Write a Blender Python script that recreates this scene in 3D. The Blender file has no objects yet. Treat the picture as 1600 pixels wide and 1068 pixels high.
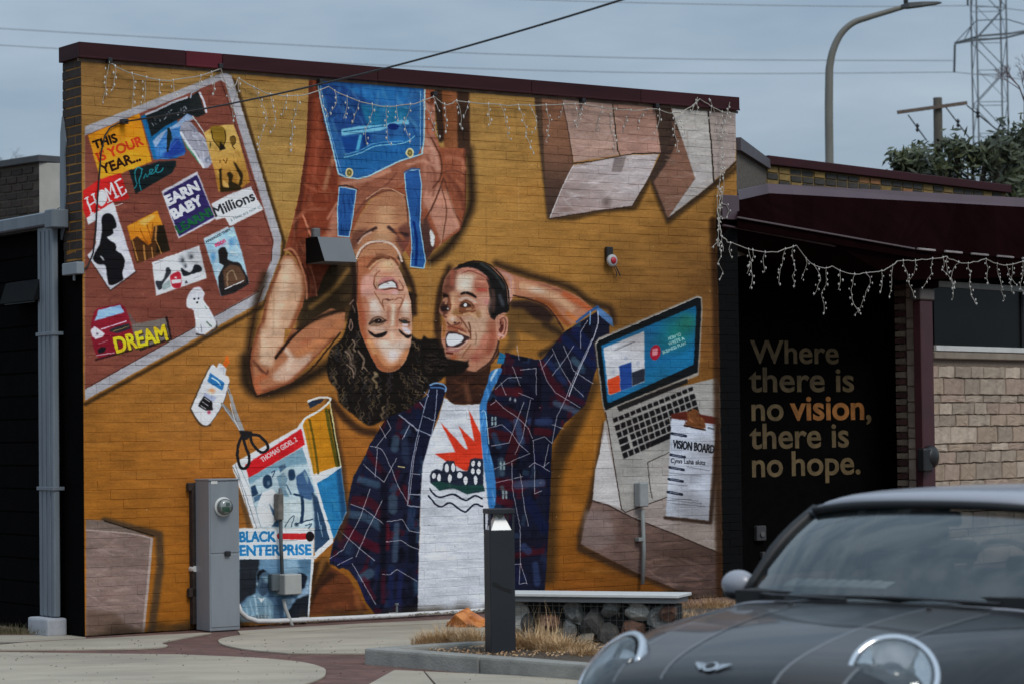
import bpy, bmesh, math, random
import numpy as np
from mathutils import Vector, Matrix
from mathutils.bvhtree import BVHTree

S = bpy.context.scene
COL = S.collection

# ---------------------------------------------------------------- camera
FPX = 4000.0                                   # focal length in pixels of a 1600 px wide frame
CAMZ, PITCH, ROLL = 1.654, 0.03439, 0.01287
cam_d = bpy.data.cameras.new('camera'); cam = bpy.data.objects.new('camera', cam_d); COL.objects.link(cam)
cam_d.sensor_width = 36.0; cam_d.lens = 36.0*FPX/1600.0
cam_d.clip_start = 0.5; cam_d.clip_end = 3000.0
cam.location = (0, 0, CAMZ)
cam.rotation_mode = 'QUATERNION'
_r = Vector((1, 0, 0)); _v = Vector((0, -math.sin(PITCH), math.cos(PITCH))); _d = Vector((0, math.cos(PITCH), math.sin(PITCH)))
_cr, _sr = math.cos(ROLL), math.sin(ROLL)
# image right / image down expressed in world axes, with the slight roll of the photograph
IR = _r*_cr+(-_v)*_sr*1.0
ID = _r*(-_sr)+(-_v)*_cr
def _frame():
    # a = f x/d, b = f down/d ; px = a cos + b sin ; py = -a sin + b cos
    right = _r*_cr-_v*_sr; down = -_r*_sr-_v*_cr
    m = Matrix((right, -down, -_d)).transposed()
    return m.to_quaternion()
cam.rotation_quaternion = _frame()
cam_d.dof.use_dof = True; cam_d.dof.focus_distance = 23.0; cam_d.dof.aperture_fstop = 4.1
S.camera = cam

# ---------------------------------------------------------------- sky and sun
SUN_DIR = Vector((0.42, -0.62, 0.78)).normalized()      # towards the sun, behind thin cloud
w = bpy.data.worlds.new('World'); S.world = w; w.use_nodes = True
nt = w.node_tree; nt.nodes.clear()
N = nt.nodes.new; LK = nt.links.new
out = N('ShaderNodeOutputWorld'); bg = N('ShaderNodeBackground'); LK(bg.outputs[0], out.inputs[0])
sky = N('ShaderNodeTexSky'); sky.sky_type = 'NISHITA'; sky.sun_disc = False
sky.sun_elevation = math.asin(SUN_DIR.z); sky.sun_rotation = math.atan2(SUN_DIR.x, SUN_DIR.y)
tc = N('ShaderNodeTexCoord'); sep = N('ShaderNodeSeparateXYZ'); LK(tc.outputs['Generated'], sep.inputs[0])
# overcast luminance: horizon about a third of the zenith
mr = N('ShaderNodeMapRange'); LK(sep.outputs['Z'], mr.inputs[0])
mr.inputs[1].default_value = 0.0; mr.inputs[2].default_value = 1.0; mr.inputs[3].default_value = 0.93; mr.inputs[4].default_value = 2.5
mp = N('ShaderNodeMapping'); LK(tc.outputs['Generated'], mp.inputs[0]); mp.inputs['Scale'].default_value = (2.2, 2.2, 9.0); mp.inputs['Location'].default_value = (.3, .1, .2)
nz = N('ShaderNodeTexNoise'); LK(mp.outputs[0], nz.inputs['Vector']); nz.inputs['Scale'].default_value = 1.6; nz.inputs['Detail'].default_value = 5; nz.inputs['Roughness'].default_value = .55
cr = N('ShaderNodeValToRGB'); LK(nz.outputs[0], cr.inputs[0])
cr.color_ramp.elements[0].position = .38; cr.color_ramp.elements[0].color = (.245, .328, .420, 1)
cr.color_ramp.elements[1].position = .62; cr.color_ramp.elements[1].color = (.385, .465, .548, 1)
mul = N('ShaderNodeVectorMath'); mul.operation = 'SCALE'; LK(cr.outputs[0], mul.inputs[0]); LK(mr.outputs[0], mul.inputs['Scale'])
sk = N('ShaderNodeVectorMath'); sk.operation = 'SCALE'; LK(sky.outputs[0], sk.inputs[0]); sk.inputs['Scale'].default_value = .10
mx = N('ShaderNodeMixRGB'); mx.inputs[0].default_value = .90; LK(sk.outputs[0], mx.inputs[1]); LK(mul.outputs[0], mx.inputs[2])
LK(mx.outputs[0], bg.inputs[0]); bg.inputs[1].default_value = 1.0
sun_d = bpy.data.lights.new('sun', 'SUN'); sun = bpy.data.objects.new('sun', sun_d); COL.objects.link(sun)
sun_d.energy = 1.45; sun_d.angle = math.radians(22); sun_d.color = (1.0, .955, .89)
sun.rotation_mode = 'QUATERNION'; sun.rotation_quaternion = SUN_DIR.to_track_quat('Z', 'Y')
S.view_settings.view_transform = 'Standard'; S.view_settings.look = 'None'
S.view_settings.exposure = 0.0; S.view_settings.gamma = 1.0; S.view_settings.use_curve_mapping = False
S.cycles.max_bounces = 6; S.cycles.diffuse_bounces = 3; S.cycles.glossy_bounces = 4; S.cycles.transparent_max_bounces = 12; S.cycles.transmission_bounces = 6
try: S.cycles.use_denoising = True
except Exception: pass

# ---------------------------------------------------------------- picture -> place
def ray(px, py):
    a, b = (px-800)/FPX, (py-534)/FPX
    a, b = a*_cr-b*_sr, a*_sr+b*_cr            # undo the roll
    d = _r*a-_v*b+_d
    return d
def P(px, py, y):
    """point seen at (px,py) standing y metres in front of the camera"""
    d = ray(px, py); return Vector((0, 0, CAMZ))+d*(y/d.y)
def G(px, py, z=0.0):
    d = ray(px, py); return Vector((0, 0, CAMZ))+d*((z-CAMZ)/d.z)
def project(p):
    q = Vector(p)-Vector((0, 0, CAMZ)); d = q.dot(_d); a = FPX*q.dot(_r)/d; b = -FPX*q.dot(_v)/d
    return 800+a*_cr+b*_sr, 534-a*_sr+b*_cr
WA = Vector((-3.5575, 21.2269, 0)); WB = Vector((2.0508, 25.2006, 0))
WD = (WB-WA).normalized(); WN = Vector((WD.y, -WD.x, 0))      # along the wall / out of the wall
WANG = math.atan2(WD.y, WD.x)
def W(px, py, off=0.0):
    """wall-local (x, z) of the point seen at (px,py) on the plane 'off' metres proud of the mural wall"""
    d = ray(px, py); o = Vector((0, 0, CAMZ)); q = WA+WN*off
    t = (q-o).dot(WN)/d.dot(WN); p = o+d*t
    return (p-WA).dot(WD), p.z
WALL_H = 4.80
WALL_L = W(1150, 220)[0]

# ---------------------------------------------------------------- object helpers
def tag(o, label=None, cat=None, group=None, kind=None):
    if label: o['label'] = label
    if cat: o['category'] = cat
    if group: o['group'] = group
    if kind: o['kind'] = kind
    return o
def thing(name, label, cat, loc=(0, 0, 0), rz=0.0, group=None, parent=None):
    o = bpy.data.objects.new(name, None); COL.objects.link(o); o.empty_display_size = .2
    o.location = loc; o.rotation_euler = (0, 0, rz)
    return tag(o, label, cat, group)
def linkmesh(name, me, parent=None, loc=None, rot=None):
    o = bpy.data.objects.new(name, me); COL.objects.link(o)
    if parent: o.parent = parent
    if loc is not None: o.location = loc
    if rot is not None: o.rotation_euler = rot
    return o

class MB:
    def __init__(s): s.v = []; s.f = []; s.mi = []; s.cm = 0
    def add(s, vs, fs):
        b = len(s.v); s.v += [tuple(v) for v in vs]
        for f in fs: s.f.append(tuple(b+i for i in f)); s.mi.append(s.cm)
        return s
    def box(s, x0, x1, y0, y1, z0, z1):
        vs = [(x, y, z) for z in (z0, z1) for y in (y0, y1) for x in (x0, x1)]
        return s.add(vs, [(0, 2, 3, 1), (4, 5, 7, 6), (0, 1, 5, 4), (2, 6, 7, 3), (0, 4, 6, 2), (1, 3, 7, 5)])
    def prism(s, pts, z0, z1):
        n = len(pts); a = sum(pts[i][0]*pts[(i+1) % n][1]-pts[(i+1) % n][0]*pts[i][1] for i in range(n))
        if a < 0: pts = pts[::-1]
        vs = [(p[0], p[1], z0) for p in pts]+[(p[0], p[1], z1) for p in pts]
        return s.add(vs, [tuple(range(n-1, -1, -1)), tuple(range(n, 2*n))]+[(i, (i+1) % n, n+(i+1) % n, n+i) for i in range(n)])
    def tube(s, pts, r, n=6, cap=True):
        pts = [Vector(p) for p in pts]; m = len(pts); R = r if isinstance(r, (list, tuple)) else [r]*m
        vs, fs = [], []; up = None
        for i, p in enumerate(pts):
            t = (pts[min(i+1, m-1)]-pts[max(i-1, 0)])
            if t.length < 1e-9: t = Vector((0, 0, 1))
            t.normalize()
            if up is None: up = t.orthogonal().normalized()
            up = (up-t*up.dot(t)); up = up.normalized() if up.length > 1e-6 else t.orthogonal().normalized()
            bi = t.cross(up)
            for k in range(n):
                a = 2*math.pi*k/n; vs.append(p+(up*math.cos(a)+bi*math.sin(a))*R[i])
        for i in range(m-1):
            for k in range(n):
                k2 = (k+1) % n; fs.append((i*n+k, i*n+k2, (i+1)*n+k2, (i+1)*n+k))
        if cap: fs += [tuple(range(n-1, -1, -1)), tuple((m-1)*n+k for k in range(n))]
        return s.add(vs, fs)
    def lathe(s, prof, n=24, mat=None, cap=True):
        vs, fs = [], []; m = len(prof)
        for r, z in prof:
            for k in range(n):
                a = 2*math.pi*k/n; v = Vector((r*math.cos(a), r*math.sin(a), z)); vs.append(mat @ v if mat else v)
        for i in range(m-1):
            for k in range(n):
                k2 = (k+1) % n; fs.append((i*n+k, i*n+k2, (i+1)*n+k2, (i+1)*n+k))
        if cap: fs += [tuple(range(n-1, -1, -1)), tuple((m-1)*n+k for k in range(n))]
        return s.add(vs, fs)
    def grid(s, rows):
        n = len(rows[0]); vs = [p for r in rows for p in r]
        return s.add(vs, [(i*n+k, i*n+k+1, (i+1)*n+k+1, (i+1)*n+k) for i in range(len(rows)-1) for k in range(n-1)])
    def mesh(s, name, mats, smooth=False, bevel=0.0, seg=1):
        me = bpy.data.meshes.new(name); me.from_pydata(s.v, [], s.f)
        for m in (mats if isinstance(mats, (list, tuple)) else [mats]): me.materials.append(m)
        if any(s.mi): me.polygons.foreach_set('material_index', s.mi)
        if bevel > 0:
            bm = bmesh.new(); bm.from_mesh(me)
            ed = [e for e in bm.edges if len(e.link_faces) == 2 and e.calc_face_angle(0) > .5]
            bmesh.ops.bevel(bm, geom=ed, offset=bevel, segments=seg, affect='EDGES', profile=.6, clamp_overlap=True)
            bm.to_mesh(me); bm.free()
        if smooth: me.polygons.foreach_set('use_smooth', [True]*len(me.polygons))
        me.update(); return me
    def build(s, name, mats, parent=None, smooth=False, bevel=0.0, seg=1, loc=None, rot=None):
        return linkmesh(name, s.mesh(name, mats, smooth, bevel, seg), parent, loc, rot)
# ---------------------------------------------------------------- materials
MATS = {}
def mat(name, col, rough=.7, metal=0.0, var=.12, scale=8.0, bump=0.0, bscale=None, col2=None, spec=.5, coat=0.0, dirt=0.0, stretch=(1, 1, 1), coord='Object', detail=5):
    if name in MATS: return MATS[name]
    m = bpy.data.materials.new(name); m.use_nodes = True; nt = m.node_tree; b = nt.nodes['Principled BSDF']
    N, LK = nt.nodes.new, nt.links.new
    b.inputs['Roughness'].default_value = rough; b.inputs['Metallic'].default_value = metal
    b.inputs['Specular IOR Level'].default_value = spec; b.inputs['Coat Weight'].default_value = coat; b.inputs['Coat Roughness'].default_value = .04
    tc = N('ShaderNodeTexCoord'); mp = N('ShaderNodeMapping'); LK(tc.outputs[coord], mp.inputs[0]); mp.inputs['Scale'].default_value = stretch
    nz = N('ShaderNodeTexNoise'); LK(mp.outputs[0], nz.inputs['Vector']); nz.inputs['Scale'].default_value = scale; nz.inputs['Detail'].default_value = detail; nz.inputs['Roughness'].default_value = .6
    c1 = tuple(max(c*(1-var), 0) for c in col); c2 = col2 if col2 else tuple(min(c*(1+var), 1) for c in col)
    cr = N('ShaderNodeValToRGB'); LK(nz.outputs[0], cr.inputs[0])
    cr.color_ramp.elements[0].position = .32; cr.color_ramp.elements[0].color = (*c1, 1)
    cr.color_ramp.elements[1].position = .68; cr.color_ramp.elements[1].color = (*c2, 1)
    last = cr.outputs[0]
    oi = N('ShaderNodeObjectInfo')
    hv = N('ShaderNodeMapRange'); LK(oi.outputs['Random'], hv.inputs[0]); hv.inputs[3].default_value = 1-var*.7; hv.inputs[4].default_value = 1+var*.7
    ms = N('ShaderNodeVectorMath'); ms.operation = 'SCALE'; LK(last, ms.inputs[0]); LK(hv.outputs[0], ms.inputs['Scale']); last = ms.outputs[0]
    if dirt > 0:
        n2 = N('ShaderNodeTexNoise'); LK(mp.outputs[0], n2.inputs['Vector']); n2.inputs['Scale'].default_value = scale*.31; n2.inputs['Detail'].default_value = 7; n2.inputs['Roughness'].default_value = .65
        r2 = N('ShaderNodeMapRange'); LK(n2.outputs[0], r2.inputs[0]); r2.inputs[1].default_value = .5; r2.inputs[2].default_value = .75; r2.inputs[3].default_value = 0; r2.inputs[4].default_value = dirt
        mx = N('ShaderNodeMixRGB'); LK(r2.outputs[0], mx.inputs[0]); LK(last, mx.inputs[1]); mx.inputs[2].default_value = tuple(c*.35 for c in col)+(1,)
        last = mx.outputs[0]
    LK(last, b.inputs['Base Color'])
    if bump > 0:
        n3 = N('ShaderNodeTexNoise'); LK(mp.outputs[0], n3.inputs['Vector']); n3.inputs['Scale'].default_value = bscale or scale*4; n3.inputs['Detail'].default_value = 6
        bp = N('ShaderNodeBump'); LK(n3.outputs[0], bp.inputs['Height']); bp.inputs['Strength'].default_value = bump; bp.inputs['Distance'].default_value = .01
        LK(bp.outputs[0], b.inputs['Normal'])
    MATS[name] = m; return m

M_coping = mat('maroon_metal', (.034, .0070, .0095), .65, var=.2, scale=1.2, stretch=(1, 1, 6), dirt=.3, spec=.2)
M_roofm = mat('dark_maroon_roofing', (.0078, .0026, .0030), .97, var=.25, scale=2, dirt=.3, spec=.0)
M_purple = mat('purple_grey_flashing', (.090, .058, .070), .5, var=.1, scale=2, dirt=.3)
M_dkbrick = mat('dark_brown_brick', (.032, .020, .015), .85, var=.35, scale=14, bump=.4)
M_tanmortar = mat('tan_mortar', (.082, .066, .048), .9, var=.2, scale=20, bump=.4)
M_black = mat('black_wall_paint', (.0028, .0026, .0028), .95, var=.25, scale=6, bump=.15, spec=.03)
M_blackm = mat('black_paint_joint', (.0026, .0026, .0027), .95, var=.2, scale=6, spec=.03)
M_galv = mat('grey_painted_metal', (.150, .175, .200), .5, var=.14, scale=2.0, stretch=(5, 5, .6), dirt=.45)
M_cab = mat('cabinet_grey_paint', (.225, .245, .265), .42, var=.06, scale=3, dirt=.12, stretch=(3, 3, .6))
M_white = mat('white_painted_metal', (.62, .61, .58), .5, var=.08, scale=6, dirt=.2)
M_conc = mat('worn_concrete', (.352, .306, .236), .9, var=.16, scale=1.3, bump=.3, bscale=60, dirt=.55, stretch=(1, 2.4, 1), detail=9)
M_conc2 = mat('kerb_concrete', (.250, .240, .215), .92, var=.2, scale=5, bump=.5, bscale=70, dirt=.55)
M_blockw = mat('pale_cast_block', (.36, .37, .40), .8, var=.15, scale=6, dirt=.3)
M_char = mat('charcoal_powder_coat', (.016, .019, .024), .48, var=.12, scale=5, spec=.4)
M_lens = mat('bright_reflector', (.70, .70, .68), .25, var=.03, scale=4)
M_soil = mat('planter_soil', (.060, .042, .028), .95, var=.4, scale=25, bump=.8)
M_straw = mat('dry_straw', (.30, .165, .070), .8, var=.45, scale=30, col2=(.46, .31, .17))
M_wire = mat('galvanised_wire', (.16, .165, .16), .5, metal=.5, var=.15)
M_cable = mat('black_cable', (.010, .010, .011), .6)
M_cord = mat('clear_cord', (.36, .33, .28), .45, var=.15)
M_bulb = mat('unlit_bulb_plastic', (.62, .60, .55), .25, var=.1)
M_orange = mat('orange_plastic_sheet', (.56, .13, .020), .55, var=.35, scale=14, col2=(.85, .30, .06))
M_dkplastic = mat('dark_plastic', (.012, .012, .013), .45)
M_bark = mat('bark', (.060, .048, .038), .9, var=.3, scale=9, bump=.6)
M_woodpole = mat('weathered_pole_wood', (.100, .088, .072), .9, var=.25, scale=5, stretch=(6, 6, .4))
M_lamp = mat('tan_lamp_post_paint', (.150, .142, .122), .55, var=.1, scale=2)
M_pylon = mat('galvanised_steel', (.120, .135, .150), .6, metal=.2, var=.15)
M_line = mat('aluminium_line', (.26, .28, .31), .6)
M_beige = mat('cream_render', (.40, .385, .345), .85, var=.1, scale=3, dirt=.3)
M_rust = mat('rusty_roof_debris', (.050, .040, .034), .95, var=.5, scale=12, bump=.8)
M_gold1 = mat('mustard_brick', (.235, .150, .045), .85, var=.25, scale=12, bump=.4)
M_gold2 = mat('orange_brick', (.270, .120, .045), .85, var=.2, scale=12, bump=.4)
M_olive = mat('dark_olive_brick', (.040, .036, .030), .85, var=.3, scale=12, bump=.4)
M_stuccod = mat('brown_textured_render', (.085, .070, .055), .95, var=.35, scale=22, bump=.9, bscale=40)
M_stone = [mat('tan_veneer_stone', (.370, .275, .200), .9, var=.16, scale=7, bump=.7, bscale=25, dirt=.3),
           mat('pink_veneer_stone', (.350, .255, .195), .9, var=.18, scale=7, bump=.7, bscale=25, dirt=.3),
           mat('grey_veneer_stone', (.320, .255, .195), .9, var=.2, scale=7, bump=.7, bscale=25, dirt=.3),
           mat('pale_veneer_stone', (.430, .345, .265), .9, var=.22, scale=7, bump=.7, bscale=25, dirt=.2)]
M_mortar = mat('grey_brown_mortar', (.170, .130, .098), .95, var=.2, scale=30, bump=.4)
M_rock = [mat('tan_field_stone', (.30, .255, .20), .85, var=.3, scale=9, bump=.5, dirt=.3),
          mat('rust_field_stone', (.19, .095, .062), .85, var=.3, scale=9, bump=.5, dirt=.3),
          mat('grey_field_stone', (.19, .19, .18), .85, var=.3, scale=9, bump=.5, dirt=.3),
          mat('pale_field_stone', (.50, .48, .43), .85, var=.2, scale=9, bump=.5, dirt=.2),
          mat('dark_field_stone', (.11, .10, .09), .85, var=.3, scale=9, bump=.5, dirt=.3)]
M_redpipe = mat('maroon_downspout_paint', (.050, .012, .015), .5, var=.15, scale=3, dirt=.3)
M_grass = mat('patchy_ground', (.075, .065, .035), .95, var=.4, scale=3, bump=.5)
M_asphalt = mat('asphalt', (.050, .050, .050), .9, var=.2, scale=30, bump=.4)

def leaf_mat(name, c1, c2):
    m = bpy.data.materials.new(name); m.use_nodes = True; nt = m.node_tree; b = nt.nodes['Principled BSDF']
    N, LK = nt.nodes.new, nt.links.new
    g = N('ShaderNodeNewGeometry'); nz = N('ShaderNodeTexNoise'); LK(g.outputs['Position'], nz.inputs['Vector']); nz.inputs['Scale'].default_value = 1.3
    cr = N('ShaderNodeValToRGB'); LK(nz.outputs[0], cr.inputs[0]); cr.color_ramp.elements[0].position = .35; cr.color_ramp.elements[0].color = (*c1, 1)
    cr.color_ramp.elements[1].position = .65; cr.color_ramp.elements[1].color = (*c2, 1); LK(cr.outputs[0], b.inputs['Base Color']); b.inputs['Roughness'].default_value = .6
    return m
M_leaf = leaf_mat('evergreen_leaf', (.014, .020, .007), (.075, .088, .034))

def glass_mat(name, tint=(.02, .025, .025), rough=.03, alpha=.35):
    m = bpy.data.materials.new(name); m.use_nodes = True; nt = m.node_tree; nt.nodes.clear()
    N, LK = nt.nodes.new, nt.links.new; o = N('ShaderNodeOutputMaterial')
    t = N('ShaderNodeBsdfTransparent'); t.inputs[0].default_value = (*[(.55 if tint[0] < .1 else .75)+x for x in tint], 1)
    g = N('ShaderNodeBsdfGlossy'); g.inputs['Roughness'].default_value = rough; g.inputs[0].default_value = (.9, .95, .95, 1)
    fz = N('ShaderNodeFresnel'); fz.inputs[0].default_value = 1.55
    ad = N('ShaderNodeMath'); ad.operation = 'ADD'; ad.use_clamp = True; LK(fz.outputs[0], ad.inputs[0]); ad.inputs[1].default_value = .06
    d = N('ShaderNodeBsdfDiffuse'); d.inputs[0].default_value = (*tint, 1)
    m1 = N('ShaderNodeMixShader'); m1.inputs[0].default_value = alpha; LK(t.outputs[0], m1.inputs[1]); LK(d.outputs[0], m1.inputs[2])
    m2 = N('ShaderNodeMixShader'); LK(ad.outputs[0], m2.inputs[0]); LK(m1.outputs[0], m2.inputs[1]); LK(g.outputs[0], m2.inputs[2]); LK(m2.outputs[0], o.inputs[0])
    return m
M_glass = glass_mat('car_window_glass', (.02, .028, .026), .02, .12)
M_pane = mat('dark_window_pane', (.0045, .0045, .0036), .25, var=.3, scale=.8, spec=.12)
M_clear = glass_mat('clear_lamp_glass', (.2, .2, .2), .02, .05)

def paver_mat():
    m = bpy.data.materials.new('red_clay_pavers'); m.use_nodes = True; nt = m.node_tree; b = nt.nodes['Principled BSDF']
    N, LK = nt.nodes.new, nt.links.new; tc = N('ShaderNodeTexCoord'); mp = N('ShaderNodeMapping'); LK(tc.outputs['Object'], mp.inputs[0]); mp.inputs['Rotation'].default_value = (0, 0, .5)
    br = N('ShaderNodeTexBrick'); LK(mp.outputs[0], br.inputs['Vector']); br.inputs['Scale'].default_value = 1.0; br.inputs['Brick Width'].default_value = .2; br.inputs['Row Height'].default_value = .1
    br.inputs['Mortar Size'].default_value = .006; br.inputs['Color1'].default_value = (.135, .060, .046, 1); br.inputs['Color2'].default_value = (.185, .095, .074, 1); br.inputs['Mortar'].default_value = (.085, .060, .050, 1)
    nz = N('ShaderNodeTexNoise'); LK(mp.outputs[0], nz.inputs['Vector']); nz.inputs['Scale'].default_value = 2.5; nz.inputs['Detail'].default_value = 7
    mx = N('ShaderNodeMixRGB'); mx.blend_type = 'MULTIPLY'; mx.inputs[0].default_value = .7; LK(br.outputs[0], mx.inputs[1])
    cr = N('ShaderNodeValToRGB'); LK(nz.outputs[0], cr.inputs[0]); cr.color_ramp.elements[0].position = .3; cr.color_ramp.elements[0].color = (.5, .5, .5, 1); cr.color_ramp.elements[1].position = .7; cr.color_ramp.elements[1].color = (1.1, 1.1, 1.1, 1)
    LK(cr.outputs[0], mx.inputs[2]); LK(mx.outputs[0], b.inputs['Base Color']); b.inputs['Roughness'].default_value = .9
    bp = N('ShaderNodeBump'); LK(br.outputs['Fac'], bp.inputs['Height']); bp.invert = True; bp.inputs['Distance'].default_value = .004; LK(bp.outputs[0], b.inputs['Normal'])
    return m
M_paver = paver_mat()
# ---------------------------------------------------------------- painting engine
# The mural is flat paint on the brick wall.  It is painted here stroke by stroke
# into an in-memory texture which is then rectified onto the wall plane.
PS = 2.0
PX0, PY0, PX1, PY1 = 112.0, 80.0, 1164.0, 1012.0
PW, PH = int((PX1-PX0)*PS), int((PY1-PY0)*PS)
cv = np.zeros((PH, PW, 3), np.float32)
CLIP = [None]
prng = np.random.RandomState(5)

def fr(x0, y0, s):
    def f(*pts):
        if len(pts) == 1 and isinstance(pts[0], list): pts = pts[0]
        return [(x0+p[0]/s, y0+p[1]/s) for p in pts]
    return f

def smooth(pts, closed=True, n=6):
    P = np.array(pts, float); m = len(P); out = []
    rng = range(m if closed else m-1)
    for i in rng:
        if closed: a, b, c, d = P[i-1], P[i], P[(i+1) % m], P[(i+2) % m]
        else: a, b, c, d = P[max(i-1, 0)], P[i], P[i+1], P[min(i+2, m-1)]
        for k in range(n):
            t = k/n
            out.append(0.5*((2*b)+(c-a)*t+(2*a-5*b+4*c-d)*t*t+(3*b-a-3*c+d)*t**3))
    if not closed: out.append(P[-1])
    return out

def box1(a, r, ax):
    if r < 1: return a
    c = np.cumsum(np.pad(a, [(r+1, r) if k == ax else (0, 0) for k in range(2)]), axis=ax)
    n = a.shape[ax]
    if ax == 0: return (c[2*r+1:2*r+1+n]-c[:n])/(2*r+1)
    return (c[:, 2*r+1:2*r+1+n]-c[:, :n])/(2*r+1)

def blur(a, rad):
    r = max(int(round(rad*PS*0.6)), 1)
    for _ in range(2):
        a = box1(box1(a, r, 0), r, 1)
    return a

def rast(loops, soft=0.0):
    """even-odd anti-aliased coverage of closed loops (photo px); returns (y0,x0,mask)"""
    L = [(np.array(l, float)-(PX0, PY0))*PS for l in loops]
    allp = np.concatenate(L); pad = int(soft*PS*2.6)+3
    x0 = max(int(allp[:, 0].min())-pad, 0); x1 = min(int(allp[:, 0].max())+pad+1, PW)
    y0 = max(int(allp[:, 1].min())-pad, 0); y1 = min(int(allp[:, 1].max())+pad+1, PH)
    if x1 <= x0 or y1 <= y0: return None
    h, w = y1-y0, x1-x0; SS = 3
    ys = (np.arange(h*SS)+0.5)/SS+y0
    cols, rows = [], []
    for l in L:
        a = l; b = np.roll(l, -1, 0)
        for (ax, ay), (bx, by) in zip(a, b):
            if ay == by: continue
            lo, hi = (ay, by) if ay < by else (by, ay)
            i0 = int(np.searchsorted(ys, lo)); i1 = int(np.searchsorted(ys, hi))
            if i1 <= i0: continue
            yy = ys[i0:i1]
            cols.append(ax+(yy-ay)*(bx-ax)/(by-ay)-x0); rows.append(np.arange(i0, i1))
    acc = np.zeros((h*SS, w+2), np.float32)
    if cols:
        X = np.clip(np.concatenate(cols), 0, w); R = np.concatenate(rows)
        o = np.lexsort((X, R)); X = X[o]; R = R[o]
        first = np.r_[True, R[1:] != R[:-1]]
        idx = np.arange(len(R)); start = np.maximum.accumulate(np.where(first, idx, 0))
        sg = np.where((idx-start) % 2 == 0, 1.0, -1.0)
        xi = X.astype(int); f = X-xi
        np.add.at(acc, (R, xi), sg*(1-f)); np.add.at(acc, (R, xi+1), sg*f)
    m = np.cumsum(acc, 1)[:, :w].reshape(h, SS, w).mean(1)
    m = np.clip(m, 0, 1)
    if soft > 0: m = blur(m, soft)
    return y0, x0, m

def put(r, col, alpha=1.0):
    if r is None: return
    y0, x0, m = r; h, w = m.shape
    if CLIP[0] is not None: m = m*CLIP[0][y0:y0+h, x0:x0+w]
    m = (m*alpha)[..., None]
    c = np.array(col, np.float32)/255.0
    v = cv[y0:y0+h, x0:x0+w]
    v += (c-v)*m

def fill(pts, col, soft=0.0, alpha=1.0, sm=False, g=None):
    """g = (col2, p0, p1): linear gradient from col at p0 to col2 at p1"""
    loops = pts if isinstance(pts[0], list) and not isinstance(pts[0][0], (int, float)) else [pts]
    if sm: loops = [smooth(l) for l in loops]
    r = rast(loops, soft)
    if r is None: return
    if g is None: put(r, col, alpha); return
    y0, x0, m = r; h, w = m.shape
    c2, p0, p1 = g
    yy, xx = np.mgrid[y0:y0+h, x0:x0+w]
    px = xx/PS+PX0; py = yy/PS+PY0
    dx, dy = p1[0]-p0[0], p1[1]-p0[1]
    t = np.clip(((px-p0[0])*dx+(py-p0[1])*dy)/(dx*dx+dy*dy), 0, 1)[..., None]
    t = t*t*(3-2*t)
    c = (np.array(col, np.float32)*(1-t)+np.array(c2, np.float32)*t)
    put(r, c, alpha)

def line(pts, w, col, soft=0.4, alpha=1.0, sm=True, taper=False):
    """soft-edged stroke of width w (or list of widths)"""
    P = np.array(smooth(pts, False, 5) if sm and len(pts) > 2 else pts, float)
    n = len(P)
    if np.ndim(w) > 0: W = np.interp(np.linspace(0, 1, n), np.linspace(0, 1, len(w)), w)
    else: W = np.full(n, float(w))
    if taper: W = W*np.sin(np.linspace(0.12, math.pi-0.12, n))**0.7
    P = (P-(PX0, PY0))*PS; W = W*PS*0.5; sf = max(soft*PS, 0.5)
    mx = W.max()+sf*1.5+2
    x0 = max(int(P[:, 0].min()-mx), 0); x1 = min(int(P[:, 0].max()+mx)+1, PW)
    y0 = max(int(P[:, 1].min()-mx), 0); y1 = min(int(P[:, 1].max()+mx)+1, PH)
    if x1 <= x0 or y1 <= y0: return
    m = np.zeros((y1-y0, x1-x0), np.float32)
    for i in range(n-1):
        a, b = P[i], P[i+1]; ra, rb = W[i], W[i+1]; rr = max(ra, rb)+sf*1.5+1
        bx0 = max(int(min(a[0], b[0])-rr), x0); bx1 = min(int(max(a[0], b[0])+rr)+2, x1)
        by0 = max(int(min(a[1], b[1])-rr), y0); by1 = min(int(max(a[1], b[1])+rr)+2, y1)
        if bx1 <= bx0 or by1 <= by0: continue
        yy, xx = np.mgrid[by0:by1, bx0:bx1]
        d = b-a; L2 = max((d*d).sum(), 1e-6)
        t = np.clip(((xx-a[0])*d[0]+(yy-a[1])*d[1])/L2, 0, 1)
        dist = np.hypot(xx-(a[0]+t*d[0]), yy-(a[1]+t*d[1]))
        al = np.clip((ra+(rb-ra)*t-dist)/(2*sf)+0.5, 0, 1)
        al = al*al*(3-2*al)
        s = m[by0-y0:by1-y0, bx0-x0:bx1-x0]
        np.maximum(s, al, out=s)
    put((y0, x0, m), col, alpha)

def blob(c, rx, ry, col, alpha=1.0, rot=0.0, hard=0.0):
    X = (c[0]-PX0)*PS; Y = (c[1]-PY0)*PS; R = max(rx, ry)*PS*1.25+2
    x0 = max(int(X-R), 0); x1 = min(int(X+R), PW); y0 = max(int(Y-R), 0); y1 = min(int(Y+R), PH)
    if x1 <= x0 or y1 <= y0: return
    yy, xx = np.mgrid[y0:y1, x0:x1]
    dx, dy = (xx-X)/PS, (yy-Y)/PS; cs, sn = math.cos(rot), math.sin(rot)
    u = (dx*cs+dy*sn)/rx; v = (-dx*sn+dy*cs)/ry
    d = np.sqrt(u*u+v*v)
    if hard: m = np.clip((1-d)*min(rx, ry)*PS*hard+0.5, 0, 1)
    else: m = np.clip(1-d, 0, 1); m = m*m*(3-2*m)
    put((y0, x0, m.astype(np.float32)), col, alpha)

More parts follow.
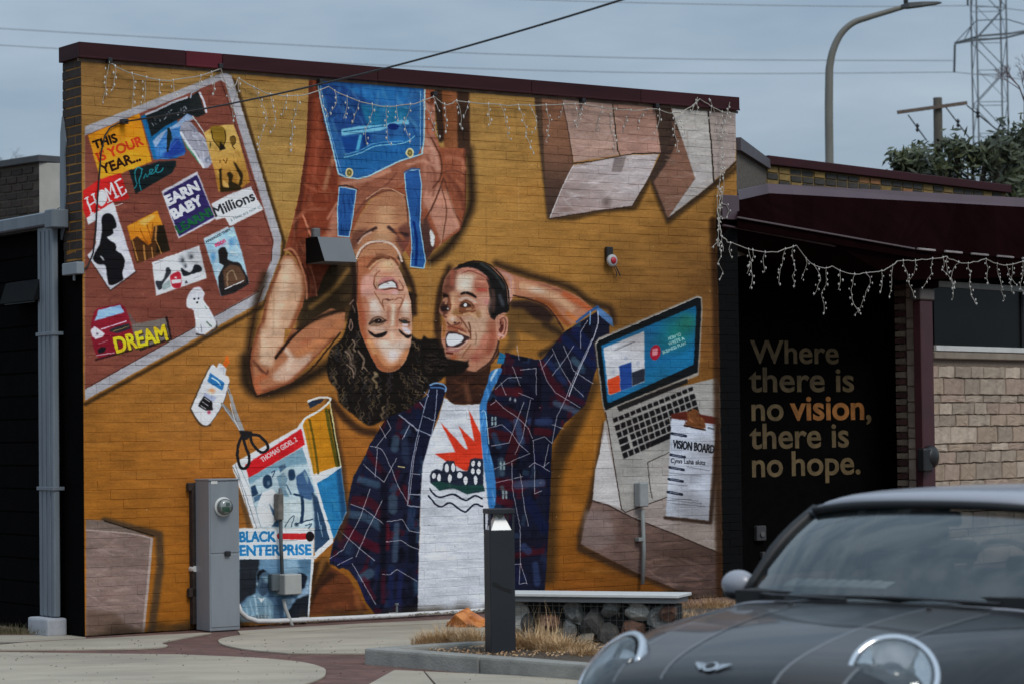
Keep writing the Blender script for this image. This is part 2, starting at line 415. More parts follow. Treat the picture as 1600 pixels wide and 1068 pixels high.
class clip:
    def __init__(self, pts, sm=False, soft=0.0):
        loops = pts if isinstance(pts[0], list) and not isinstance(pts[0][0], (int, float)) else [pts]
        if sm: loops = [smooth(l) for l in loops]
        self.r = rast(loops, soft)
    def __enter__(self):
        m = np.zeros((PH, PW), np.float32); y0, x0, k = self.r
        m[y0:y0+k.shape[0], x0:x0+k.shape[1]] = k
        self.old = CLIP[0]
        CLIP[0] = m if self.old is None else m*self.old
    def __exit__(self, *a): CLIP[0] = self.old

GLY = {}
def glyphs(s):
    if s in GLY: return GLY[s]
    cu = bpy.data.curves.new('lettering', 'FONT'); cu.body = s; cu.size = 1.0
    ob = bpy.data.objects.new('lettering', cu); bpy.context.scene.collection.objects.link(ob)
    dg = bpy.context.evaluated_depsgraph_get()
    c2 = ob.evaluated_get(dg).to_curve(dg)
    loops = []
    for sp in c2.splines:
        bp = sp.bezier_points; n = len(bp); l = []
        for i in range(n):
            a, b = bp[i], bp[(i+1) % n]
            p0, p1, p2, p3 = a.co, a.handle_right, b.handle_left, b.co
            for k in range(5):
                t = k/5; q = p0*(1-t)**3+p1*3*t*(1-t)**2+p2*3*t*t*(1-t)+p3*t**3
                l.append((q.x, q.y))
        if l: loops.append(l)
    ob.evaluated_get(dg).to_curve_clear()
    bpy.data.objects.remove(ob); bpy.data.curves.remove(cu)
    GLY[s] = loops
    return loops

def text(s, p0, p1, hgt, col, bold=0.0, alpha=1.0, soft=0.0, slant=0.0, up=None):
    """baseline from p0 to p1 (photo px), cap height hgt px; glyph outlines stretched to fit"""
    L = glyphs(s); A = np.concatenate([np.array(l) for l in L])
    xa, xb = A[:, 0].min(), A[:, 0].max(); H = 0.70
    ux, uy = (p1[0]-p0[0])/(xb-xa), (p1[1]-p0[1])/(xb-xa)
    n = math.hypot(p1[0]-p0[0], p1[1]-p0[1])
    if up is None: up = ((p1[1]-p0[1])/n*1.0, -(p1[0]-p0[0])/n)
    vx, vy = up[0]*hgt/H, up[1]*hgt/H
    loops = [[(p0[0]+(x-xa)*ux+y*(vx+slant*ux), p0[1]+(x-xa)*uy+y*(vy+slant*uy)) for x, y in l] for l in L]
    put(rast(loops, soft), col, alpha)
    if bold > 0:
        for l in loops: line(l+[l[0]], bold, col, soft=0.25, alpha=alpha, sm=False)

def scrib(pts, n, w, cols, L, ang, alpha=0.5, soft=0.6, jit=0.35, seed=0):
    """n short dry-brush strokes inside a polygon"""
    r = random.Random(seed); P = np.array(pts, float)
    a, b = P.min(0), P.max(0)
    with clip(pts):
        for _ in range(n):
            x = r.uniform(a[0], b[0]); y = r.uniform(a[1], b[1]); t = ang+r.gauss(0, jit); l = L*r.uniform(.5, 1.3)
            c = r.choice(cols); k = r.uniform(-l*.12, l*.12)
            line([(x, y), (x+math.cos(t)*l*.5-k*math.sin(t), y+math.sin(t)*l*.5+k*math.cos(t)), (x+math.cos(t)*l, y+math.sin(t)*l)],
                 w*r.uniform(.6, 1.5), c, soft=soft, alpha=alpha*r.uniform(.5, 1), taper=True)
# ---------------------------------------------------------------- the mural itself
R1 = fr(80, 60, 4.444); R2 = fr(80, 280, 4.444); R3 = fr(80, 440, 4.444); R4 = fr(360, 80, 4.444)
R5 = fr(360, 300, 4.444); R6 = fr(360, 500, 4.444); R7 = fr(360, 700, 3.561); R8 = fr(660, 400, 4.853)
T1 = fr(620, 580, 4.444); T2 = fr(620, 760, 4.444); T3 = fr(800, 130, 4.444); T4 = fr(880, 440, 4.108); T5 = fr(880, 640, 3.561)
K1 = fr(130, 140, 7.627); K2 = fr(220, 120, 5.933); K3 = fr(130, 270, 5.62); K4 = fr(230, 260, 5.085)
K5 = fr(360, 630, 4.108); K6 = fr(360, 810, 5.935); K7 = fr(500, 640, 3.3375); K8 = fr(740, 540, 2.811)
F1 = fr(540, 370, 8.9); F2 = fr(540, 470, 8.9); M1 = fr(680, 400, 8.9); M2 = fr(680, 480, 8.9)
HH = fr(500, 540, 7.27); G6 = fr(440, 120, 3.3375); L1 = fr(0, 680, 2.7525)

def paint_ground():
    gx = np.array([130, 380, 640, 900, 1130.]); gy = np.array([90, 300, 500, 700, 960.])
    G = np.array([[(138,98,50),(146,110,56),(152,112,58),(152,116,60),(140,108,56)],
                  [(144,100,44),(164,124,60),(164,120,56),(162,110,46),(150,102,44)],
                  [(150,95,36),(158,104,44),(160,105,44),(150,100,40),(108,68,30)],
                  [(150,90,26),(158,92,30),(152,86,26),(152,90,20),(112,68,22)],
                  [(165,95,20),(140,80,20),(122,72,18),(118,64,15),(92,52,16)]], np.float32)/255
    xs = np.arange(PW)/PS+PX0; ys = np.arange(PH)/PS+PY0
    iy = np.clip(np.searchsorted(gy, ys)-1, 0, 3); ty = np.clip((ys-gy[iy])/(gy[iy+1]-gy[iy]), 0, 1)[:, None, None]
    col = G[iy]*(1-ty)+G[iy+1]*ty                      # (PH,5,3)
    ix = np.clip(np.searchsorted(gx, xs)-1, 0, 3); tx = np.clip((xs-gx[ix])/(gx[ix+1]-gx[ix]), 0, 1)[None, :, None]
    cv[:] = col[:, ix]*(1-tx)+col[:, ix+1]*tx
    r = random.Random(3)
    for _ in range(900):                               # roller marks
        x, y = r.uniform(120, 1150), r.uniform(90, 1000)
        c = r.choice([(175,120,60),(120,75,25),(160,95,30),(190,135,70),(140,80,20)])
        l = r.uniform(14, 60)
        line([(x, y), (x+l, y+r.uniform(-1, 1)-l*0.0001*(y-598))], r.uniform(2, 7), c, soft=2.0, alpha=r.uniform(.05, .16), sm=False)
    for _ in range(60):
        blob((r.uniform(130, 1130), r.uniform(100, 960)), r.uniform(20, 90), r.uniform(12, 45), r.choice([(180,120,60),(110,65,20),(150,75,25)]), r.uniform(.08, .2))

def paint_boxes():
    # cardboard boxes, top right
    line(T3([(185,115),(215,480),(262,930),(420,935),(640,880),(850,865),(960,660),(1085,960),(1290,800),(1430,690),(1555,590)]), 9, (50,34,18), soft=4, alpha=.8, sm=False)
    fill(T3([(150,40),(360,60),(425,570),(250,950)]), (74,54,40), 0.8)
    fill(T3([(205,50),(348,60),(402,420),(425,575),(262,935),(225,560)]), (128,84,60), .8, g=((66,48,40), T3((0,300))[0], T3((0,900))[0]))
    fill(T3([(340,60),(700,80),(750,500),(430,552),(398,380)]), (152,122,108), .4, g=((168,132,116), T3((0,150))[0], T3((0,500))[0]))
    fill(T3([(700,80),(985,110),(1038,490),(750,500)]), (142,104,88), .4, g=((165,122,106), T3((0,150))[0], T3((0,480))[0]))
    scrib(T3([(370,135),(1000,185),(1030,490),(430,552)]), 80, 3, [(178,150,138),(140,105,92),(186,160,150),(120,90,78)], 26, 0.0, .4, 1.2, seed=11)
    line(T3([(700,150),(735,470),(750,500)]), 1.8, (52,42,36), sm=False)
    line(T3([(352,132),(398,380),(425,570)]), 1.4, (70,48,40))
    line(T3([(430,556),(560,545),(750,508),(870,490),(1035,490)]), 2, (52,38,32))
    line(T3([(1000,190),(1030,330),(1038,490)]), 2, (60,48,40))
    fl = T3([(425,572),(560,548),(790,505),(1020,495),(960,640),(835,855),(640,878),(480,905),(262,940),(350,720)])
    fill(fl, (172,160,158), .4, g=((150,128,122), T3((760,520))[0], T3((480,900))[0]))
    scrib(fl, 130, 3, [(190,178,176),(150,130,124),(165,140,130),(196,186,184)], 28, -.03, .45, 1.2, seed=4)
    fill(T3([(715,515),(795,510),(765,622),(690,618)]), (112,98,94), 1.2, alpha=.8)
    blob(T3((655,830))[0], 13, 13, (92,74,68), .8)
    blob(T3((380,880))[0], 22, 8, (110,84,74), .6)
    line(T3([(425,572),(350,720),(262,940)]), 1.6, (186,176,172), sm=False)
    line(T3([(262,942),(480,908),(640,882),(835,858),(960,650),(1035,495)]), 2.2, (60,44,34), sm=False)
    # second box
    fill(T3([(985,110),(1085,120),(1230,500),(1280,660),(1080,960),(955,650),(1035,490)]), (60,44,36), .8)
    fill(T3([(1110,260),(1200,420),(1275,660),(1085,940),(985,690),(1100,520),(1145,400)]), (122,84,66), 1.6)
    scrib(T3([(1110,360),(1275,660),(1085,940),(1000,690)]), 50, 3, [(145,98,76),(100,66,52),(138,110,96)], 22, 0, .5, 1.2, seed=8)
    bx = T3([(1085,110),(1358,120),(1402,690),(1290,780),(1085,935),(1272,665),(1220,500),(1160,330)])
    fill(bx, (172,166,158), .4, g=((158,150,146), T3((1200,200))[0], T3((1200,800))[0]))
    b2 = T3([(1358,120),(1570,130),(1552,545),(1405,680)])
    fill(b2, (152,136,128), .4)
    scrib(bx, 90, 3, [(190,184,178),(150,138,130),(176,160,150)], 24, .02, .45, 1.2, seed=5)
    scrib(b2, 60, 3, [(165,150,142),(138,120,112)], 20, .02, .45, 1.2, seed=6)
    line(T3([(1362,195),(1385,450),(1402,690)]), 2.2, (46,38,32), sm=False)
    line(T3([(1555,548),(1430,675),(1290,790),(1085,945)]), 3.4, (54,40,30), soft=1.5, sm=False)
    # bottom-left box
    lb = L1([(371,360),(450,366),(660,440),(618,852),(371,872)])
    line(L1([(450,366),(600,405),(685,425),(690,560),(650,850)]), 12, (70,52,36), soft=4, sm=False, alpha=.9)
    fill(lb, (122,100,92), .5)
    fill(L1([(371,362),(450,366),(560,405),(655,440),(640,450),(371,402)]), (112,94,84), .5)
    scrib(L1([(371,402),(655,440),(618,852),(371,872)]), 120, 4, [(146,120,112),(158,132,124),(132,104,94),(120,92,84)], 34, 0, .5, 1.5, seed=9)
    fill(L1([(371,750),(500,760),(560,830),(618,852),(371,872)]), (92,70,54), 5, alpha=.7)
    line(L1([(371,405),(560,420),(655,442)]), 2, (164,140,132), soft=.8)
    line(L1([(652,442),(640,600),(615,850)]), 4, (160,142,134), soft=1)
    line(L1([(450,366),(560,400),(660,430)]), 2.2, (40,30,22), sm=False)
    # bottom-right box under the laptop
    line(T5([(240,90),(165,480),(100,700),(100,770),(360,890),(640,1000),(740,1060)]), 13, (48,32,22), soft=5, sm=False, alpha=.85)
    fill(T5([(230,60),(330,0),(700,-120),(880,-100),(880,800),(620,700),(400,610),(165,500)]), (150,140,134), .5)
    fill(T5([(180,330),(235,110),(330,545),(165,500)]), (176,170,168), 1)
    fill(T5([(335,560),(570,480),(620,620),(860,620),(880,800),(620,700),(400,610)]), (150,136,128), 3)
    fill(T5([(720,0),(880,-60),(880,620),(820,610)]), (120,106,98), 2, alpha=.7)
    fr2 = T5([(165,503),(250,530),(400,605),(620,690),(880,800),(880,1060),(760,1060),(640,1000),(400,900),(200,800),(98,745),(120,640)])
    fill(fr2, (108,84,76), .5, g=((76,58,52), T5((300,600))[0], T5((750,1000))[0]))
    scrib(fr2, 150, 4, [(132,104,94),(96,70,62),(120,86,74),(88,68,62)], 34, .15, .45, 1.6, seed=12)
    fill(T5([(120,560),(250,560),(300,720),(200,780),(105,740)]), (122,104,98), 5, alpha=.7)
    line(T5([(165,503),(250,530),(400,605),(620,690),(880,800)]), 2.2, (56,40,34), sm=False)
    scrib(T5([(165,500),(330,560),(570,490),(880,620),(880,790),(400,610)]), 60, 3, [(172,160,152),(130,116,108),(185,178,172)], 26, .1, .4, 1.2, seed=13)

def paint_board():
    Q = [(133,198),(352,113),(362,118),(440,372),(438,402),(412,470),(133,625)]
    line([(352,112),(368,130),(444,380),(440,410),(412,478),(134,630)], 6, (58,38,18), soft=2.5, sm=False, alpha=.9)
    fill(Q, (158,154,158), .4)
    scrib(Q, 260, 2.4, [(178,176,182),(140,134,136),(170,168,176),(150,144,146)], 22, -.4, .5, .8, seed=21)
    inn = [(133,212),(345,126),(352,130),(428,376),(424,408),(404,455),(133,608)]
    fill(inn, (122,62,48), .5)
    scrib(inn, 420, 3, [(140,74,56),(108,50,40),(130,60,46),(150,84,64),(100,46,38),(128,58,50)], 34, -.01, .4, 1.4, seed=22)
    for c in [(170,420,30,8),(300,500,30,16),(230,480,26,10),(380,360,16,40),(330,440,30,12)]:
        blob(c[:2], c[2], c[3], (98,40,32), .35)
    line([(134,606),(404,456)], 1.2, (66,34,28), sm=False)
    line([(346,128),(426,376),(424,408)], 1.2, (72,40,32), sm=False)
    # yellow postcard: THIS IS YOUR YEAR...
    c1 = K1([(58,545),(670,290),(820,860),(215,1100)])
    fill(c1, (214,130,12), .3, g=((222,150,22), K1((300,400))[0], K1((300,1100))[0]))
    scrib(c1, 40, 3, [(232,160,30),(206,118,10),(214,140,40)], 20, -.3, .4, 1, seed=2)
    text('THIS', K1((140,712))[0], K1((412,620))[0], 13, (30,18,12), bold=1.6, slant=.0)
    text('IS YOUR', K1((190,862))[0], K1((722,655))[0], 14.5, (196,52,16), bold=1.6)
    text('YEAR...', K1((238,1010))[0], K1((690,842))[0], 15, (44,20,12), bold=1.6)
    # blue picture with glider
    fill(K2([(2,370),(45,350),(330,380),(420,700),(330,760),(120,770)]), (18,96,150), .4)
    fill(K2([(45,355),(150,300),(440,190),(590,330),(500,372),(440,350),(230,460),(100,560)]), (24,30,32), .6)
    fill(K2([(455,190),(535,140),(600,345),(520,380),(460,345)]), (30,34,34), .6)
    line(K2([(48,350),(150,310),(300,235),(430,195)]), 3.2, (168,164,170), sm=False, soft=.6)
    line(K2([(462,195),(472,150),(540,118)]), 2, (140,150,160), sm=False)
    line(K2([(548,150),(585,230),(608,325)]), 3.2, (186,184,192), sm=False)
    r = random.Random(1)
    for i in range(26):
        t = r.random(); x = 90+t*330; y = 400-t*150+r.uniform(-10, 60)
        line(K2([(x,y),(x+r.uniform(-14,14),y+r.uniform(6,30))]), r.uniform(1, 2.4), r.choice([(150,150,158),(90,96,104),(40,44,48)]), alpha=.75)
    gl = K2([(110,600),(190,530),(330,440),(430,345),(480,370),(370,460),(390,650),(410,720),(330,750),(150,770)])
    fill(gl, (46,110,176), .8)
    fill(K2([(330,560),(400,640),(420,700),(260,760),(200,740)]), (22,46,130), 3, alpha=.9)
    scrib(gl, 40, 2.5, [(90,140,200),(30,90,160),(110,160,210)], 16, -.5, .5, 1, seed=3)
    fill(K2([(110,600),(185,525),(340,430),(430,345),(500,390),(360,465),(240,500),(140,660)]), (150,166,190), .8, alpha=.85)
    line(K2([(258,490),(262,560),(248,690)]), [5, 7, 3], (26,36,34), soft=.8)
    blob(K2((278,570))[0], 4, 8, (20,40,40), .9)
    fill(K2([(355,480),(400,560),(560,790),(600,850),(540,800),(420,650)]), (60,140,96), 1.2)
    al = K2([(380,440),(450,415),(530,500),(610,600),(655,700),(662,800),(600,852),(560,800),(430,640),(370,540)])
    fill(al, (150,148,160), .5, sm=True)
    scrib(al, 60, 3, [(196,196,206),(120,116,132),(172,172,184),(90,90,104)], 14, 1.0, .6, .8, seed=5)
    line(K2([(372,520),(440,630),(520,740),(580,840)]), 3.4, (206,208,214), soft=1)
    blob(K2((620,770))[0], 6, 8, (70,80,100), .8, .6); blob(K2((625,775))[0], 3, 4, (176,182,190), .9, .6)
    line(K2([(480,370),(560,480),(640,640),(664,790)]), 1.6, (186,190,186))
    # "Free" card
    fill(K1([(545,970),(900,860),(1100,850),(1110,920),(700,1170),(620,1190)]), (26,34,36), .5)
    fill([(203,266),(276,252),(270,270),(212,304)], (20,30,32), .5)
    ft = (24,118,128)
    line(K1([(700,950),(650,930),(615,990),(625,1080),(640,1130),(610,1180)]), 1.9, ft)
    line(K1([(700,950),(690,1020),(665,1090),(690,1200)]), 1.9, ft)
    line(K1([(720,1060),(745,1010),(760,1040),(800,990)]), 1.9, ft)
    line(K1([(805,1010),(830,960),(800,960),(800,1010),(850,990),(880,940)]), 1.9, ft)
    line(K1([(880,940),(895,900),(860,930),(875,990),(930,975),(952,940)]), 1.9, ft)
    # yellow picture, raised arms
    yp = K2([(585,520),(640,488),(760,450),(860,440),(905,560),(1000,900),(1010,980),(930,1040),(720,1068),(690,900)])
    fill(yp, (202,160,78), .4, g=((168,110,34), K2((750,520))[0], K2((800,1050))[0]))
    scrib(yp, 50, 3, [(216,176,96),(180,130,50),(150,98,30)], 16, 1.3, .4, 1, seed=6)
    fill(K2([(650,470),(730,455),(790,500),(780,600),(740,680),(690,600),(655,540)]), (132,98,24), .8, sm=True)
    line(K2([(655,500),(670,580),(720,650),(745,685)]), 1.6, (60,44,18)); line(K2([(780,500),(785,590),(750,680)]), 1.6, (60,44,18))
    fill(K2([(735,600),(780,650),(790,670),(730,690)]), (30,22,16), .4)
    fill(K2([(830,560),(875,560),(875,625),(850,640),(828,600)]), (110,78,26), .5, sm=True); line(K2([(835,560),(870,555),(878,610),(850,640),(875,670)]), 1.2, (50,36,18))
    dk = (46,34,14)
    fill(K2([(725,860),(750,850),(755,1000),(790,1060),(740,1068)]), dk, .5); fill(K2([(855,790),(880,800),(950,910),(940,1000),(900,1040),(925,940)]), dk, .5)
    fill(K2([(800,900),(830,885),(858,920),(850,975),(900,1000),(930,1050),(740,1068),(800,1010),(818,960)]), dk, .5, sm=True)
    fill(K2([(760,960),(810,990),(820,1030),(790,1030),(765,1010)]), (210,160,80), .6)
    line(K2([(765,770),(790,800),(800,760)]), 1.5, (96,60,20)); blob(K2((735,790))[0], 2.4, 4, (90,60,20), .9); blob(K2((645,630))[0], 2.4, 8, (50,50,24), .9)
    # EARN BABY card
    fill(K4([(115,200),(400,42),(545,420),(250,575)]), (196,192,200), .3)
    fill(K4([(132,215),(398,70),(535,405),(255,560)]), (46,36,92), .4)
    wt = (212,210,220)
    text('EARN', K4((172,312))[0], K4((418,188))[0], 15.5, wt, bold=2.6)
    text('BABY', K4((218,420))[0], K4((445,300))[0], 15.5, wt, bold=2.6)
    text('LEARN!', K4((252,535))[0], K4((520,385))[0], 13, (22,92,52), bold=1.8)
    scrib(K4([(215,450),(510,330),(530,395),(255,540)]), 24, 2, [(22,96,54),(16,70,60)], 12, -.4, .6, .8, seed=7)
    # Millions card
    fill(K4([(512,300),(640,230),(830,160),(860,230),(925,345),(660,478),(620,410),(545,430)]), (206,204,206), .4)
    text('Millions', K4((545,402))[0], K4((860,268))[0], 16, (44,44,48), bold=1.0)
    line(K4([(830,165),(870,240),(880,270)]), 1.6, (120,50,50), sm=False)
    text('a New era now on', K4((668,440))[0], K4((912,322))[0], 5.5, (120,132,136), bold=.3)
    # HOME card
    fill(K3([(0,160),(145,60),(330,5),(405,230),(265,262),(30,410),(0,330)]), (196,28,26), .4)
    fill(K3([(30,400),(265,260),(290,320),(45,460)]), (206,204,208), .4)
    line(K3([(255,300),(345,270)]), 1.2, (200,190,190))
    hm = (222,214,216)
    line(K3([(28,222),(75,360)]), 2.6, hm, sm=False); line(K3([(85,190),(118,275)]), 2.6, hm, sm=False); line(K3([(50,290),(112,250)]), 2, hm, sm=False)
    for a in [(15,232,42,215),(62,370,90,352),(72,200,100,184)]: line(K3([(a[0],a[1]),(a[2],a[3])]), 2, hm, sm=False)
    fill(K3([(150,155),(195,165),(210,240),(170,295),(135,275),(125,210)]), hm, .4, sm=True)
    fill(K3([(125,320),(150,315),(145,330)]), hm, .3)
    line(K3([(195,150),(235,255)]), 2.6, hm, sm=False); line(K3([(196,140),(238,190)]), 2.6, hm, sm=False); line(K3([(238,190),(245,90)]), 2, hm, sm=False); line(K3([(245,90),(295,218)]), 3, hm, sm=False)
    line(K3([(215,262),(250,248)]), 2, hm, sm=False); line(K3([(278,222),(312,208)]), 2, hm, sm=False)
    line(K3([(285,80),(338,200)]), 2.8, hm, sm=False); line(K3([(278,85),(330,55)]), 2.4, hm, sm=False); line(K3([(310,140),(345,125)]), 2.2, hm, sm=False); line(K3([(335,205),(380,170),(372,150)]), 2.4, hm, sm=False)
    # silhouette card
    cd = K3([(110,370),(265,270),(290,330),(460,868),(240,1030),(50,740),(115,620)])
    line(cd[3:6], 3, (60,34,30), soft=1.2, sm=False)
    fill(cd, (200,198,206), .4)
    fill(K3([(38,725),(75,690),(130,640),(160,900)]), (196,194,200), .5)
    bk = (20,19,22)
    fill(K3([(165,400),(195,362),(240,362),(275,400),(292,450),(290,485),(262,500),(265,530),(240,555),(215,565),(218,580),(280,625),(290,660),(288,685),(340,720),(368,775),(358,840),(345,880),(350,940),(305,970),(255,990),(222,970),(205,860),(190,815),(130,805),(92,770),(100,715),(140,640),(160,560),(165,500)]), bk, .3, sm=True)
    fill(K3([(145,730),(165,735),(190,770),(175,772)]), (196,194,200), .3)
    # orange cow-like picture
    op = K3([(385,470),(650,335),(765,685),(470,800)])
    fill(op, (78,44,20), .5)
    fill(K3([(660,450),(710,460),(765,685),(640,710)]), (34,26,14), .8)
    fill(K3([(385,470),(650,335),(700,460),(620,470),(600,620),(570,640),(480,560),(420,600)]), (214,134,24), .5, g=((196,104,14), K3((500,430))[0], K3((520,640))[0]))
    fill(K3([(480,440),(600,370),(640,380),(540,470)]), (226,178,84), 2, alpha=.8)
    for a in [(530,640,545,760,4),(600,660,610,745,2.6),(640,470,635,590,4),(640,590,685,710,2.4),(430,590,480,770,3)]:
        line(K3([(a[0],a[1]),(a[2],a[3])]), a[4]*.7, (170,112,50), sm=False, soft=.6)
    for a in [(500,500,560,620),(560,460,600,580),(610,450,600,560)]: line(K3([(a[0],a[1]),(a[2],a[3])]), 2, (164,84,10), sm=False, soft=.6)
    # white collage card
    wc = K4([(38,765),(415,630),(475,890),(75,1030)])
    fill(wc, (198,198,200), .4)
    line(K4([(60,775),(120,755)]), .8, (110,110,116), sm=False)
    fill(K4([(150,812),(175,806),(190,850),(130,930),(120,970),(90,980),(68,915),(120,910),(145,860)]), (44,46,52), .6, sm=True)
    fill(K4([(120,945),(180,900),(190,960),(130,985)]), (136,150,150), .8)
    fill(K4([(188,870),(240,840),(268,860),(275,940),(250,970),(205,962),(188,910)]), (176,28,44), .4, sm=True)
    fill(K4([(192,905),(275,895),(272,925),(200,935)]), (214,206,208), .5); blob(K4((228,884))[0], 3, 2.4, (226,220,220), 1)
    fill(K4([(268,810),(310,830),(350,840),(385,780),(430,800),(430,835),(350,862),(290,872)]), (30,32,36), .5, sm=True)
    for c in [(275,745,10),(345,715,10),(300,790,8)]:
        blob(K4((c[0],c[1]))[0], c[2]*.9, c[2], (110,112,118), .8); blob(K4((c[0]+6,c[1]+4))[0], c[2]*.4, c[2]*.5, (50,52,58), .8)
    fill(K4([(300,930),(312,908),(325,930)]), (30,30,34), .3); line(K4([(370,890),(430,870)]), .7, (120,120,124), sm=False)
    # light-blue cover with a man's back
    bc = K4([(448,580),(655,490),(690,480),(760,700),(810,930),(590,1035)])
    fill(bc, (156,190,206), .4)
    scrib(bc, 60, 5, [(200,206,212),(60,130,180),(110,170,204),(190,196,204)], 12, 1.2, .6, 1.4, seed=31)
    fill(K4([(455,590),(650,498),(645,478),(450,575)]), (176,184,190), .5); text('MANHOOD THEN', K4((472,610))[0], K4((660,510))[0], 3.5, (50,62,70), bold=.4)
    text('soon', K4((545,640))[0], K4((625,600))[0], 7, (196,70,110), bold=1.2); blob(K4((585,620))[0], 9, 5, (190,80,116), .5)
    blob(K4((665,600))[0], 6, 11, (50,120,180), .7); blob(K4((525,720))[0], 7, 13, (40,120,184), .7)
    fill(K4([(565,670),(590,642),(620,645),(640,690),(640,740),(655,752),(735,768),(800,880),(810,935),(690,1010),(590,1035),(570,960),(565,880),(610,790),(575,770)]), (34,30,30), .5, sm=False)
    fill(K4([(600,830),(660,780),(740,800),(780,880),(780,920),(620,970)]), (92,62,44), 2.0)
    line(K4([(640,950),(640,860),(680,830),(710,900)]), 2, (140,112,84), soft=.8); line(K4([(620,975),(700,940),(765,910)]), 1.6, (200,198,200), sm=False)
    # dog
    dg = R3([(950,100),(985,50),(1030,40),(1065,80),(1060,130),(1100,190),(1145,280),(1140,310),(1090,350),(1060,365),(1010,350),(1000,260),(985,200),(945,180),(940,140)])
    line(R3([(1145,280),(1150,320),(1080,375),(1010,365)]), 3, (70,60,58), soft=1, sm=False)
    fill(dg, (206,204,210), .4, sm=True)
    scrib(dg, 30, 2, [(226,224,230),(176,174,184)], 8, 1.2, .6, .8, seed=41)
    for p in [(995,122),(1022,118),(1012,145)]: blob(R3(p)[0], 1.6, 1.7, (36,36,50), 1, hard=1)
    line(R3([(1068,170),(1080,190)]), 1.2, (100,140,110)); line(R3([(1080,280),(1110,310)]), 2.5, (90,110,96), soft=.6); line(R3([(1040,300),(1045,350)]), 1.4, (130,130,140))
    line(R3([(985,45),(1020,35),(1050,55)]), .8, (190,120,130))
    # red car and DREAM
    line(R3([(540,230),(580,290),(640,300)]), 5, (98,74,70), soft=1.5)
    fill(R3([(278,290),(300,210),(330,185),(480,155),(515,180),(540,240),(560,330),(580,420),(500,480),(330,535),(310,500),(280,400)]), (132,20,36), .5)
    fill(R3([(302,275),(330,200),(480,163),(510,215)]), (132,170,204), .4); scrib(R3([(302,275),(330,200),(480,163),(510,215)]), 10, 3, [(170,196,220),(90,130,180)], 14, -.2, .6, .8, seed=2)
    line(R3([(345,330),(440,300),(520,275)]), 1.6, (214,170,190), sm=False)
    fill(R3([(400,345),(420,325),(540,290),(555,325),(460,360)]), (40,40,46), .4); line(R3([(430,345),(540,310)]), 1, (150,120,60), sm=False)
    fill(R3([(275,340),(300,310),(330,330),(372,360),(360,385),(310,400),(285,380)]), (206,196,204), .4); blob(R3((320,362))[0], 3, 3, (60,40,60), .8)
    fill(R3([(325,470),(350,455),(385,455),(370,490),(330,500)]), (24,22,26), .4); line(R3([(315,510),(440,492)]), 1, (200,180,190), sm=False); line(R3([(330,430),(390,410)]), .8, (180,120,130), sm=False)
    line(R3([(310,540),(500,490),(560,470)]), 3, (50,20,20), soft=1.2, sm=False)
    fill(R3([(560,300),(800,250),(830,400),(600,470)]), (112,100,92), 1)
    line(R3([(800,250),(832,395),(620,470)]), 3.4, (40,26,24), soft=1.2, sm=False)
    text('DREAM', R3((462,500))[0], R3((815,408))[0], 24, (60,50,20), bold=3.4)
    text('DREAM', R3((458,492))[0], R3((810,400))[0], 24, (226,190,20), bold=2.2)
    # black cable shadows are real objects, not paint

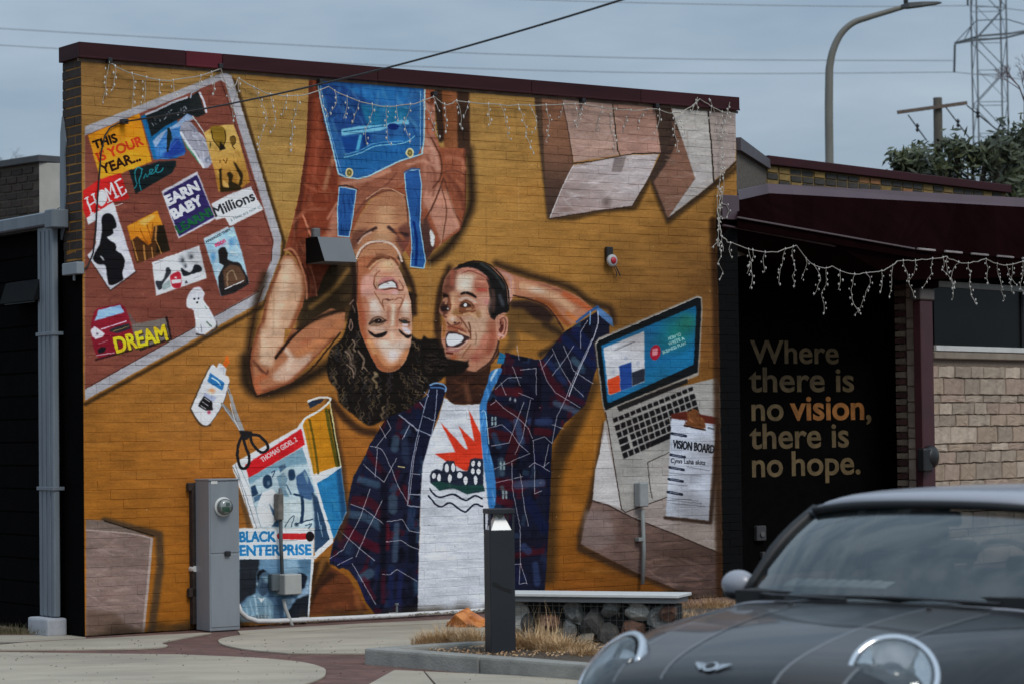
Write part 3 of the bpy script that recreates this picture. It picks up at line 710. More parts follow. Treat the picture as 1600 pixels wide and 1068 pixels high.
def paint_glue():
    gb = R3([(1105,590),(1150,595),(1170,565),(1215,600),(1210,640),(1238,690),(1190,850),(1100,985),(1040,980),(980,890),(985,850)])
    line(R3([(1105,590),(985,850),(985,900),(1040,985),(1100,990)]), 5, (70,50,30), soft=1.5)
    fill(gb, (206,204,206), .4, sm=True)
    fill(R3([(1170,565),(1215,600),(1205,640),(1155,600)]), (190,190,194), .5)
    fill(R3([(1195,575),(1218,508),(1232,520),(1240,560),(1212,600)]), (212,92,20), .4)
    fill(R3([(1105,630),(1205,700),(1190,755),(1085,690)]), (34,104,164), .4); line(R3([(1115,665),(1150,685),(1175,715)]), 2, (170,200,220))
    blob(R3((1115,755))[0], 9, 7, (226,130,60), .8); blob(R3((1105,770))[0], 5, 4, (240,220,200), .9)
    fill(R3([(1065,770),(1150,800),(1130,830),(1060,800)]), (150,160,196), .8, alpha=.8)
    fill(R3([(1060,790),(1120,830),(1125,890),(1080,895),(1020,860)]), (30,26,28), .4)
    for a in [(1065,805,1100,830),(1050,830,1090,858),(1040,855,1075,880)]: line(R3([(a[0],a[1]),(a[2],a[3])]), .9, (196,196,200), sm=False)
    blob(R3((1098,905))[0], 4.5, 5, (170,40,70), 1)
    line(R3([(1235,700),(1190,850),(1105,985)]), 1, (80,80,90))
    # magazine
    line(K5([(640,0),(720,420),(745,700),(700,860)]), 10, (70,44,26), soft=4, sm=False, alpha=.8)
    line(K5([(60,560),(120,780)]), 8, (80,60,40), soft=3, sm=False, alpha=.7)
    fill(K5([(10,400),(60,360),(430,155),(470,100),(630,0),(712,400),(745,700),(655,885),(545,1000),(540,800),(150,800)]), (206,206,208), .4)
    # back pages: ochre and blue
    fill(R6([(495,700),(560,645),(670,590),(695,560),(765,1005),(580,1067),(520,800)]), (186,116,14), .4)
    fill(R6([(540,575),(560,557),(655,545),(640,565),(555,610)]), (34,44,62), .4)
    for a, w, c in [([(550,690),(585,870),(610,1060)],3.4,(92,74,14)),([(525,720),(560,900),(580,1060)],2.4,(150,110,20)),([(665,620),(690,760),(740,1005)],5,(84,74,16)),([(685,620),(720,800),(755,1005)],3,(44,46,18))]:
        line(R6(a), w, c, soft=1)
    line(R6([(540,563),(600,540),(680,535),(690,560),(610,630),(520,680),(490,740)]), 3.2, (214,208,200), soft=.5)
    line(R6([(690,555),(725,780),(768,1005)]), 1.6, (190,186,140), soft=.5)
    fill(K5([(552,515),(708,405),(742,690),(715,760),(665,870)]), (28,112,164), .5)
    scrib(K5([(552,515),(708,405),(742,690),(665,870)]), 40, 4, [(50,130,170),(20,90,150),(70,140,160)], 22, 1.3, .4, 1.5, seed=4)
    fill(K5([(680,425),(712,405),(745,690),(715,760)]), (24,70,110), 2.5)
    line(K5([(553,505),(620,470),(710,402)]), 1.6, (206,206,204), sm=False)
    # cover
    fill(K5([(95,395),(455,160),(480,265),(120,478)]), (202,22,28), .4)
    text('THOMAS GIDEL 2', K5((205,375))[0], K5((432,238))[0], 7.5, (226,190,190), bold=.6)
    cov = K5([(115,480),(470,275),(640,870),(540,960),(540,800),(190,800)])
    fill(cov, (170,190,196), .4)
    with clip(cov):
        D1, D2, D3, Lt = (32,56,84), (66,96,124), (110,142,160), (214,218,220)
        fill(K5([(110,480),(480,270),(520,380),(380,400),(300,430),(200,470),(120,520)]), (112,150,168), 2)
        fill(K5([(125,540),(160,520),(180,580),(140,600)]), D1, .8); fill(K5([(150,600),(210,570),(215,600),(155,635)]), D2, .8)
        fill(K5([(205,570),(270,545),(320,600),(320,720),(300,790),(180,790),(160,700)]), Lt, 1)
        fill(K5([(210,480),(235,455),(262,470),(268,520),(240,545),(215,530)]), D1, .6, sm=True); blob(K5((245,510))[0], 4, 6, D3, .8)
        fill(K5([(250,640),(285,690),(320,740),(330,790),(265,790),(300,740),(270,710)]), D2, .8)
        fill(K5([(300,470),(340,440),(370,480),(350,540),(380,600),(330,590)]), D3, 1); fill(K5([(310,400),(350,385),(360,410),(320,440)]), D2, 1)
        fill(K5([(375,430),(410,425),(415,480),(380,490)]), D1, .6, sm=True)
        fill(K5([(420,470),(480,420),(505,470),(540,560),(520,620),(450,600),(430,540)]), (56,88,128), .8); fill(K5([(470,430),(500,460),(500,520),(480,480)]), D3, 1)
        fill(K5([(340,640),(430,600),(520,650),(530,760),(420,790),(340,790)]), (190,204,206), 1.5)
        line(K5([(460,600),(465,680),(455,760)]), 5, D1, soft=.8); line(K5([(410,580),(450,590)]), 3, D1)
        line(K5([(350,790),(380,740),(410,720),(390,790)]), 1.2, D1); line(K5([(420,770),(460,760),(530,740)]), 2, D1); blob(K5((425,775))[0], 6, 5, (20,40,60), .9)
        line(K5([(480,780),(520,770),(500,800)]), 1.4, D1)
        fill(K5([(520,560),(560,600),(650,880),(540,960),(540,700)]), (38,62,90), 1.5)
        for a in [(560,700,575,800),(580,780,590,850),(600,700,625,830)]: line(K5([(a[0],a[1]),(a[2],a[3])]), 1.3, (130,160,180), soft=.6)
        line(K5([(270,470),(285,430),(265,440)]), 1.4, D1); line(K5([(360,520),(390,580)]), 2, D2)
    line(K5([(470,275),(560,560),(652,885),(540,985)]), 4.2, (212,214,216), sm=False, soft=.5)
    line(K5([(30,390),(90,560),(170,800)]), 1.2, (120,130,136), sm=False); line(K5([(60,400),(130,560),(195,790)]), 1, (130,150,160), sm=False); line(K5([(15,405),(55,480),(140,790)]), 1, (110,100,96), sm=False)
    # scissors
    g1 = (128,124,122)
    line(R3([(1185,845),(1250,920),(1330,1040)]), [4, 7, 7], g1, soft=.4, sm=False); line(R3([(1230,740),(1270,880),(1330,1040)]), [3, 5, 6.5], (150,148,148), soft=.4, sm=False)
    line(R3([(1232,745),(1275,880),(1300,950)]), 1, (60,52,46), sm=False); line(R3([(1190,850),(1290,990)]), .8, (196,194,194), sm=False)
    line(R6([(0,520),(30,620),(90,780)]), 5, (150,146,144), soft=.4, sm=False); line(R6([(0,580),(30,690),(95,830)]), 1.2, (200,198,198), sm=False)
    bl = (30,28,30)
    fill(R6([(60,765),(150,770),(160,800),(110,830),(80,820)]), bl, .4)
    line(R6([(130,790),(200,800),(250,850),(260,890),(230,915),(190,900),(150,850),(140,800)]), 4.4, bl)
    line(R6([(75,810),(55,870),(50,950),(65,1010),(90,1030),(120,1010),(130,950),(105,870),(90,820)]), 4.4, bl)
    # BLACK ENTERPRISE cover
    be = K6([(80,85),(780,90),(770,380),(725,930),(80,960)])
    fill(be, (206,212,216), .4)
    bt = (26,116,176)
    text('BLACK', K6((88,210))[0], K6((415,206))[0], 15.5, bt, bold=1.8)
    text('ENTERPRISE', K6((90,338))[0], K6((748,330))[0], 16, bt, bold=1.8)
    line(K6([(455,160),(700,160)]), 9.4, (192,30,34), sm=False, soft=.4); fill(K6([(428,158),(480,118),(480,200)]), (170,24,28), .4)
    blob(K6((738,162))[0], 6.5, 8, (30,22,24), 1, hard=1)
    ph = K6([(84,375),(752,372),(715,935),(84,960)])
    fill(ph, (92,128,156), .4, g=((70,100,130), K6((300,380))[0], K6((300,900))[0]))
    with clip(ph):
        fill(K6([(84,375),(270,375),(260,520),(230,700),(160,720),(84,800)]), (34,38,44), 2)
        fill(K6([(500,375),(620,375),(650,480),(560,520),(480,500)]), (120,150,170), 3); fill(K6([(620,375),(752,372),(740,520),(670,500)]), (70,104,130), 3)
        # man in the left
        fill(K6([(100,840),(140,760),(240,690),(330,720),(400,800),(420,960),(90,960)]), (104,138,158), 1.5, sm=True)
        for a in [(180,760,220,900),(320,740,330,900),(360,800,370,920),(150,820,160,930)]: line(K6([(a[0],a[1]),(a[2],a[3])]), 3, (140,172,188), soft=1.5, alpha=.8)
        fill(K6([(245,500),(290,470),(340,490),(370,540),(365,640),(330,700),(290,715),(250,660),(240,580)]), (62,84,104), .8, sm=True)
        fill(K6([(245,520),(265,480),(310,468),(340,485),(300,495),(270,530),(262,590)]), (20,22,26), .6)
        blob(K6((335,560))[0], 6, 9, (120,152,168), .9); blob(K6((310,540))[0], 5, 5, (110,140,156), .7); blob(K6((248,600))[0], 2.6, 4, (140,160,166), .9)
        fill(K6([(285,590),(360,600),(355,650),(330,700),(295,710),(270,660)]), (48,66,88), 1, alpha=.8)
        fill(K6([(250,720),(290,780),(320,730),(280,740)]), (206,214,216), .6); line(K6([(225,710),(250,880)]), 3, (150,180,194), soft=1)
        for i in range(7): line(K6([(170+i*30,900-(i%2)*10),(172+i*32,940)]), 1.5, (170,190,200), soft=.6)
        fill(K6([(420,540),(500,540),(520,640),(520,700),(460,720),(400,720)]), (96,128,146), 2)
        fill(K6([(400,820),(560,780),(600,960),(400,960)]), (70,96,120), 2)
        # second figure
        fill(K6([(620,510),(680,505),(725,560),(690,640),(650,640),(620,600)]), (26,32,44), 1, sm=True); fill(K6([(560,660),(640,620),(660,690),(600,740),(560,720)]), (50,70,90), 1)
        fill(K6([(720,520),(735,620),(715,760),(640,780),(620,720),(690,640)]), (128,156,180), 1.5)
        fill(K6([(620,740),(735,700),(720,935),(520,945),(540,850)]), (28,32,40), 1.5); fill(K6([(500,740),(600,740),(560,820),(500,900)]), (140,170,190), 1.5)
    line(K6([(770,375),(745,600),(722,930)]), 2.6, (200,204,206), sm=False)
    line(K6([(82,368),(765,366)]), 1.4, (206,210,214), sm=False)

def paint_laptop():
    line(T4([(215,400),(240,600),(280,830),(350,1100)]), 8, (70,48,28), soft=3, sm=False, alpha=.7)
    fill(T5([(235,0),(290,-40),(860,-180),(880,-100),(870,0),(700,420),(590,480),(345,565),(325,550)]), (146,142,136), .4)
    line(T5([(235,0),(325,552),(345,568),(480,520),(575,485)]), 1.6, (58,44,38), sm=False)
    line(T5([(470,290),(480,400),(495,490)]), 1.4, (66,58,52), sm=False); line(T5([(470,290),(590,235)]), 1.4, (66,58,52), sm=False)
    fill(T5([(480,295),(590,240),(590,470),(500,490)]), (156,150,144), 1)
    # lid
    lid = T4([(212,395),(232,372),(860,100),(885,108),(888,180),(865,580),(300,810),(275,825),(262,800)])
    fill(T4([(205,395),(228,362),(862,92),(892,100),(895,180),(872,590),(870,600),(300,820),(270,835),(255,800)]), (152,142,130), .4)
    fill(lid, (14,20,24), .4)
    fill(T4([(345,800),(800,620),(800,650),(360,832)]), (30,28,28), .8)
    scr = T4([(245,410),(850,158),(856,180),(838,530),(300,775),(285,770)])
    fill(scr, (20,104,156), .5, g=((10,90,140), T4((300,500))[0], T4((850,400))[0]))
    with clip(scr):
        blob(T4((730,330))[0], 42, 44, (20,110,100), .9); blob(T4((800,260))[0], 26, 26, (30,110,84), .8); blob(T4((640,400))[0], 26, 26, (14,96,110), .7)
        fill(T4([(500,600),(840,420),(838,540),(520,700)]), (14,110,160), 5, alpha=.8)
    fill(T4([(260,425),(522,318),(524,640),(305,725),(290,720)]), (196,196,200), .4)
    fill(T4([(285,628),(362,598),(370,700),(305,722),(292,715)]), (214,62,24), .4); fill(T4([(360,540),(438,514),(445,672),(370,700)]), (26,62,138), .4)
    fill(T4([(440,582),(525,552),(524,635),(446,668)]), (38,44,58), .4)
    line(T4([(330,440),(460,385)]), 1.6, (130,130,136), sm=False); line(T4([(335,428),(450,385)]), .8, (120,124,130), sm=False)
    for a in [(320,580,15),(400,490,12),(480,520,15)]:
        blob(T4((a[0],a[1]))[0], 4, 5, (120,130,160), .7); blob(T4((a[0],a[1]))[0], 2, 3, (190,196,206), .9)
    blob(T4((592,452))[0], 8.2, 12, (170,20,44), 1, rot=.2, hard=1); fill(T4([(572,432),(608,425),(608,468),(574,476)]), (216,130,140), .6)
    for k, (a, b) in enumerate([((680,376),(758,346)),((680,410),(780,370)),((642,462),(788,400))]):
        text(['HOW TO','WRITE A','BUSINESS PLAN'][k], T4(a)[0], T4(b)[0], 5, (150,186,180), bold=.5, alpha=.85)
    line(T4([(212,395),(232,372),(860,100),(886,106)]), 1.1, (196,186,176), sm=False)
    # keys: six rows in perspective
    rows = 6
    with clip(T4([(300,880),(840,650),(880,800),(900,1100),(320,1300)])):
        A0, A1 = np.array((318, 878.)), np.array((838, 668.)); B0, B1 = np.array((392, 1145.)), np.array((905, 920.))
        for r_ in range(rows):
            t0 = (r_/rows)**1.0; t1 = t0+0.78/rows*(0.75 if r_ == 0 else 1)
            a0, a1 = A0+(B0-A0)*t0, A1+(B1-A1)*t0; b0, b1 = A0+(B0-A0)*t1, A1+(B1-A1)*t1
            if r_ < 5: cells = [(i/14, (i+.8)/14) for i in range(14)]
            else: cells = [(i/14, (i+.8)/14) for i in range(3)]+[(3/14,4/14-.01),(4/14, 9.8/14)]+[(i/14, (i+.8)/14) for i in range(10, 14)]
            if r_ in (3, 4): cells = [(0, 1.5/14)]+cells[2:]
            for u0, u1 in cells:
                q = [a0+(a1-a0)*u0, a0+(a1-a0)*u1, b0+(b1-b0)*u1, b0+(b1-b0)*u0]
                fill(T4([tuple(p) for p in q]), (20,18,20), .15)
    # clipboard
    line(T4([(985,880),(988,1060)]), 3, (50,34,28), soft=1, sm=False)
    line(T5([(860,80),(840,400),(818,625),(570,598)]), 6, (60,44,36), soft=2, sm=False)
    fill(T4([(690,850),(780,830),(990,870),(985,915),(700,885)]), (84,30,20), .5)
    fill(T4([(695,875),(985,915),(955,1175)] )+T5([(810,615),(572,588),(585,400)]), (178,184,196), .4)
    fill(T4([(775,915),(800,890),(795,840),(820,825),(830,810),(870,825),(872,860),(905,880),(918,935),(890,945)]), (104,58,28), .5)
    scrib(T4([(775,915),(800,840),(830,810),(870,825),(918,935)]), 16, 2, [(150,90,50),(70,36,20)], 8, 1.0, .7, .6, seed=3)
    line(T4([(778,922),(915,950)]), 2.4, (50,22,16), sm=False)
    text('VISION BOARD', T5((610,208))[0], T5((838,240))[0], 12.5, (28,30,36), bold=1.1, up=(.08,-1))
    for (x, y) in [(605,130),(597,248),(592,318),(587,382),(582,455)]:
        line(T5([(x,y),(x+78,y+14)]), 4.2, (34,40,56), sm=False); line(T5([(x+10,y+2),(x+60,y+10)]), 1, (120,130,150), sm=False)
    text('Cynn Laha skitz', T5((598,292))[0], T5((790,305))[0], 7, (60,64,72), bold=.7)
    for y0_, x1_ in [(315,815),(348,770),(410,690),(488,750),(500,770),(515,790)]:
        x = 590-(y0_-300)*.06
        line(T5([(x+(100 if y0_==315 else 0),y0_),(x1_,y0_+(x1_-x)*.1)]), 1.0, (110,116,126), sm=False, soft=.5)
    line(T5([(808,98),(838,106)]), 3, (90,100,110), sm=False)

SK = dict(hi=(196,170,158), lt=(188,140,108), md=(160,98,64), dk=(112,60,36), vd=(58,32,22))

def paint_woman():
    # drop shadows
    sh = (40,28,18)
    line(G6([(975,380),(990,560),(985,680),(930,800),(860,900),(780,960)]), 13, (38,26,18), soft=8, alpha=.95)
    line(G6([(560,1000),(640,1068)]), 20, (40,30,20), soft=11)
    line([(384,560),(386,596),(406,614),(450,604),(500,578),(530,560)], 17, (30,22,16), soft=10, alpha=.95)
    line([(414,430),(400,480),(390,540),(388,590)], 12, (44,30,18), soft=8, alpha=.9)
    fill([(448,420),(556,405),(560,480),(545,500),(470,525),(456,480)], (60,42,24), 5, alpha=.9)
    fill(R5([(600,500),(880,490),(880,640),(820,790),(480,960),(500,800)]), (48,36,22), 5, alpha=.92)
    line(R5([(820,540),(700,690),(560,800)]), 6, (150,104,48), soft=5, alpha=.8); line(R5([(860,560),(850,700),(780,740)]), 8, (80,58,34), soft=4, alpha=.7)
    fill([(640,420),(700,432),(690,470),(650,480)], (150,100,44), 4, alpha=.5)
    # vertical arms / torso at the right
    fill(G6([(780,30),(980,35),(985,400),(960,420),(880,380),(820,300)]), (60,38,26), 1.5)
    fill(G6([(835,40),(915,40),(920,380),(850,370)]), (118,66,34), 2.0, g=((140,80,46), G6((840,100))[0], G6((920,100))[0]))
    line(G6([(945,95),(950,370)]), 9, (56,38,28), soft=3); line(G6([(815,100),(830,330)]), 8, (52,34,26), soft=3)
    # shirt body
    shirt = G6([(145,-25),(215,-25),(740,0),(800,20),(800,300),(830,370),(960,375),(965,560),(960,700),(935,800),(840,870),(800,900),(750,965),(700,1000),(640,900),(640,700),(560,600),(460,640),(400,740),(360,850),(380,960),(330,960),(110,960),(20,900),(60,760),(95,600),(130,350)])
    fill(shirt, (146,74,46), .6)
    with clip(shirt):
        fill(G6([(145,25),(215,30),(290,500),(300,620),(280,760),(180,860),(20,900),(95,600),(130,350)]), (126,52,30), 1.5)
        scrib(G6([(100,25),(215,30),(300,540),(290,800),(20,900)]), 130, 6, [(146,66,38),(108,44,26),(160,84,54),(92,38,24),(134,54,30)], 34, 1.5, .5, 2.2, seed=51)
        line(G6([(270,420),(240,520),(225,580)]), 7, (168,112,78), soft=3, alpha=.7); line(G6([(190,30),(215,200),(240,330)]), 6, (90,38,26), soft=3)
        line(G6([(150,30),(140,250),(110,560),(70,800)]), 6, (84,38,24), soft=3)
        line(G6([(110,720),(140,800),(150,830)]), 3, (186,110,80), soft=1); line(G6([(240,740),(290,660)]), 4, (172,104,76), soft=2)
        fill(G6([(270,690),(300,700),(290,830),(230,850)]), (176,112,86), 3, alpha=.8)
        # middle bib area
        fill(G6([(300,530),(500,480),(640,430),(740,420),(820,480),(830,560),(780,640),(640,560),(520,600),(400,700),(300,620)]), (146,82,58), 2.5)
        scrib(G6([(300,530),(640,430),(820,480),(800,640),(640,560),(400,700)]), 70, 5, [(170,106,78),(132,72,48),(116,60,42),(160,94,68)], 26, -.7, .5, 2.0, seed=52)
        # right sleeve
        fill(G6([(735,300),(800,300),(835,500),(800,640),(740,700),(730,420)]), (158,96,74), 2)
        scrib(G6([(735,120),(800,90),(835,500),(800,660),(730,650)]), 60, 5, [(196,136,112),(150,86,60),(182,118,92)], 26, 1.5, .5, 1.8, seed=53)
        line(G6([(760,130),(800,200),(790,260)]), 4, (110,58,38), soft=1.5); line(G6([(780,320),(830,420),(830,520),(790,580)]), 2.6, (96,52,36), soft=1)
        fill(G6([(850,380),(960,390),(960,700),(900,720),(850,560)]), (142,74,48), 2)
        scrib(G6([(850,380),(960,390),(960,700),(860,700)]), 50, 5, [(168,96,66),(120,58,38),(156,84,56)], 26, 1.4, .5, 1.8, seed=54)
        fill(G6([(740,640),(830,560),(900,720),(930,790),(830,860),(800,780)]), (180,120,96), 2.5)
        line(G6([(845,530),(800,650),(740,760)]), 2.6, (92,50,36), soft=1); line(G6([(850,540),(890,680),(935,760)]), 2.2, (96,54,38), soft=1); line(G6([(830,560),(860,700),(840,840)]), 2, (110,64,46), soft=1)
        line(G6([(960,380),(965,560),(960,700),(935,800)]), 5, (84,44,30), soft=2)
        line(G6([(840,500),(900,490),(955,510)]), 2.4, (110,58,40), soft=1)
        fill(G6([(700,760),(760,740),(790,820),(800,900),(760,960),(690,960)]), (74,46,40), 3)
        fill(G6([(775,800),(798,830),(795,880),(782,880)]), (216,212,206), .5, sm=True)
        line(G6([(840,780),(830,870),(770,950)]), 1.8, (176,124,96), soft=.6)
        # lower left sleeve region
        fill(G6([(20,900),(110,850),(330,860),(340,960),(240,1000),(200,1068),(100,1040),(60,960)]), (112,56,38), 3)
    with clip(shirt):
        for a, w, c in [([(160,60),(150,260),(120,480),(90,700)],7,(92,38,24)),([(190,120),(190,300),(170,520),(150,640)],6,(150,70,46)),([(230,330),(250,450),(280,560)],5,(98,42,28)),([(60,760),(130,700),(230,690)],5,(158,84,58)),([(70,820),(160,790),(250,800)],4,(84,36,24)),
                        ([(120,560),(190,600),(270,610)],4,(160,82,54)),([(740,140),(790,170),(800,230)],6,(198,140,116)),([(745,330),(800,400),(815,480)],7,(206,150,126)),([(760,420),(800,520),(790,620)],4,(120,66,48)),([(860,420),(930,430),(955,480)],6,(176,106,76)),
                        ([(870,520),(930,600),(950,690)],6,(108,52,36)),([(855,600),(900,720),(920,780)],6,(196,138,112)),([(320,560),(430,540),(560,490)],7,(196,136,108)),([(420,620),(520,540),(620,480)],5,(140,80,56)),([(330,640),(390,600),(450,560)],5,(118,62,42)),([(660,460),(740,440),(800,470)],5,(198,138,112)),([(700,620),(730,700),(735,760)],5,(126,70,52))]:
            line(G6(a), w, c, soft=2.4, alpha=.6)
    # sleeve at the upper arm
    slv = R5([(370,400),(430,385),(500,320),(600,480),(700,500),(640,600),(600,720),(530,740),(520,640),(460,470),(410,410)])
    fill(slv, (106,48,30), .8); scrib(slv, 60, 5, [(136,66,44),(84,38,26),(120,56,36),(160,90,64)], 22, 1.2, .6, 1.6, seed=55)
    line(R5([(560,520),(590,650),(600,720)]), 2, (150,84,60), soft=1); line(R5([(500,500),(540,600),(545,700)]), 2, (64,30,22), soft=1)
    line(R5([(375,405),(430,400),(480,480),(525,640),(530,740)]), 3.4, (176,108,74), soft=1.2)
    line(R5([(400,440),(450,500),(500,600)]), 4, (56,32,20), soft=2)
    # arm (left), elbow bottom-left, forearm to the head
    arm = R5([(370,440),(430,440),(500,560),(528,680),(500,800),(430,950),(370,1067)])+R6([(380,60),(460,60),(700,-80),(800,-50),(790,60),(640,210),(430,430),(300,480),(195,520),(165,480),(135,300),(150,200),(190,60)])+R5([(215,900),(260,700),(330,520)])
    fill(arm, SK['md'], .8)
    with clip(arm):
        fill(R5([(360,480),(430,470),(490,580),(500,700),(430,900),(360,1067),(230,1067),(240,900),(280,720)]), (196,150,116), 4)
        line(R5([(400,500),(370,680),(320,860),(290,1040)]), 15, (214,174,142), soft=6, alpha=.85)
        line(R5([(520,600),(528,700),(470,850),(400,1000)]), 8, (140,76,44), soft=4)
        line(R5([(340,520),(260,720),(225,900)]), 5, (120,64,38), soft=3)
        line(R6([(200,40),(150,200),(140,320),(170,500)]), 7, (124,62,36), soft=4)
        fill(R6([(210,60),(360,60),(330,200),(290,330),(200,300)]), (198,156,124), 4)
        line(R6([(230,120),(240,280)]), 8, (206,166,134), soft=5)
        fill(R6([(290,380),(420,250),(560,200),(560,280),(400,420),(310,420)]), (190,152,128), 4, alpha=.95)
        line(R6([(380,200),(420,260),(400,330)]), 7, (200,166,142), soft=4)
        line(R6([(470,230),(560,190),(680,110),(760,20)]), 13, (176,106,64), soft=5)
        line(R6([(180,510),(300,475),(430,425),(600,260),(720,130)]), 7, (120,58,32), soft=4)
        line(R6([(160,280),(200,330),(240,380)]), 4, (110,60,40), soft=2.5)
        line(R6([(240,380),(180,420),(200,500)]), 9, (170,88,50), soft=5)
        line(R6([(200,330),(250,370),(260,350)]), 3, (96,50,34), soft=2)
        line(R6([(320,250),(420,120),(470,50),(560,-30)]), 5, (84,44,26), soft=2.5)
        blob(R6((520,150))[0], 16, 7, (168,84,50), .6, -.4)
        line(R6([(420,90),(560,20),(720,-60)]), 4, (150,88,54), soft=3)
    line(R6([(315,262),(350,210),(440,110),(540,20)]), 3.6, (40,24,18), soft=1.2)
    line(R6([(470,60),(620,-20),(780,-70)]), 6, (44,30,20), soft=3)
    line(R6([(145,190),(130,300),(165,500),(200,525),(300,500),(430,440),(560,340),(660,220),(760,90)]), 2.6, (44,26,18), soft=1.2)
    line([(412,448),(398,490),(388,545)], 1.6, (52,30,20), soft=.8)
    # neck and chest (skin)
    fill(G6([(400,740),(470,640),(560,590),(650,620),(670,760),(640,900),(440,900)]), (172,112,76), 1.5)
    neck = F1([(130,-140),(250,-300),(420,-400),(560,-430),(700,-400),(860,-270),(900,-100),(880,100),(790,250),(760,400),(200,560),(170,300),(140,250),(60,100)])
    fill(neck, (172,112,76), .8, sm=True)
    with clip(neck, True):
        line(F1([(560,-380),(540,-200),(520,0)]), 26, (198,146,104), soft=10, alpha=.8)
        fill(F1([(90,-50),(200,-100),(320,-120),(230,0),(130,200),(60,120)]), (104,58,44), 4, alpha=.9)
        fill(F1([(730,-120),(860,-200),(930,-60),(900,250),(800,250),(700,60)]), (100,54,44), 4, alpha=.9)
        line(F1([(420,-120),(280,-40),(180,60)]), 5, (58,36,34), soft=2); line(F1([(600,-130),(700,-60),(860,-20)]), 5, (54,34,34), soft=2)
        line(F1([(350,-60),(250,0),(180,90)]), 3, (206,158,132), soft=2); line(F1([(700,-90),(800,30)]), 5, (150,84,54), soft=3)
        blob(F1((830,120))[0], 9, 12, (130,62,50), .8)
    # neckline
    line(G6([(380,720),(430,660),(500,610),(570,595),(640,620),(655,700),(665,820)]), 2.2, (104,60,44), soft=1)
    line(G6([(370,740),(440,640),(540,570),(600,500)]), 3, (122,66,48), soft=1.5)
    line(G6([(440,640),(540,580),(640,620)]), 1.6, (196,144,112), soft=.8)
    # overall bib
    bib = R4([(590,130),(1345,180),(1340,640),(1300,735),(1180,765),(960,870),(880,890),(760,870),(745,830),(700,650),(650,480),(625,300)])
    fill(bib, (34,88,146), .5)
    with clip(bib):
        fill(R4([(620,220),(900,240),(1080,480),(770,600),(680,480)]), (26,62,122), 4)
        fill(R4([(780,240),(1250,265),(1230,370),(960,350)]), (28,98,160), 3)
        fill(R4([(900,370),(1240,390),(1230,490),(960,530)]), (24,108,150), 3)
        scrib(bib, 170, 4, [(36,100,164),(22,64,126),(60,126,172),(16,50,106),(84,146,176)], 26, 1.3, .4, 2.0, seed=61)
        fill(R4([(770,600),(980,575),(970,680),(800,710)]), (16,60,130), 2)
        line(R4([(905,590),(880,700)]), 5, (70,160,196), soft=1.5); line(R4([(950,590),(920,690)]), 6, (14,50,110), soft=1.5)
        fill(R4([(1020,620),(1230,590),(1290,720),(900,860),(760,840),(790,740)]), (24,92,152), 3, alpha=.8)
        fill(R4([(770,545),(880,525),(1080,510),(1180,480),(1240,480),(1240,510),(1150,510),(1040,555),(900,570),(775,590)]), (104,176,204), .8)
        line(R4([(790,560),(1080,520)]), 1.6, (20,86,140), sm=False)
        blob(R4((1130,525))[0], 9, 5, (16,40,110), 1, hard=.5)
        line(R4([(790,740),(900,710),(1010,660),(1200,640),(1280,590)]), 1.4, (110,180,206)); line(R4([(790,720),(900,690),(1010,640),(1200,625)]), .9, (90,160,200))
        for i in range(14): line(R4([(800+i*35,760-i*8),(806+i*35,800-i*8)]), 2, (14,76,140), soft=.8, alpha=.8)
    line(R4([(605,220),(640,400),(700,640),(750,850),(800,875),(880,888),(960,868),(1180,762),(1330,715),(1345,600),(1350,270)]), 2.2, (150,190,200), soft=.6, sm=False)
    line(R4([(625,230),(660,420),(720,660),(770,840)]), .8, (120,176,206)); line(R4([(1320,280),(1318,680)]), .9, (130,180,206))
    for p in [(825,845),(1247,707)]:
        blob(R4(p)[0], 6.3, 7.6, (206,190,140), 1, hard=1); blob(R4(p)[0], 4, 5.2, (110,96,44), 1, hard=1); blob(R4(p)[0], 2, 2.6, (200,170,90), 1)
    for st in [G6([(300,575),(390,590),(370,740),(352,835),(295,830),(292,700)]), G6([(640,505),(660,490),(718,482),(730,560),(722,780),(750,960),(742,1000),(672,990),(680,880),(670,740),(650,600)])]:
        fill(st, (30,78,142), .5)
        xs_ = [p[0] for p in st]; ys_ = [p[1] for p in st]
        scrib(st, 26, 2.4, [(66,130,180),(16,44,98),(34,88,150),(14,52,112)], 26, 1.45, .6, .8, .12, seed=int(xs_[0]))
        line(st+[st[0]], 1.5, (140,186,206), soft=.4, sm=False)
    line(G6([(300,572),(340,568),(395,588)]), 2, (60,40,40), soft=.6); line(G6([(640,500),(680,480),(720,480)]), 2.4, (60,80,120), soft=.6)
    line(G6([(690,760),(705,860),(700,980)]), 4, (8,34,100), soft=1.5)
    # hair mass
    hair = R5([(880,640),(860,760),(830,830)])+R6([(820,-20),(780,120),(700,200),(670,330),(690,420),(740,480),(760,570),(850,650),(960,730),(1060,700),(1180,650),(1300,590),(1380,470),(1480,400),(1500,300),(1480,160),(1400,130),(1330,140),(1260,90),(1280,-120)])+R5([(1260,700)])
    line(R6([(700,560),(800,680),(900,760),(1000,780)]), 12, (60,36,20), soft=5)
    fill(hair, (24,19,16), 1.6, sm=True)
    r = random.Random(77)
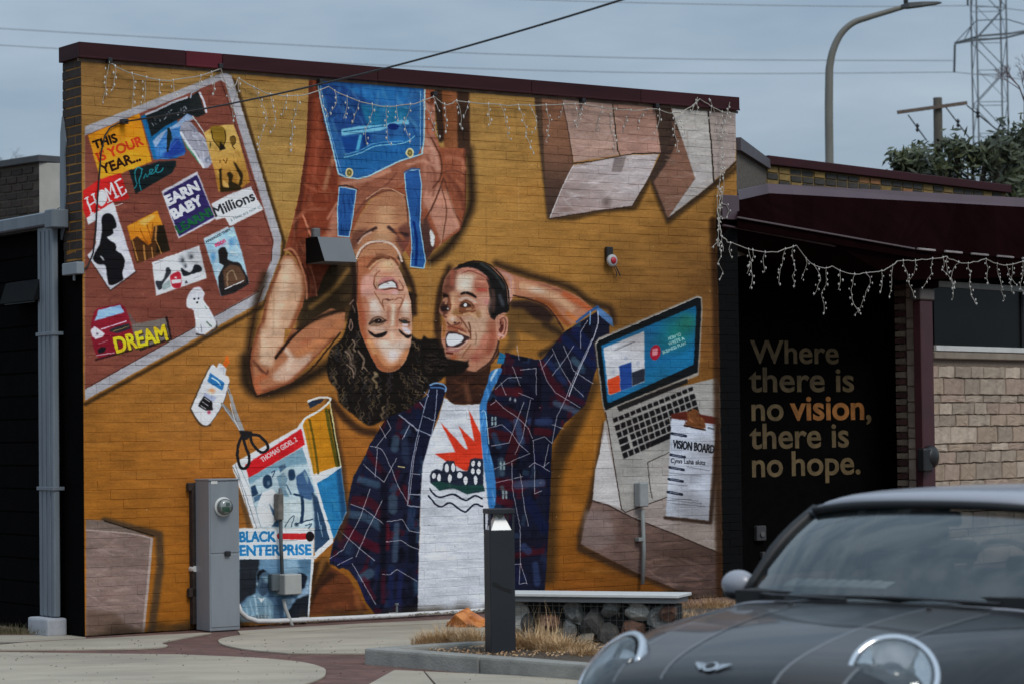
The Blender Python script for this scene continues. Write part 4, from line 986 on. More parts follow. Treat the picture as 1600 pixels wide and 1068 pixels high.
    with clip(hair, True, 1.5):
        for i in range(330):                      # curls
            a = r.uniform(0, 1)
            x = 700+a*780; y = 60+r.uniform(0, 1)*620
            if 900 < x < 1250 and y < 340: continue
            c = r.choice([(74,60,44),(58,46,34),(98,78,58),(50,40,44),(44,46,44),(88,70,44),(112,90,66)])
            pts = []; L = r.uniform(50, 120); amp = r.uniform(7, 14); ph_ = r.uniform(0, 6)
            tilt = -.9 if x > 1150 else .25
            for k in range(8):
                t = k/7*L; s_ = math.sin(ph_+k*1.5)*amp
                pts.append((x+t*math.sin(-tilt)*.6+s_*math.cos(tilt), y+t*math.cos(tilt)+s_*math.sin(tilt)*.5))
            line(R6(pts), r.uniform(.9, 2.0), c, soft=.6, alpha=r.uniform(.4, .85))
        for P_ in [[(100,540),(130,600),(110,650),(140,700)],[(180,690),(230,770),(260,830),(230,940)],[(0,700),(60,760),(70,860),(120,900)],[(20,880),(100,960),(110,1060)]]:
            line(F2(P_), 2.2, (124,100,82), soft=.8)
        line(HH([(620,300),(650,330),(600,370),(640,420),(640,470)]), 4, (112,92,64), soft=1.2); blob(HH((630,325))[0], 4, 4, (150,130,104), .9)
        line(HH([(440,70),(500,140),(490,220),(540,280)]), 2.4, (110,88,72), soft=.8); line(HH([(300,50),(380,110),(340,200),(400,250),(390,330)]), 2.2, (84,68,58), soft=.8)
    # jaw side + dark side of neck
    line(F1([(90,260),(120,600),(110,1000)]), 8, (40,26,20), soft=4)
    line(F1([(760,300),(860,520),(940,750),(960,1068)]), 8, (50,32,22), soft=4)
    # face
    face = F1([(170,330),(165,500),(160,700),(155,900),(175,1060)])+F2([(190,300),(215,440),(300,640),(400,850),(480,960),(620,985),(740,940),(830,830),(900,640),(925,440),(925,200),(905,0)])+F1([(895,860),(850,700),(780,520),(740,430),(745,330),(560,250),(300,260)])
    fill(face, (190,138,110), .6, sm=True)
    with clip(face, True):
        # left (shadow) side of the face
        line(F1([(210,300),(190,600),(190,900)])+F2([(200,200),(240,440),(330,680),(430,860),(520,960)]), 13, (160,82,48), soft=6)
        line(F2([(250,100),(260,300)]), 7, (168,80,52), soft=4)
        fill(F1([(170,250),(740,250),(745,400),(640,310),(520,320),(400,420),(320,540),(230,560),(180,650)]), (164,94,60), 3)
        line(F1([(760,480),(860,700),(910,900)]), 8, (190,140,112), soft=4)
        # chin
        blob(F1((590,400))[0], 21, 16, (200,156,112), .95, .1); blob(F1((600,370))[0], 12, 8, (206,168,126), .8)
        line(F1([(300,420),(400,330),(520,290),(640,290),(740,400)]), 3, (112,60,38), soft=1.5)
        line(F1([(330,450),(420,360),(520,310)]), 2.2, (190,150,110), soft=1)
        # cheeks
        fill(F1([(240,560),(330,520),(400,600),(390,740),(440,800),(330,850),(230,840),(210,700)]), (196,138,120), 4)
        blob(F1((400,950))[0], 15, 17, (212,190,178), 1); blob(F2((430,140))[0], 16, 18, (210,184,168), .9)
        blob(F1((830,950))[0], 10, 16, (214,186,168), 1); blob(F2((840,120))[0], 10, 22, (212,184,164), .9)
        blob(F1((230,740))[0], 5, 12, (206,140,126), .7)
        line(F1([(260,880),(280,1000)]), 8, (176,104,72), soft=4); line(F2([(290,60),(300,240)]), 6, (186,120,90), soft=4)
        # forehead light
        fill(F2([(430,540),(640,560),(880,520),(840,640),(760,780),(650,860),(560,780),(470,640)]), (204,174,154), 7)
        blob(F2((660,740))[0], 12, 14, (208,190,188), .9); blob(F2((560,600))[0], 12, 10, (208,186,170), .8)
        line(F2([(430,700),(520,850),(620,920),(760,860),(860,700)]), 9, (184,116,72), soft=5); line(F2([(330,560),(400,700)]), 9, (196,132,84), soft=4)
        line(F2([(420,760),(500,900),(620,960),(740,900)]), 6, (150,84,48), soft=3)
        line(F2([(640,420),(660,540)]), 8, (204,160,134), soft=4)
        # nose: bridge and tip (upside down)
        line(F2([(670,60),(660,200),(650,330)]), 4.6, (216,186,160), soft=2.2)
        line(F2([(600,80),(590,220),(580,300)]), 4, (176,112,86), soft=2.5); line(F2([(735,120),(720,260),(715,360)]), 3.6, (180,112,84), soft=2)
        blob(F1((640,930))[0], 11, 8, (208,160,134), .95); blob(F1((660,960))[0], 6, 5, (216,176,150), .8)
        line(F1([(530,990),(510,900),(545,870),(600,885),(660,870)]), 1.8, (130,76,56), soft=.8); line(F1([(570,870),(620,880)]), 2.2, (104,58,46), soft=.8)
        line(F1([(740,1010),(790,880),(740,850),(680,880)]), 1.6, (136,80,60), soft=.8)
        line(F1([(400,770),(460,870),(520,980),(540,1020)]), 1.8, (150,94,64), soft=.8); line(F1([(820,820),(790,920),(740,1020)]), 1.8, (156,100,74), soft=.8)
        # mouth
        blob(F1((560,520))[0], 18, 6, (190,120,90), .9)
        fill(F1([(455,660),(480,600),(560,565),(650,565),(710,610),(745,700),(740,740),(700,720),(460,720)]), (176,108,100), .6, sm=True)
        fill(F1([(462,668),(560,620),(660,600),(720,660),(735,735),(680,710),(500,728),(455,712)]), (72,40,38), .6)
        fill(F1([(458,712),(480,680),(560,640),(640,620),(690,650),(712,712),(640,706),(520,726),(465,728)]), (218,214,206), .5)
        line(F1([(470,660),(520,640),(600,650)]), 1.4, (120,90,84), soft=.6)
        line(F1([(400,600),(395,660),(420,720),(470,745),(560,735),(680,718),(740,745),(790,735),(800,690)]), 2, (96,48,38), soft=.7)
        line(F1([(440,750),(560,770),(700,760)]), 5, (190,124,110), soft=2.2); blob(F1((690,780))[0], 9, 5, (204,160,160), .8)
        line(F1([(400,640),(410,540),(470,480)]), 2, (150,86,60), soft=1.2); line(F1([(740,600),(790,680),(800,740)]), 2, (150,94,70), soft=1)
        line(F1([(430,640),(440,700)]), 3, (160,120,90), soft=1.5)
        # eyes
        fill(F2([(330,330),(350,270),(400,230),(470,220),(560,270),(530,330),(440,345),(360,360)]), (150,112,88), 1.2, sm=True)
        line(F2([(335,320),(390,285),(470,300),(555,275)]), 3.6, (62,42,34), soft=1); blob(F2((455,272))[0], 5.4, 3.2, (40,28,24), 1, hard=.6)
        blob(F2((462,274))[0], 1.8, 1.6, (190,170,160), 1); line(F2([(350,285),(400,235),(480,225),(550,262)]), 1.2, (90,60,46), soft=.6)
        line(F2([(360,345),(440,350),(530,320)]), 1.2, (130,90,70), soft=.6); blob(F2((400,330))[0], 6, 3, (120,90,60), .7)
        fill(F2([(750,280),(800,240),(870,260),(900,310),(890,360),(820,350),(760,320)]), (150,100,72), 1, sm=True)
        line(F2([(750,265),(820,300),(890,300)]), 3, (62,40,30), soft=.9); blob(F2((820,290))[0], 4.6, 3.4, (50,50,44), 1, hard=.6)
        fill(F2([(780,320),(870,325),(870,355),(800,350)]), (216,190,190), .6); line(F2([(760,260),(820,235),(890,260)]), 1.1, (120,80,60), soft=.5)
        # lids / brows
        fill(F2([(330,370),(540,370),(560,430),(440,445),(350,410)]), (196,158,136), 2); fill(F2([(780,370),(850,370),(915,430),(890,475),(820,440)]), (212,184,186), 1.2)
        fill(F2([(312,410),(350,430),(410,462),(480,455),(570,425),(580,445),(550,485),(460,518),(400,505),(340,460)]), (26,20,20), .5, sm=True)
        fill(F2([(742,395),(790,430),(850,475),(920,470),(910,500),(870,525),(800,480),(760,440)]), (26,20,20), .5, sm=True)
    # neck details: necklace, jaw
    line(F1([(150,300),(190,200),(280,110),(380,70),(500,62),(620,90),(700,160),(750,250),(780,340)]), 3.4, (206,178,160), soft=.6)
    line(F1([(175,290),(220,200),(300,125),(400,92),(520,88)]), 1.2, (120,70,50), soft=.6)
    line(F1([(330,380),(400,310),(500,270),(600,300)]), 3.4, (110,62,40), soft=1.5); line(F1([(430,250),(520,250),(580,280)]), 3, (130,78,52), soft=1.5)
    line(F1([(165,350),(160,600),(155,900)]), 2, (84,46,34), soft=1.2)
    # earring + lock
    line(F2([(70,260),(50,370),(80,410),(95,340),(75,260)]), 1.8, (128,98,84), soft=.7)
    line(F1([(60,940),(110,880)]), 2, (120,96,84), soft=.8); line(F1([(100,960),(130,1050)]), 2, (100,84,76), soft=.8)

def paint_man():
    # shadows around him
    line([(702,418),(688,460),(684,520),(686,560)], 9, (52,32,20), soft=6)
    fill(R8([(640,350),(820,340),(960,400),(1040,500),(1080,600),(1020,640),(900,640),(720,560),(660,700),(640,560)]), (64,46,26), 5, alpha=.55)
    fill(R8([(650,340),(800,335),(920,370),(1000,460),(960,520),(860,480),(760,400),(680,400)]), (40,26,24), 4, alpha=.9)
    line(R8([(930,520),(1060,600),(1000,680),(900,740)]), 9, (54,38,24), soft=5)
    line(R8([(560,60),(760,130),(960,190),(1120,240),(1240,330),(1320,370),(1420,400),(1450,500)]), 10, (46,30,20), soft=7, alpha=.95)
    line(R8([(660,560),(700,640),(640,720)]), 12, (90,64,34), soft=6, alpha=.7)
    line([(885,680),(862,760),(856,900)], 26, (58,38,16), soft=9, alpha=.85); line([(925,600),(905,650),(880,700)], 22, (62,40,18), soft=8, alpha=.85)
    # raised forearm
    arm = R8([(510,85),(580,90),(680,140),(800,180),(960,215),(1080,260),(1200,320),(1290,400),(1180,500),(1100,540),(1050,500),(990,440),(920,370),(830,330),(700,300),(650,370),(640,300),(600,200)])
    fill(arm, (170,108,76), .8)
    with clip(arm):
        line(R8([(760,230),(900,270),(1020,320),(1130,400)]), 12, (196,146,108), soft=5)
        blob(R8((870,260))[0], 22, 8, (200,172,150), .95, .2); line(R8([(600,110),(660,160),(680,240),(660,340)]), 8, (182,128,112), soft=3)
        line(R8([(560,90),(760,160),(960,230),(1120,300),(1250,390)]), 4, (146,86,62), soft=2.5); line(R8([(1080,290),(1200,360),(1280,410)]), 9, (176,84,44), soft=4)
        line(R8([(860,340),(960,370),(1020,440),(1110,530)]), 8, (140,70,30), soft=4); line(R8([(700,310),(830,325)]), 4, (130,80,50), soft=2)
        line(R8([(690,180),(685,270),(700,300)]), 1.6, (196,140,96), soft=.7); line(R8([(660,250),(655,380)]), 3, (190,150,130), soft=1.5)
        line(R8([(1100,440),(1190,500)]), 7, (186,104,50), soft=3)
    line(R8([(690,300),(830,335),(930,375),(1000,450),(1070,560)]), 2.4, (60,30,24), soft=1.2)
    # shirt: plaid
    sh = K7([(560,-80),(460,0),(350,40),(260,180),(220,280),(160,480),(100,640),(50,780),(100,830),(160,800),(240,1000),(290,1068),(512,1068),(520,560),(540,300),(590,120),(640,-110),(600,-130)])
    sh2 = K8([(140,30),(270,60),(300,60),(400,-60),(560,-160),(600,-110),(590,60),(540,100),(490,260),(400,340),(345,430),(335,700),(310,1160),(55,1160),(55,760),(75,720),(85,560),(40,440),(35,240),(90,190)])
    for S_ in (sh, sh2): fill(S_, (20,22,40), .6)
    fill([(588,680),(552,745),(540,800),(520,850),(515,880),(545,890),(590,950),(654,955),(656,640)], (24,26,46), .6)
    def plaid(S_, seed, n, ang):
        r = random.Random(seed); P = np.array(S_); a, b = P.min(0), P.max(0)
        with clip(S_):
            for _ in range(n):
                x, y = r.uniform(a[0], b[0]), r.uniform(a[1], b[1]); w, h = r.uniform(5, 14), r.uniform(8, 20)
                c = r.choice([(22,30,62),(62,14,26),(30,46,72),(12,12,22),(16,24,50),(72,18,28),(40,60,82),(10,10,18),(12,14,28)])
                t = ang+r.gauss(0, .15)
                q = [(x+u*w*math.cos(t)-v*h*math.sin(t), y+u*w*math.sin(t)+v*h*math.cos(t)) for u, v in ((-.5,-.5),(.5,-.5),(.5,.5),(-.5,.5))]
                fill(q, c, 1.2, alpha=r.uniform(.35, .8))
    plaid(sh, 5, 240, .35); plaid(sh2, 6, 300, .15)
    DR, BL, DB = (84,20,32), (60,86,112), (18,20,34)
    with clip(sh):
        for a, w, c in [([(170,470),(260,480),(330,560)],14,DR),([(120,600),(220,680),(300,720)],15,(92,16,34)),([(200,360),(300,390)],11,BL),([(150,540),(240,560),(330,620)],13,(64,90,114)),([(250,220),(330,330)],9,DR),
                        ([(340,560),(330,800),(300,1000)],9,DB),([(400,600),(390,780)],9,(72,92,118)),([(350,600),(350,720)],7,(110,20,34)),([(380,460),(380,520)],14,(70,90,110)),([(395,150),(390,200)],12,(66,90,112)),
                        ([(440,160),(450,260)],11,(44,56,84)),([(480,520),(470,620)],12,(40,64,100)),([(480,640),(480,780)],12,DB),([(560,0),(520,120),(490,420)],12,(22,26,52)),([(420,840),(410,1068)],8,(34,40,88)),([(370,830),(370,1068)],8,(30,38,84)),([(330,840),(330,1000)],7,(80,20,40)),
                        ([(210,880),(260,850)],14,(66,90,112)),([(60,770),(160,830),(250,1000)],8,(34,34,80)),([(440,400),(460,480)],8,DR),([(230,880),(280,980)],7,(84,22,40)),([(470,840),(480,1068)],9,(20,22,38))]:
            line(K7(a), w, tuple(int(v*.82) for v in c), soft=2.6, alpha=.8)
        fill(K7([(320,300),(355,340),(345,700),(330,900),(310,700)]), (14,14,26), 2.5, alpha=.85)
    WL = (182,176,184)
    for a in [[(262,188),(300,195),(330,215),(370,300),(410,400),(460,485)],[(225,280),(290,340),(335,375),(400,250)],[(350,50),(370,95),(290,195)],[(310,80),(345,145)],[(410,25),(510,105),(580,130)],[(465,85),(430,150)],
              [(160,490),(230,515),(330,592)],[(105,630),(200,715),(285,785)],[(262,410),(210,560),(125,720)],[(325,470),(250,620),(188,765)],[(350,580),(430,570),(465,628),(520,640)],[(345,685),(425,680),(470,710),(520,728)],
              [(325,855),(360,858),(402,830),(505,892)],[(50,775),(125,725)],[(90,808),(170,768)],[(170,800),(290,1012)],[(545,0),(520,120),(490,250),(470,430),(455,495)],[(610,0),(585,100)],[(300,200),(288,350)],[(455,495),(525,505)],[(465,438),(522,440)],[(470,330),(520,335)],[(540,30),(610,60)],[(500,105),(580,135)]]:
        line(K7(a), .95, WL, soft=.3, sm=len(a) > 5, alpha=.8)
    line(K7([(408,293),(440,298)]), 1.6, (200,180,120))
    with clip(sh2):
        for a, w, c in [([(70,270),(200,330),(160,500)],18,(76,18,26)),([(110,200),(200,200)],14,(96,24,34)),([(190,330),(210,420)],11,(54,80,120)),([(60,380),(150,400)],16,(80,16,24)),([(90,390),(110,440)],9,(46,70,100)),
                        ([(90,600),(200,620)],18,(88,18,30)),([(60,660),(160,690)],12,(96,20,32)),([(190,610),(300,600)],12,(66,84,118)),([(180,860),(320,850)],12,(24,22,38)),([(180,920),(300,900)],9,(84,18,30)),
                        ([(220,880),(240,900)],12,(52,66,108)),([(270,960),(280,1040)],10,(50,68,112)),([(190,960),(200,1040)],9,(26,30,66)),([(250,330),(330,330)],12,(48,64,110)),([(250,370),(330,380)],12,(92,18,30)),
                        ([(300,80),(400,250)],12,(84,20,34)),([(440,60),(470,90)],10,(70,100,124)),([(400,-30),(520,80)],12,(24,36,84)),([(360,250),(460,290)],9,(80,92,116)),([(390,210),(480,250)],9,(70,20,40)),([(320,60),(400,160)],9,(36,50,96)),
                        ([(240,460),(330,560)],16,(18,20,52)),([(330,420),(330,900)],9,(16,20,46)),([(450,-60),(560,60)],16,(20,32,78)),([(90,100),(200,110)],14,(60,16,30)),([(230,180),(280,300)],14,(20,18,40)),([(240,680),(310,800)],16,(20,28,66)),([(120,500),(125,560)],9,(70,92,110)),([(125,620),(135,650)],6,(90,104,110))]:
            line(K8(a), w, tuple(int(v*.82) for v in c), soft=2.4, alpha=.8)
        line(K8([(280,100),(290,200),(260,330),(250,500)]), 6, (16,14,28), soft=3)
    for a in [[(95,235),(130,270),(200,320),(240,360),(258,405)],[(65,360),(125,345),(165,380),(200,430),(240,465)],[(100,240),(75,258)],[(78,438),(155,425),(220,245)],[(250,235),(215,400),(182,475)],[(90,540),(180,500),(248,470)],
              [(95,600),(215,572)],[(168,512),(170,620),(205,800),(205,950),(235,1045)],[(205,560),(225,720),(242,790)],[(345,10),(385,100),(430,170),(485,222)],[(290,60),(320,150),(360,205),(468,270)],[(350,35),(300,100)],[(440,0),(400,60),(345,130)],
              [(520,-30),(450,120),(400,240),(365,310),(345,425)],[(395,0),(440,110),(525,165)],[(345,345),(395,362)],[(258,415),(312,398),(345,428)],[(262,415),(268,510),(268,648),(298,635)],[(330,430),(310,530)],[(245,530),(268,510),(305,530),(332,510)],[(305,530),(332,550)],
              [(95,190),(150,140),(210,138)],[(120,160),(142,215)],[(170,90),(205,175)],[(198,205),(262,232)],[(275,100),(275,215)],[(175,960),(205,955),(200,1045),(235,1040)],[(190,0),(200,60)],[(500,-110),(470,-60),(470,10)],[(205,105),(275,98)]]:
        line(K8(a), .95, WL, soft=.3, sm=len(a) > 5, alpha=.75)
    for p in [(160,232),(182,238)]: blob(K8(p)[0], 3.2, 4.4, (176,176,180), .9)
    for x, y in [(82,315),(130,638),(120,510)]:
        for dx, dy in ((0,0),(14,0),(0,20),(14,20)): line(K8([(x+dx,y+dy),(x+dx,y+dy+9)]), 3, (120,138,140), soft=.6)
    # rolled cuff
    fill(R8([(1310,385),(1340,390),(1440,470),(1450,540),(1400,500),(1330,440)]), (70,110,160), .8); line(R8([(1170,500),(1270,425),(1330,385)]), 4, (40,76,130), soft=1.2)
    line(R8([(1275,420),(1270,520)]), 1.6, (110,150,190), soft=.5); line(R8([(1330,420),(1320,560),(1180,880),(1110,1060)]), 1.4, (170,170,180), soft=.4)
    # arm at bottom-left
    ba = R7([(440,930),(470,780),(560,660),(600,680),(660,720),(740,860),(770,905)])
    fill(ba, (96,48,24), 1.5); fill(R7([(440,930),(460,640),(530,600),(560,660),(490,760)]), (40,24,14), 3, alpha=.85)
    fill(R7([(500,620),(555,560),(540,620),(480,740),(455,820)]), (140,88,36), 3, alpha=.7)
    scrib(ba, 40, 6, [(128,64,32),(74,36,20),(110,52,26)], 26, .1, .5, 2.5, seed=71)
    fill(R7([(470,780),(550,680),(600,700),(500,780),(460,840)]), (30,20,16), 4, alpha=.7); line(R7([(700,800),(720,900)]), 9, (132,72,34), soft=4)
    # neck
    fill(M2([(150,760),(450,640),(860,480),(900,640),(780,800),(750,1000),(640,1300),(200,1330),(160,1000)]), (58,32,22), 1.2)
    fill(M2([(420,780),(700,640),(860,520),(840,700),(700,840),(560,900),(440,880)]), (132,80,60), 3); blob(M2((530,840))[0], 14, 8, (160,104,86), .8)
    fill(T1([(340,0),(640,0),(600,180),(580,230),(400,230),(340,180)]), (52,30,22), 2)
    scrib(T1([(340,20),(640,0),(600,180),(400,225)]), 30, 4, [(80,44,28),(36,22,18),(100,54,32)], 24, 0, .5, 1.8, seed=72)
    line(T1([(480,90),(500,200)]), 8, (92,54,36), soft=4)
    # T-shirt
    ts = T1([(330,180),(400,228),(470,232),(580,225),(590,400),(620,700),(640,950),(622,1200)])+[(762,985),(652,985)]+T1([(160,1067),(165,900),(180,650),(230,470),(290,330),(310,250)])
    fill(ts, (190,192,198), .4)
    scrib(ts, 260, 4, [(198,200,206),(180,182,190),(204,206,210),(174,176,182)], 26, 0, .4, 1.4, .06, seed=73)
    # sun, skyline, water
    fill(T1([(265,570),(410,558),(305,352),(480,540),(495,535),(430,375),(540,485),(500,265),(585,430),(600,620),(480,690),(340,620)]), (206,46,22), .35)
    nv = (30,36,52)
    fill(T1([(230,720),(245,690),(280,675),(315,690),(325,640),(350,618),(400,620),(418,690),(490,690),(505,650),(510,610),(540,600),(600,605),(605,700),(600,790),(610,830),(490,850),(400,810),(300,820),(235,770)]), nv, .4)
    fill(T1([(235,770),(300,760),(420,790),(600,785),(615,830),(545,828),(490,855),(420,815),(360,808),(300,828)]), (26,60,56), .8)
    for (x, y, w, h) in [(258,722,12,20),(293,735,12,26),(347,668,14,30),(392,665,14,30),(367,740,13,28),(438,718,18,20),(478,755,14,30),(530,638,13,20),(572,640,12,20),(528,690,13,20),(568,692,15,20),(546,752,13,32)]:
        blob(T1((x,y))[0], w/4.444, h/4.444, (206,208,212), 1, hard=1)
    line(T1([(232,815),(270,860),(310,870),(390,850),(450,880),(490,892),(540,860),(590,880)]), 2.8, nv, soft=.3)
    line(T1([(222,862),(270,920),(310,935),(370,910),(430,950),(480,970),(540,920),(595,935)]), 2.8, nv, soft=.3)
    # placket, right
    pl = T1([(655,0),(730,-20),(700,60),(640,180),(625,260),(635,500),(670,640),(690,800),(680,940),(640,940),(620,760),(600,600),(575,280),(590,200),(630,80)])
    fill(pl, (44,110,172), .5, sm=True)
    with clip(pl, True):
        scrib(pl, 50, 2.6, [(96,156,204),(24,80,140),(130,180,214),(50,120,180)], 26, 1.5, .6, 1, .15, seed=74)
        line(M2([(840,740),(880,800),(830,900),(780,1000)]), 4, (160,190,210), soft=1.5)
    line(T1([(585,280),(615,285),(640,500)]), 1.2, (150,190,214))
    fill(M2([(900,620),(985,660),(950,780),(860,780)]), (22,100,146), 1.2)
    # left collar/placket edge
    fill(T1([(225,90),(270,78),(335,85),(345,120),(330,180),(240,440),(140,440),(180,300)]), (20,24,44), .6)
    line(T1([(232,92),(270,80),(320,88),(342,110),(338,135)]), 2.6, (110,150,190), soft=.6); line(T1([(235,110),(300,110),(330,120)]), 2.4, (60,100,150), soft=.8)
    for a in [[(225,125),(180,300),(130,500),(95,700),(75,920)],[(280,125),(265,320),(240,450)],[(20,300),(150,405),(235,440)],[(180,305),(265,340)],[(190,140),(220,170)],[(160,210),(190,250)],[(88,370),(50,450)],[(90,850),(165,855)],[(80,930),(165,940)]]:
        line(T1(a), 1.3, (150,156,176), soft=.4, sm=len(a) > 3, alpha=.85)
    # head
    line(M1([(120,330),(60,560),(30,800),(20,1050)]), 7, (52,32,20), soft=4); line(M2([(90,300),(100,560),(150,700)]), 7, (50,32,22), soft=4)
    hd = M1([(250,180),(360,120),(520,90),(720,120),(880,260),(980,400),(1010,600),(1010,780),(950,850)])+M2([(1010,150),(1010,330),(960,430),(890,460),(880,560),(820,700),(600,880),(440,860),(350,800),(200,770),(150,680),(110,540),(85,420),(95,280),(120,150)])+M1([(60,780),(70,700),(110,600),(110,420),(160,280)])
    fill(hd, (176,116,88), .6, sm=True)
    with clip(hd, True):
        # hair
        fill(M1([(230,200),(330,130),(400,70),(560,60),(740,110),(900,260),(1020,420),(1040,800),(950,790),(860,850),(830,900),(770,860),(740,760),(720,700),(760,600),(740,420),(700,290),(600,200),(470,165),(330,185)]), (24,22,22), 1.2)
        line(M1([(640,110),(820,240),(960,450)]), 4, (44,48,46), soft=2); line(M1([(800,480),(820,620),(800,760)]), 5, (66,46,40), soft=3); line(M1([(900,560),(940,680)]), 5, (60,62,68), soft=3)
        fill(M1([(140,300),(250,190),(340,190),(310,260),(290,480),(200,500),(190,580),(100,560),(110,420)]), (112,62,46), 5)
        fill(M1([(80,520),(190,560),(210,700),(150,820),(60,760)]), (72,40,30), 4)
        line(M1([(120,620),(160,580),(150,660)]), 4, (166,110,84), soft=1.5)
        line(M1([(230,210),(240,400)]), 6, (146,76,56), soft=3)
        # forehead
        line(M1([(340,210),(450,180),(600,220),(700,300)]), 5, (176,112,92), soft=1.8); line(M1([(360,250),(460,210),(560,230),(700,300),(740,330)]), 1.8, (130,62,50), soft=.8)
        fill(M1([(310,290),(400,250),(560,290),(540,420),(500,500),(330,500),(290,440)]), (196,172,150), 5.0, sm=True)
        blob(M1((420,390))[0], 13, 14, (208,194,178), .8)
        fill(M1([(560,300),(700,300),(750,480),(640,520),(560,500),(530,420)]), (160,92,70), 6); line(M1([(600,470),(700,480)]), 5, (166,66,52), soft=2.5); line(M1([(560,350),(680,360)]), 3, (190,124,100), soft=2)
        # temple, cheek
        fill(M1([(560,560),(740,520),(780,640),(720,760),(650,700),(590,640)]), (182,128,106), 6); blob(M1((715,640))[0], 6, 7, (176,104,100), .9)
        fill(M1([(640,700),(720,720),(740,860),(700,1060),(560,1067),(450,900),(560,830)]), (192,148,118), 7)
        fill(M2([(360,150),(560,100),(700,160),(740,260),(700,400),(600,540),(520,560),(490,400),(420,260)]), (192,150,120), 7)
        fill(M2([(740,180),(860,200),(880,480),(800,600),(640,740),(560,640),(640,520),(720,380)]), (160,92,66), 7)
        line(M2([(700,420),(640,560),(560,700)]), 9, (180,108,84), soft=4); line(M2([(800,340),(790,500),(740,620)]), 7, (150,76,54), soft=4)
        blob(M2((560,700))[0], 14, 12, (160,80,62), .8)
        # nose
        fill(M1([(200,520),(300,500),(320,640),(300,780),(330,860),(330,920),(260,980),(180,930),(150,860),(230,760)]), (184,130,96), 2.5)
        line(M1([(250,560),(240,700),(220,800)]), 5, (200,150,114), soft=2.5); blob(M1((240,880))[0], 9, 8, (208,178,156), .95)
        line(M1([(190,580),(210,700),(200,760)]), 3, (120,64,40), soft=1.5)
        fill(M1([(250,750),(330,740),(420,800),(330,840),(250,820)]), (150,100,50), 3, alpha=.8)
        blob(M1((275,930))[0], 4, 2.8, (60,30,26), 1); line(M1([(170,930),(220,970),(300,950),(340,930)]), 2.2, (84,44,34), soft=1)
        line(M1([(290,830),(350,870),(370,930),(340,970)]), 1.8, (140,84,60), soft=.8)
        line(M1([(350,860),(420,960),(480,1067)]), 2.2, (124,72,50), soft=1); line(M2([(470,220),(490,320),(490,440)]), 2.4, (104,60,42), soft=1); line(M2([(560,360),(575,420),(560,500)]), 2.4, (150,110,84), soft=1.2)
        # eye right
        fill(M1([(330,700),(370,640),(430,625),(500,660),(560,720),(480,790),(400,800),(340,760)]), (124,70,44), 1.4, sm=True)
        fill(M1([(345,690),(400,650),(470,665),(510,700),(440,715),(360,715)]), (56,36,30), .6, sm=True)
        blob(M1((420,685))[0], 2.6, 2.4, (226,220,210), 1, hard=.8); line(M1([(360,650),(430,620),(500,650),(540,700)]), 1.4, (80,48,38), soft=.6)
        line(M1([(340,770),(400,800),(480,790),(560,760)]), 2.4, (116,56,34), soft=1); line(M1([(440,740),(500,740)]), 3, (176,126,90), soft=1.5)
        fill(M1([(560,740),(640,780),(640,860),(600,870),(560,820)]), (150,100,60), 2.5, alpha=.8); line(M1([(400,810),(500,800),(580,860)]), 3, (206,156,110), soft=1.5)
        line(M1([(350,610),(440,580),(560,640)]), 4, (190,160,140), soft=2)
        # eye left
        fill(M1([(70,700),(150,690),(210,730),(180,770),(90,780)]), (40,26,24), .8); blob(M1((180,735))[0], 3, 2.4, (214,206,204), 1)
        line(M1([(160,780),(110,830),(150,850)]), 3, (96,52,38), soft=1.5)
        # brow
        fill(M1([(352,525),(400,500),(480,505),(550,540),(582,580),(560,588),(500,555),(430,535),(360,545)]), (26,20,18), .5, sm=True)
        fill(M1([(90,500),(180,545),(190,585),(100,580)]), (40,26,20), 1.2)
        # muzzle
        fill(M2([(170,260),(330,250),(430,340),(460,400),(380,390),(250,330),(170,330)]), (150,82,54), 2)
        line(M2([(180,270),(260,280),(380,320)]), 2, (110,50,36), soft=1)
        line(M2([(330,330),(440,385),(470,410)]), 3, (196,150,120), soft=1.4)
        fill(M2([(150,400),(190,345),(280,345),(400,390),(480,420),(440,480),(360,540),(300,590),(200,600),(150,540)]), (58,38,36), .7, sm=True)
        fill(M2([(155,440),(190,380),(260,370),(350,385),(395,420),(385,460),(330,500),(250,535),(190,530),(165,490)]), (214,214,220), .5, sm=True)
        fill(M2([(150,560),(200,545),(330,560),(360,540),(330,610),(240,620),(160,610)]), (160,96,90), 1, sm=True); line(M2([(200,580),(330,560),(450,470)]), 3.2, (196,150,130), soft=1.4)
        line(M2([(160,630),(240,640)]), 3, (90,30,22), soft=1.2); blob(M2((260,690))[0], 10, 7, (176,84,44), .9); line(M2([(350,620),(440,560),(490,470)]), 3.6, (186,140,110), soft=1.8)
        blob(M2((340,740))[0], 10, 8, (190,140,96), .85); line(M2([(490,520),(400,640),(380,680)]), 2, (140,90,60), soft=1)
        line(M2([(100,160),(130,260),(110,400)]), 5, (150,90,40), soft=2.5)
        # beard
        fill(M2([(130,690),(180,760),(300,790),(400,770),(470,720),(450,820),(360,900),(200,900),(120,800)]), (24,20,20), 1.4)
        # ear
        fill(M2([(850,140),(940,90),(1000,130),(1015,260),(990,380),(920,450),(870,440),(850,300)]), (186,124,98), .8, sm=True)
        line(M2([(900,180),(960,150),(985,240),(960,370),(900,440)]), 1.8, (110,60,48), soft=.8); fill(M2([(900,200),(945,200),(955,290),(920,360),(885,320),(905,280)]), (84,36,30), 1.2, sm=True)
        line(M2([(925,160),(935,230)]), 3, (150,80,60), soft=1.2); line(M2([(880,380),(940,400)]), 3, (200,150,140), soft=1.4)
    line(M1([(330,130),(540,75),(740,115),(900,250),(1000,420),(1025,620),(1015,760)]), 2.2, (26,20,18), soft=1)
    line(M2([(880,480),(850,600),(760,760),(600,880)]), 3, (60,36,26), soft=1.5)
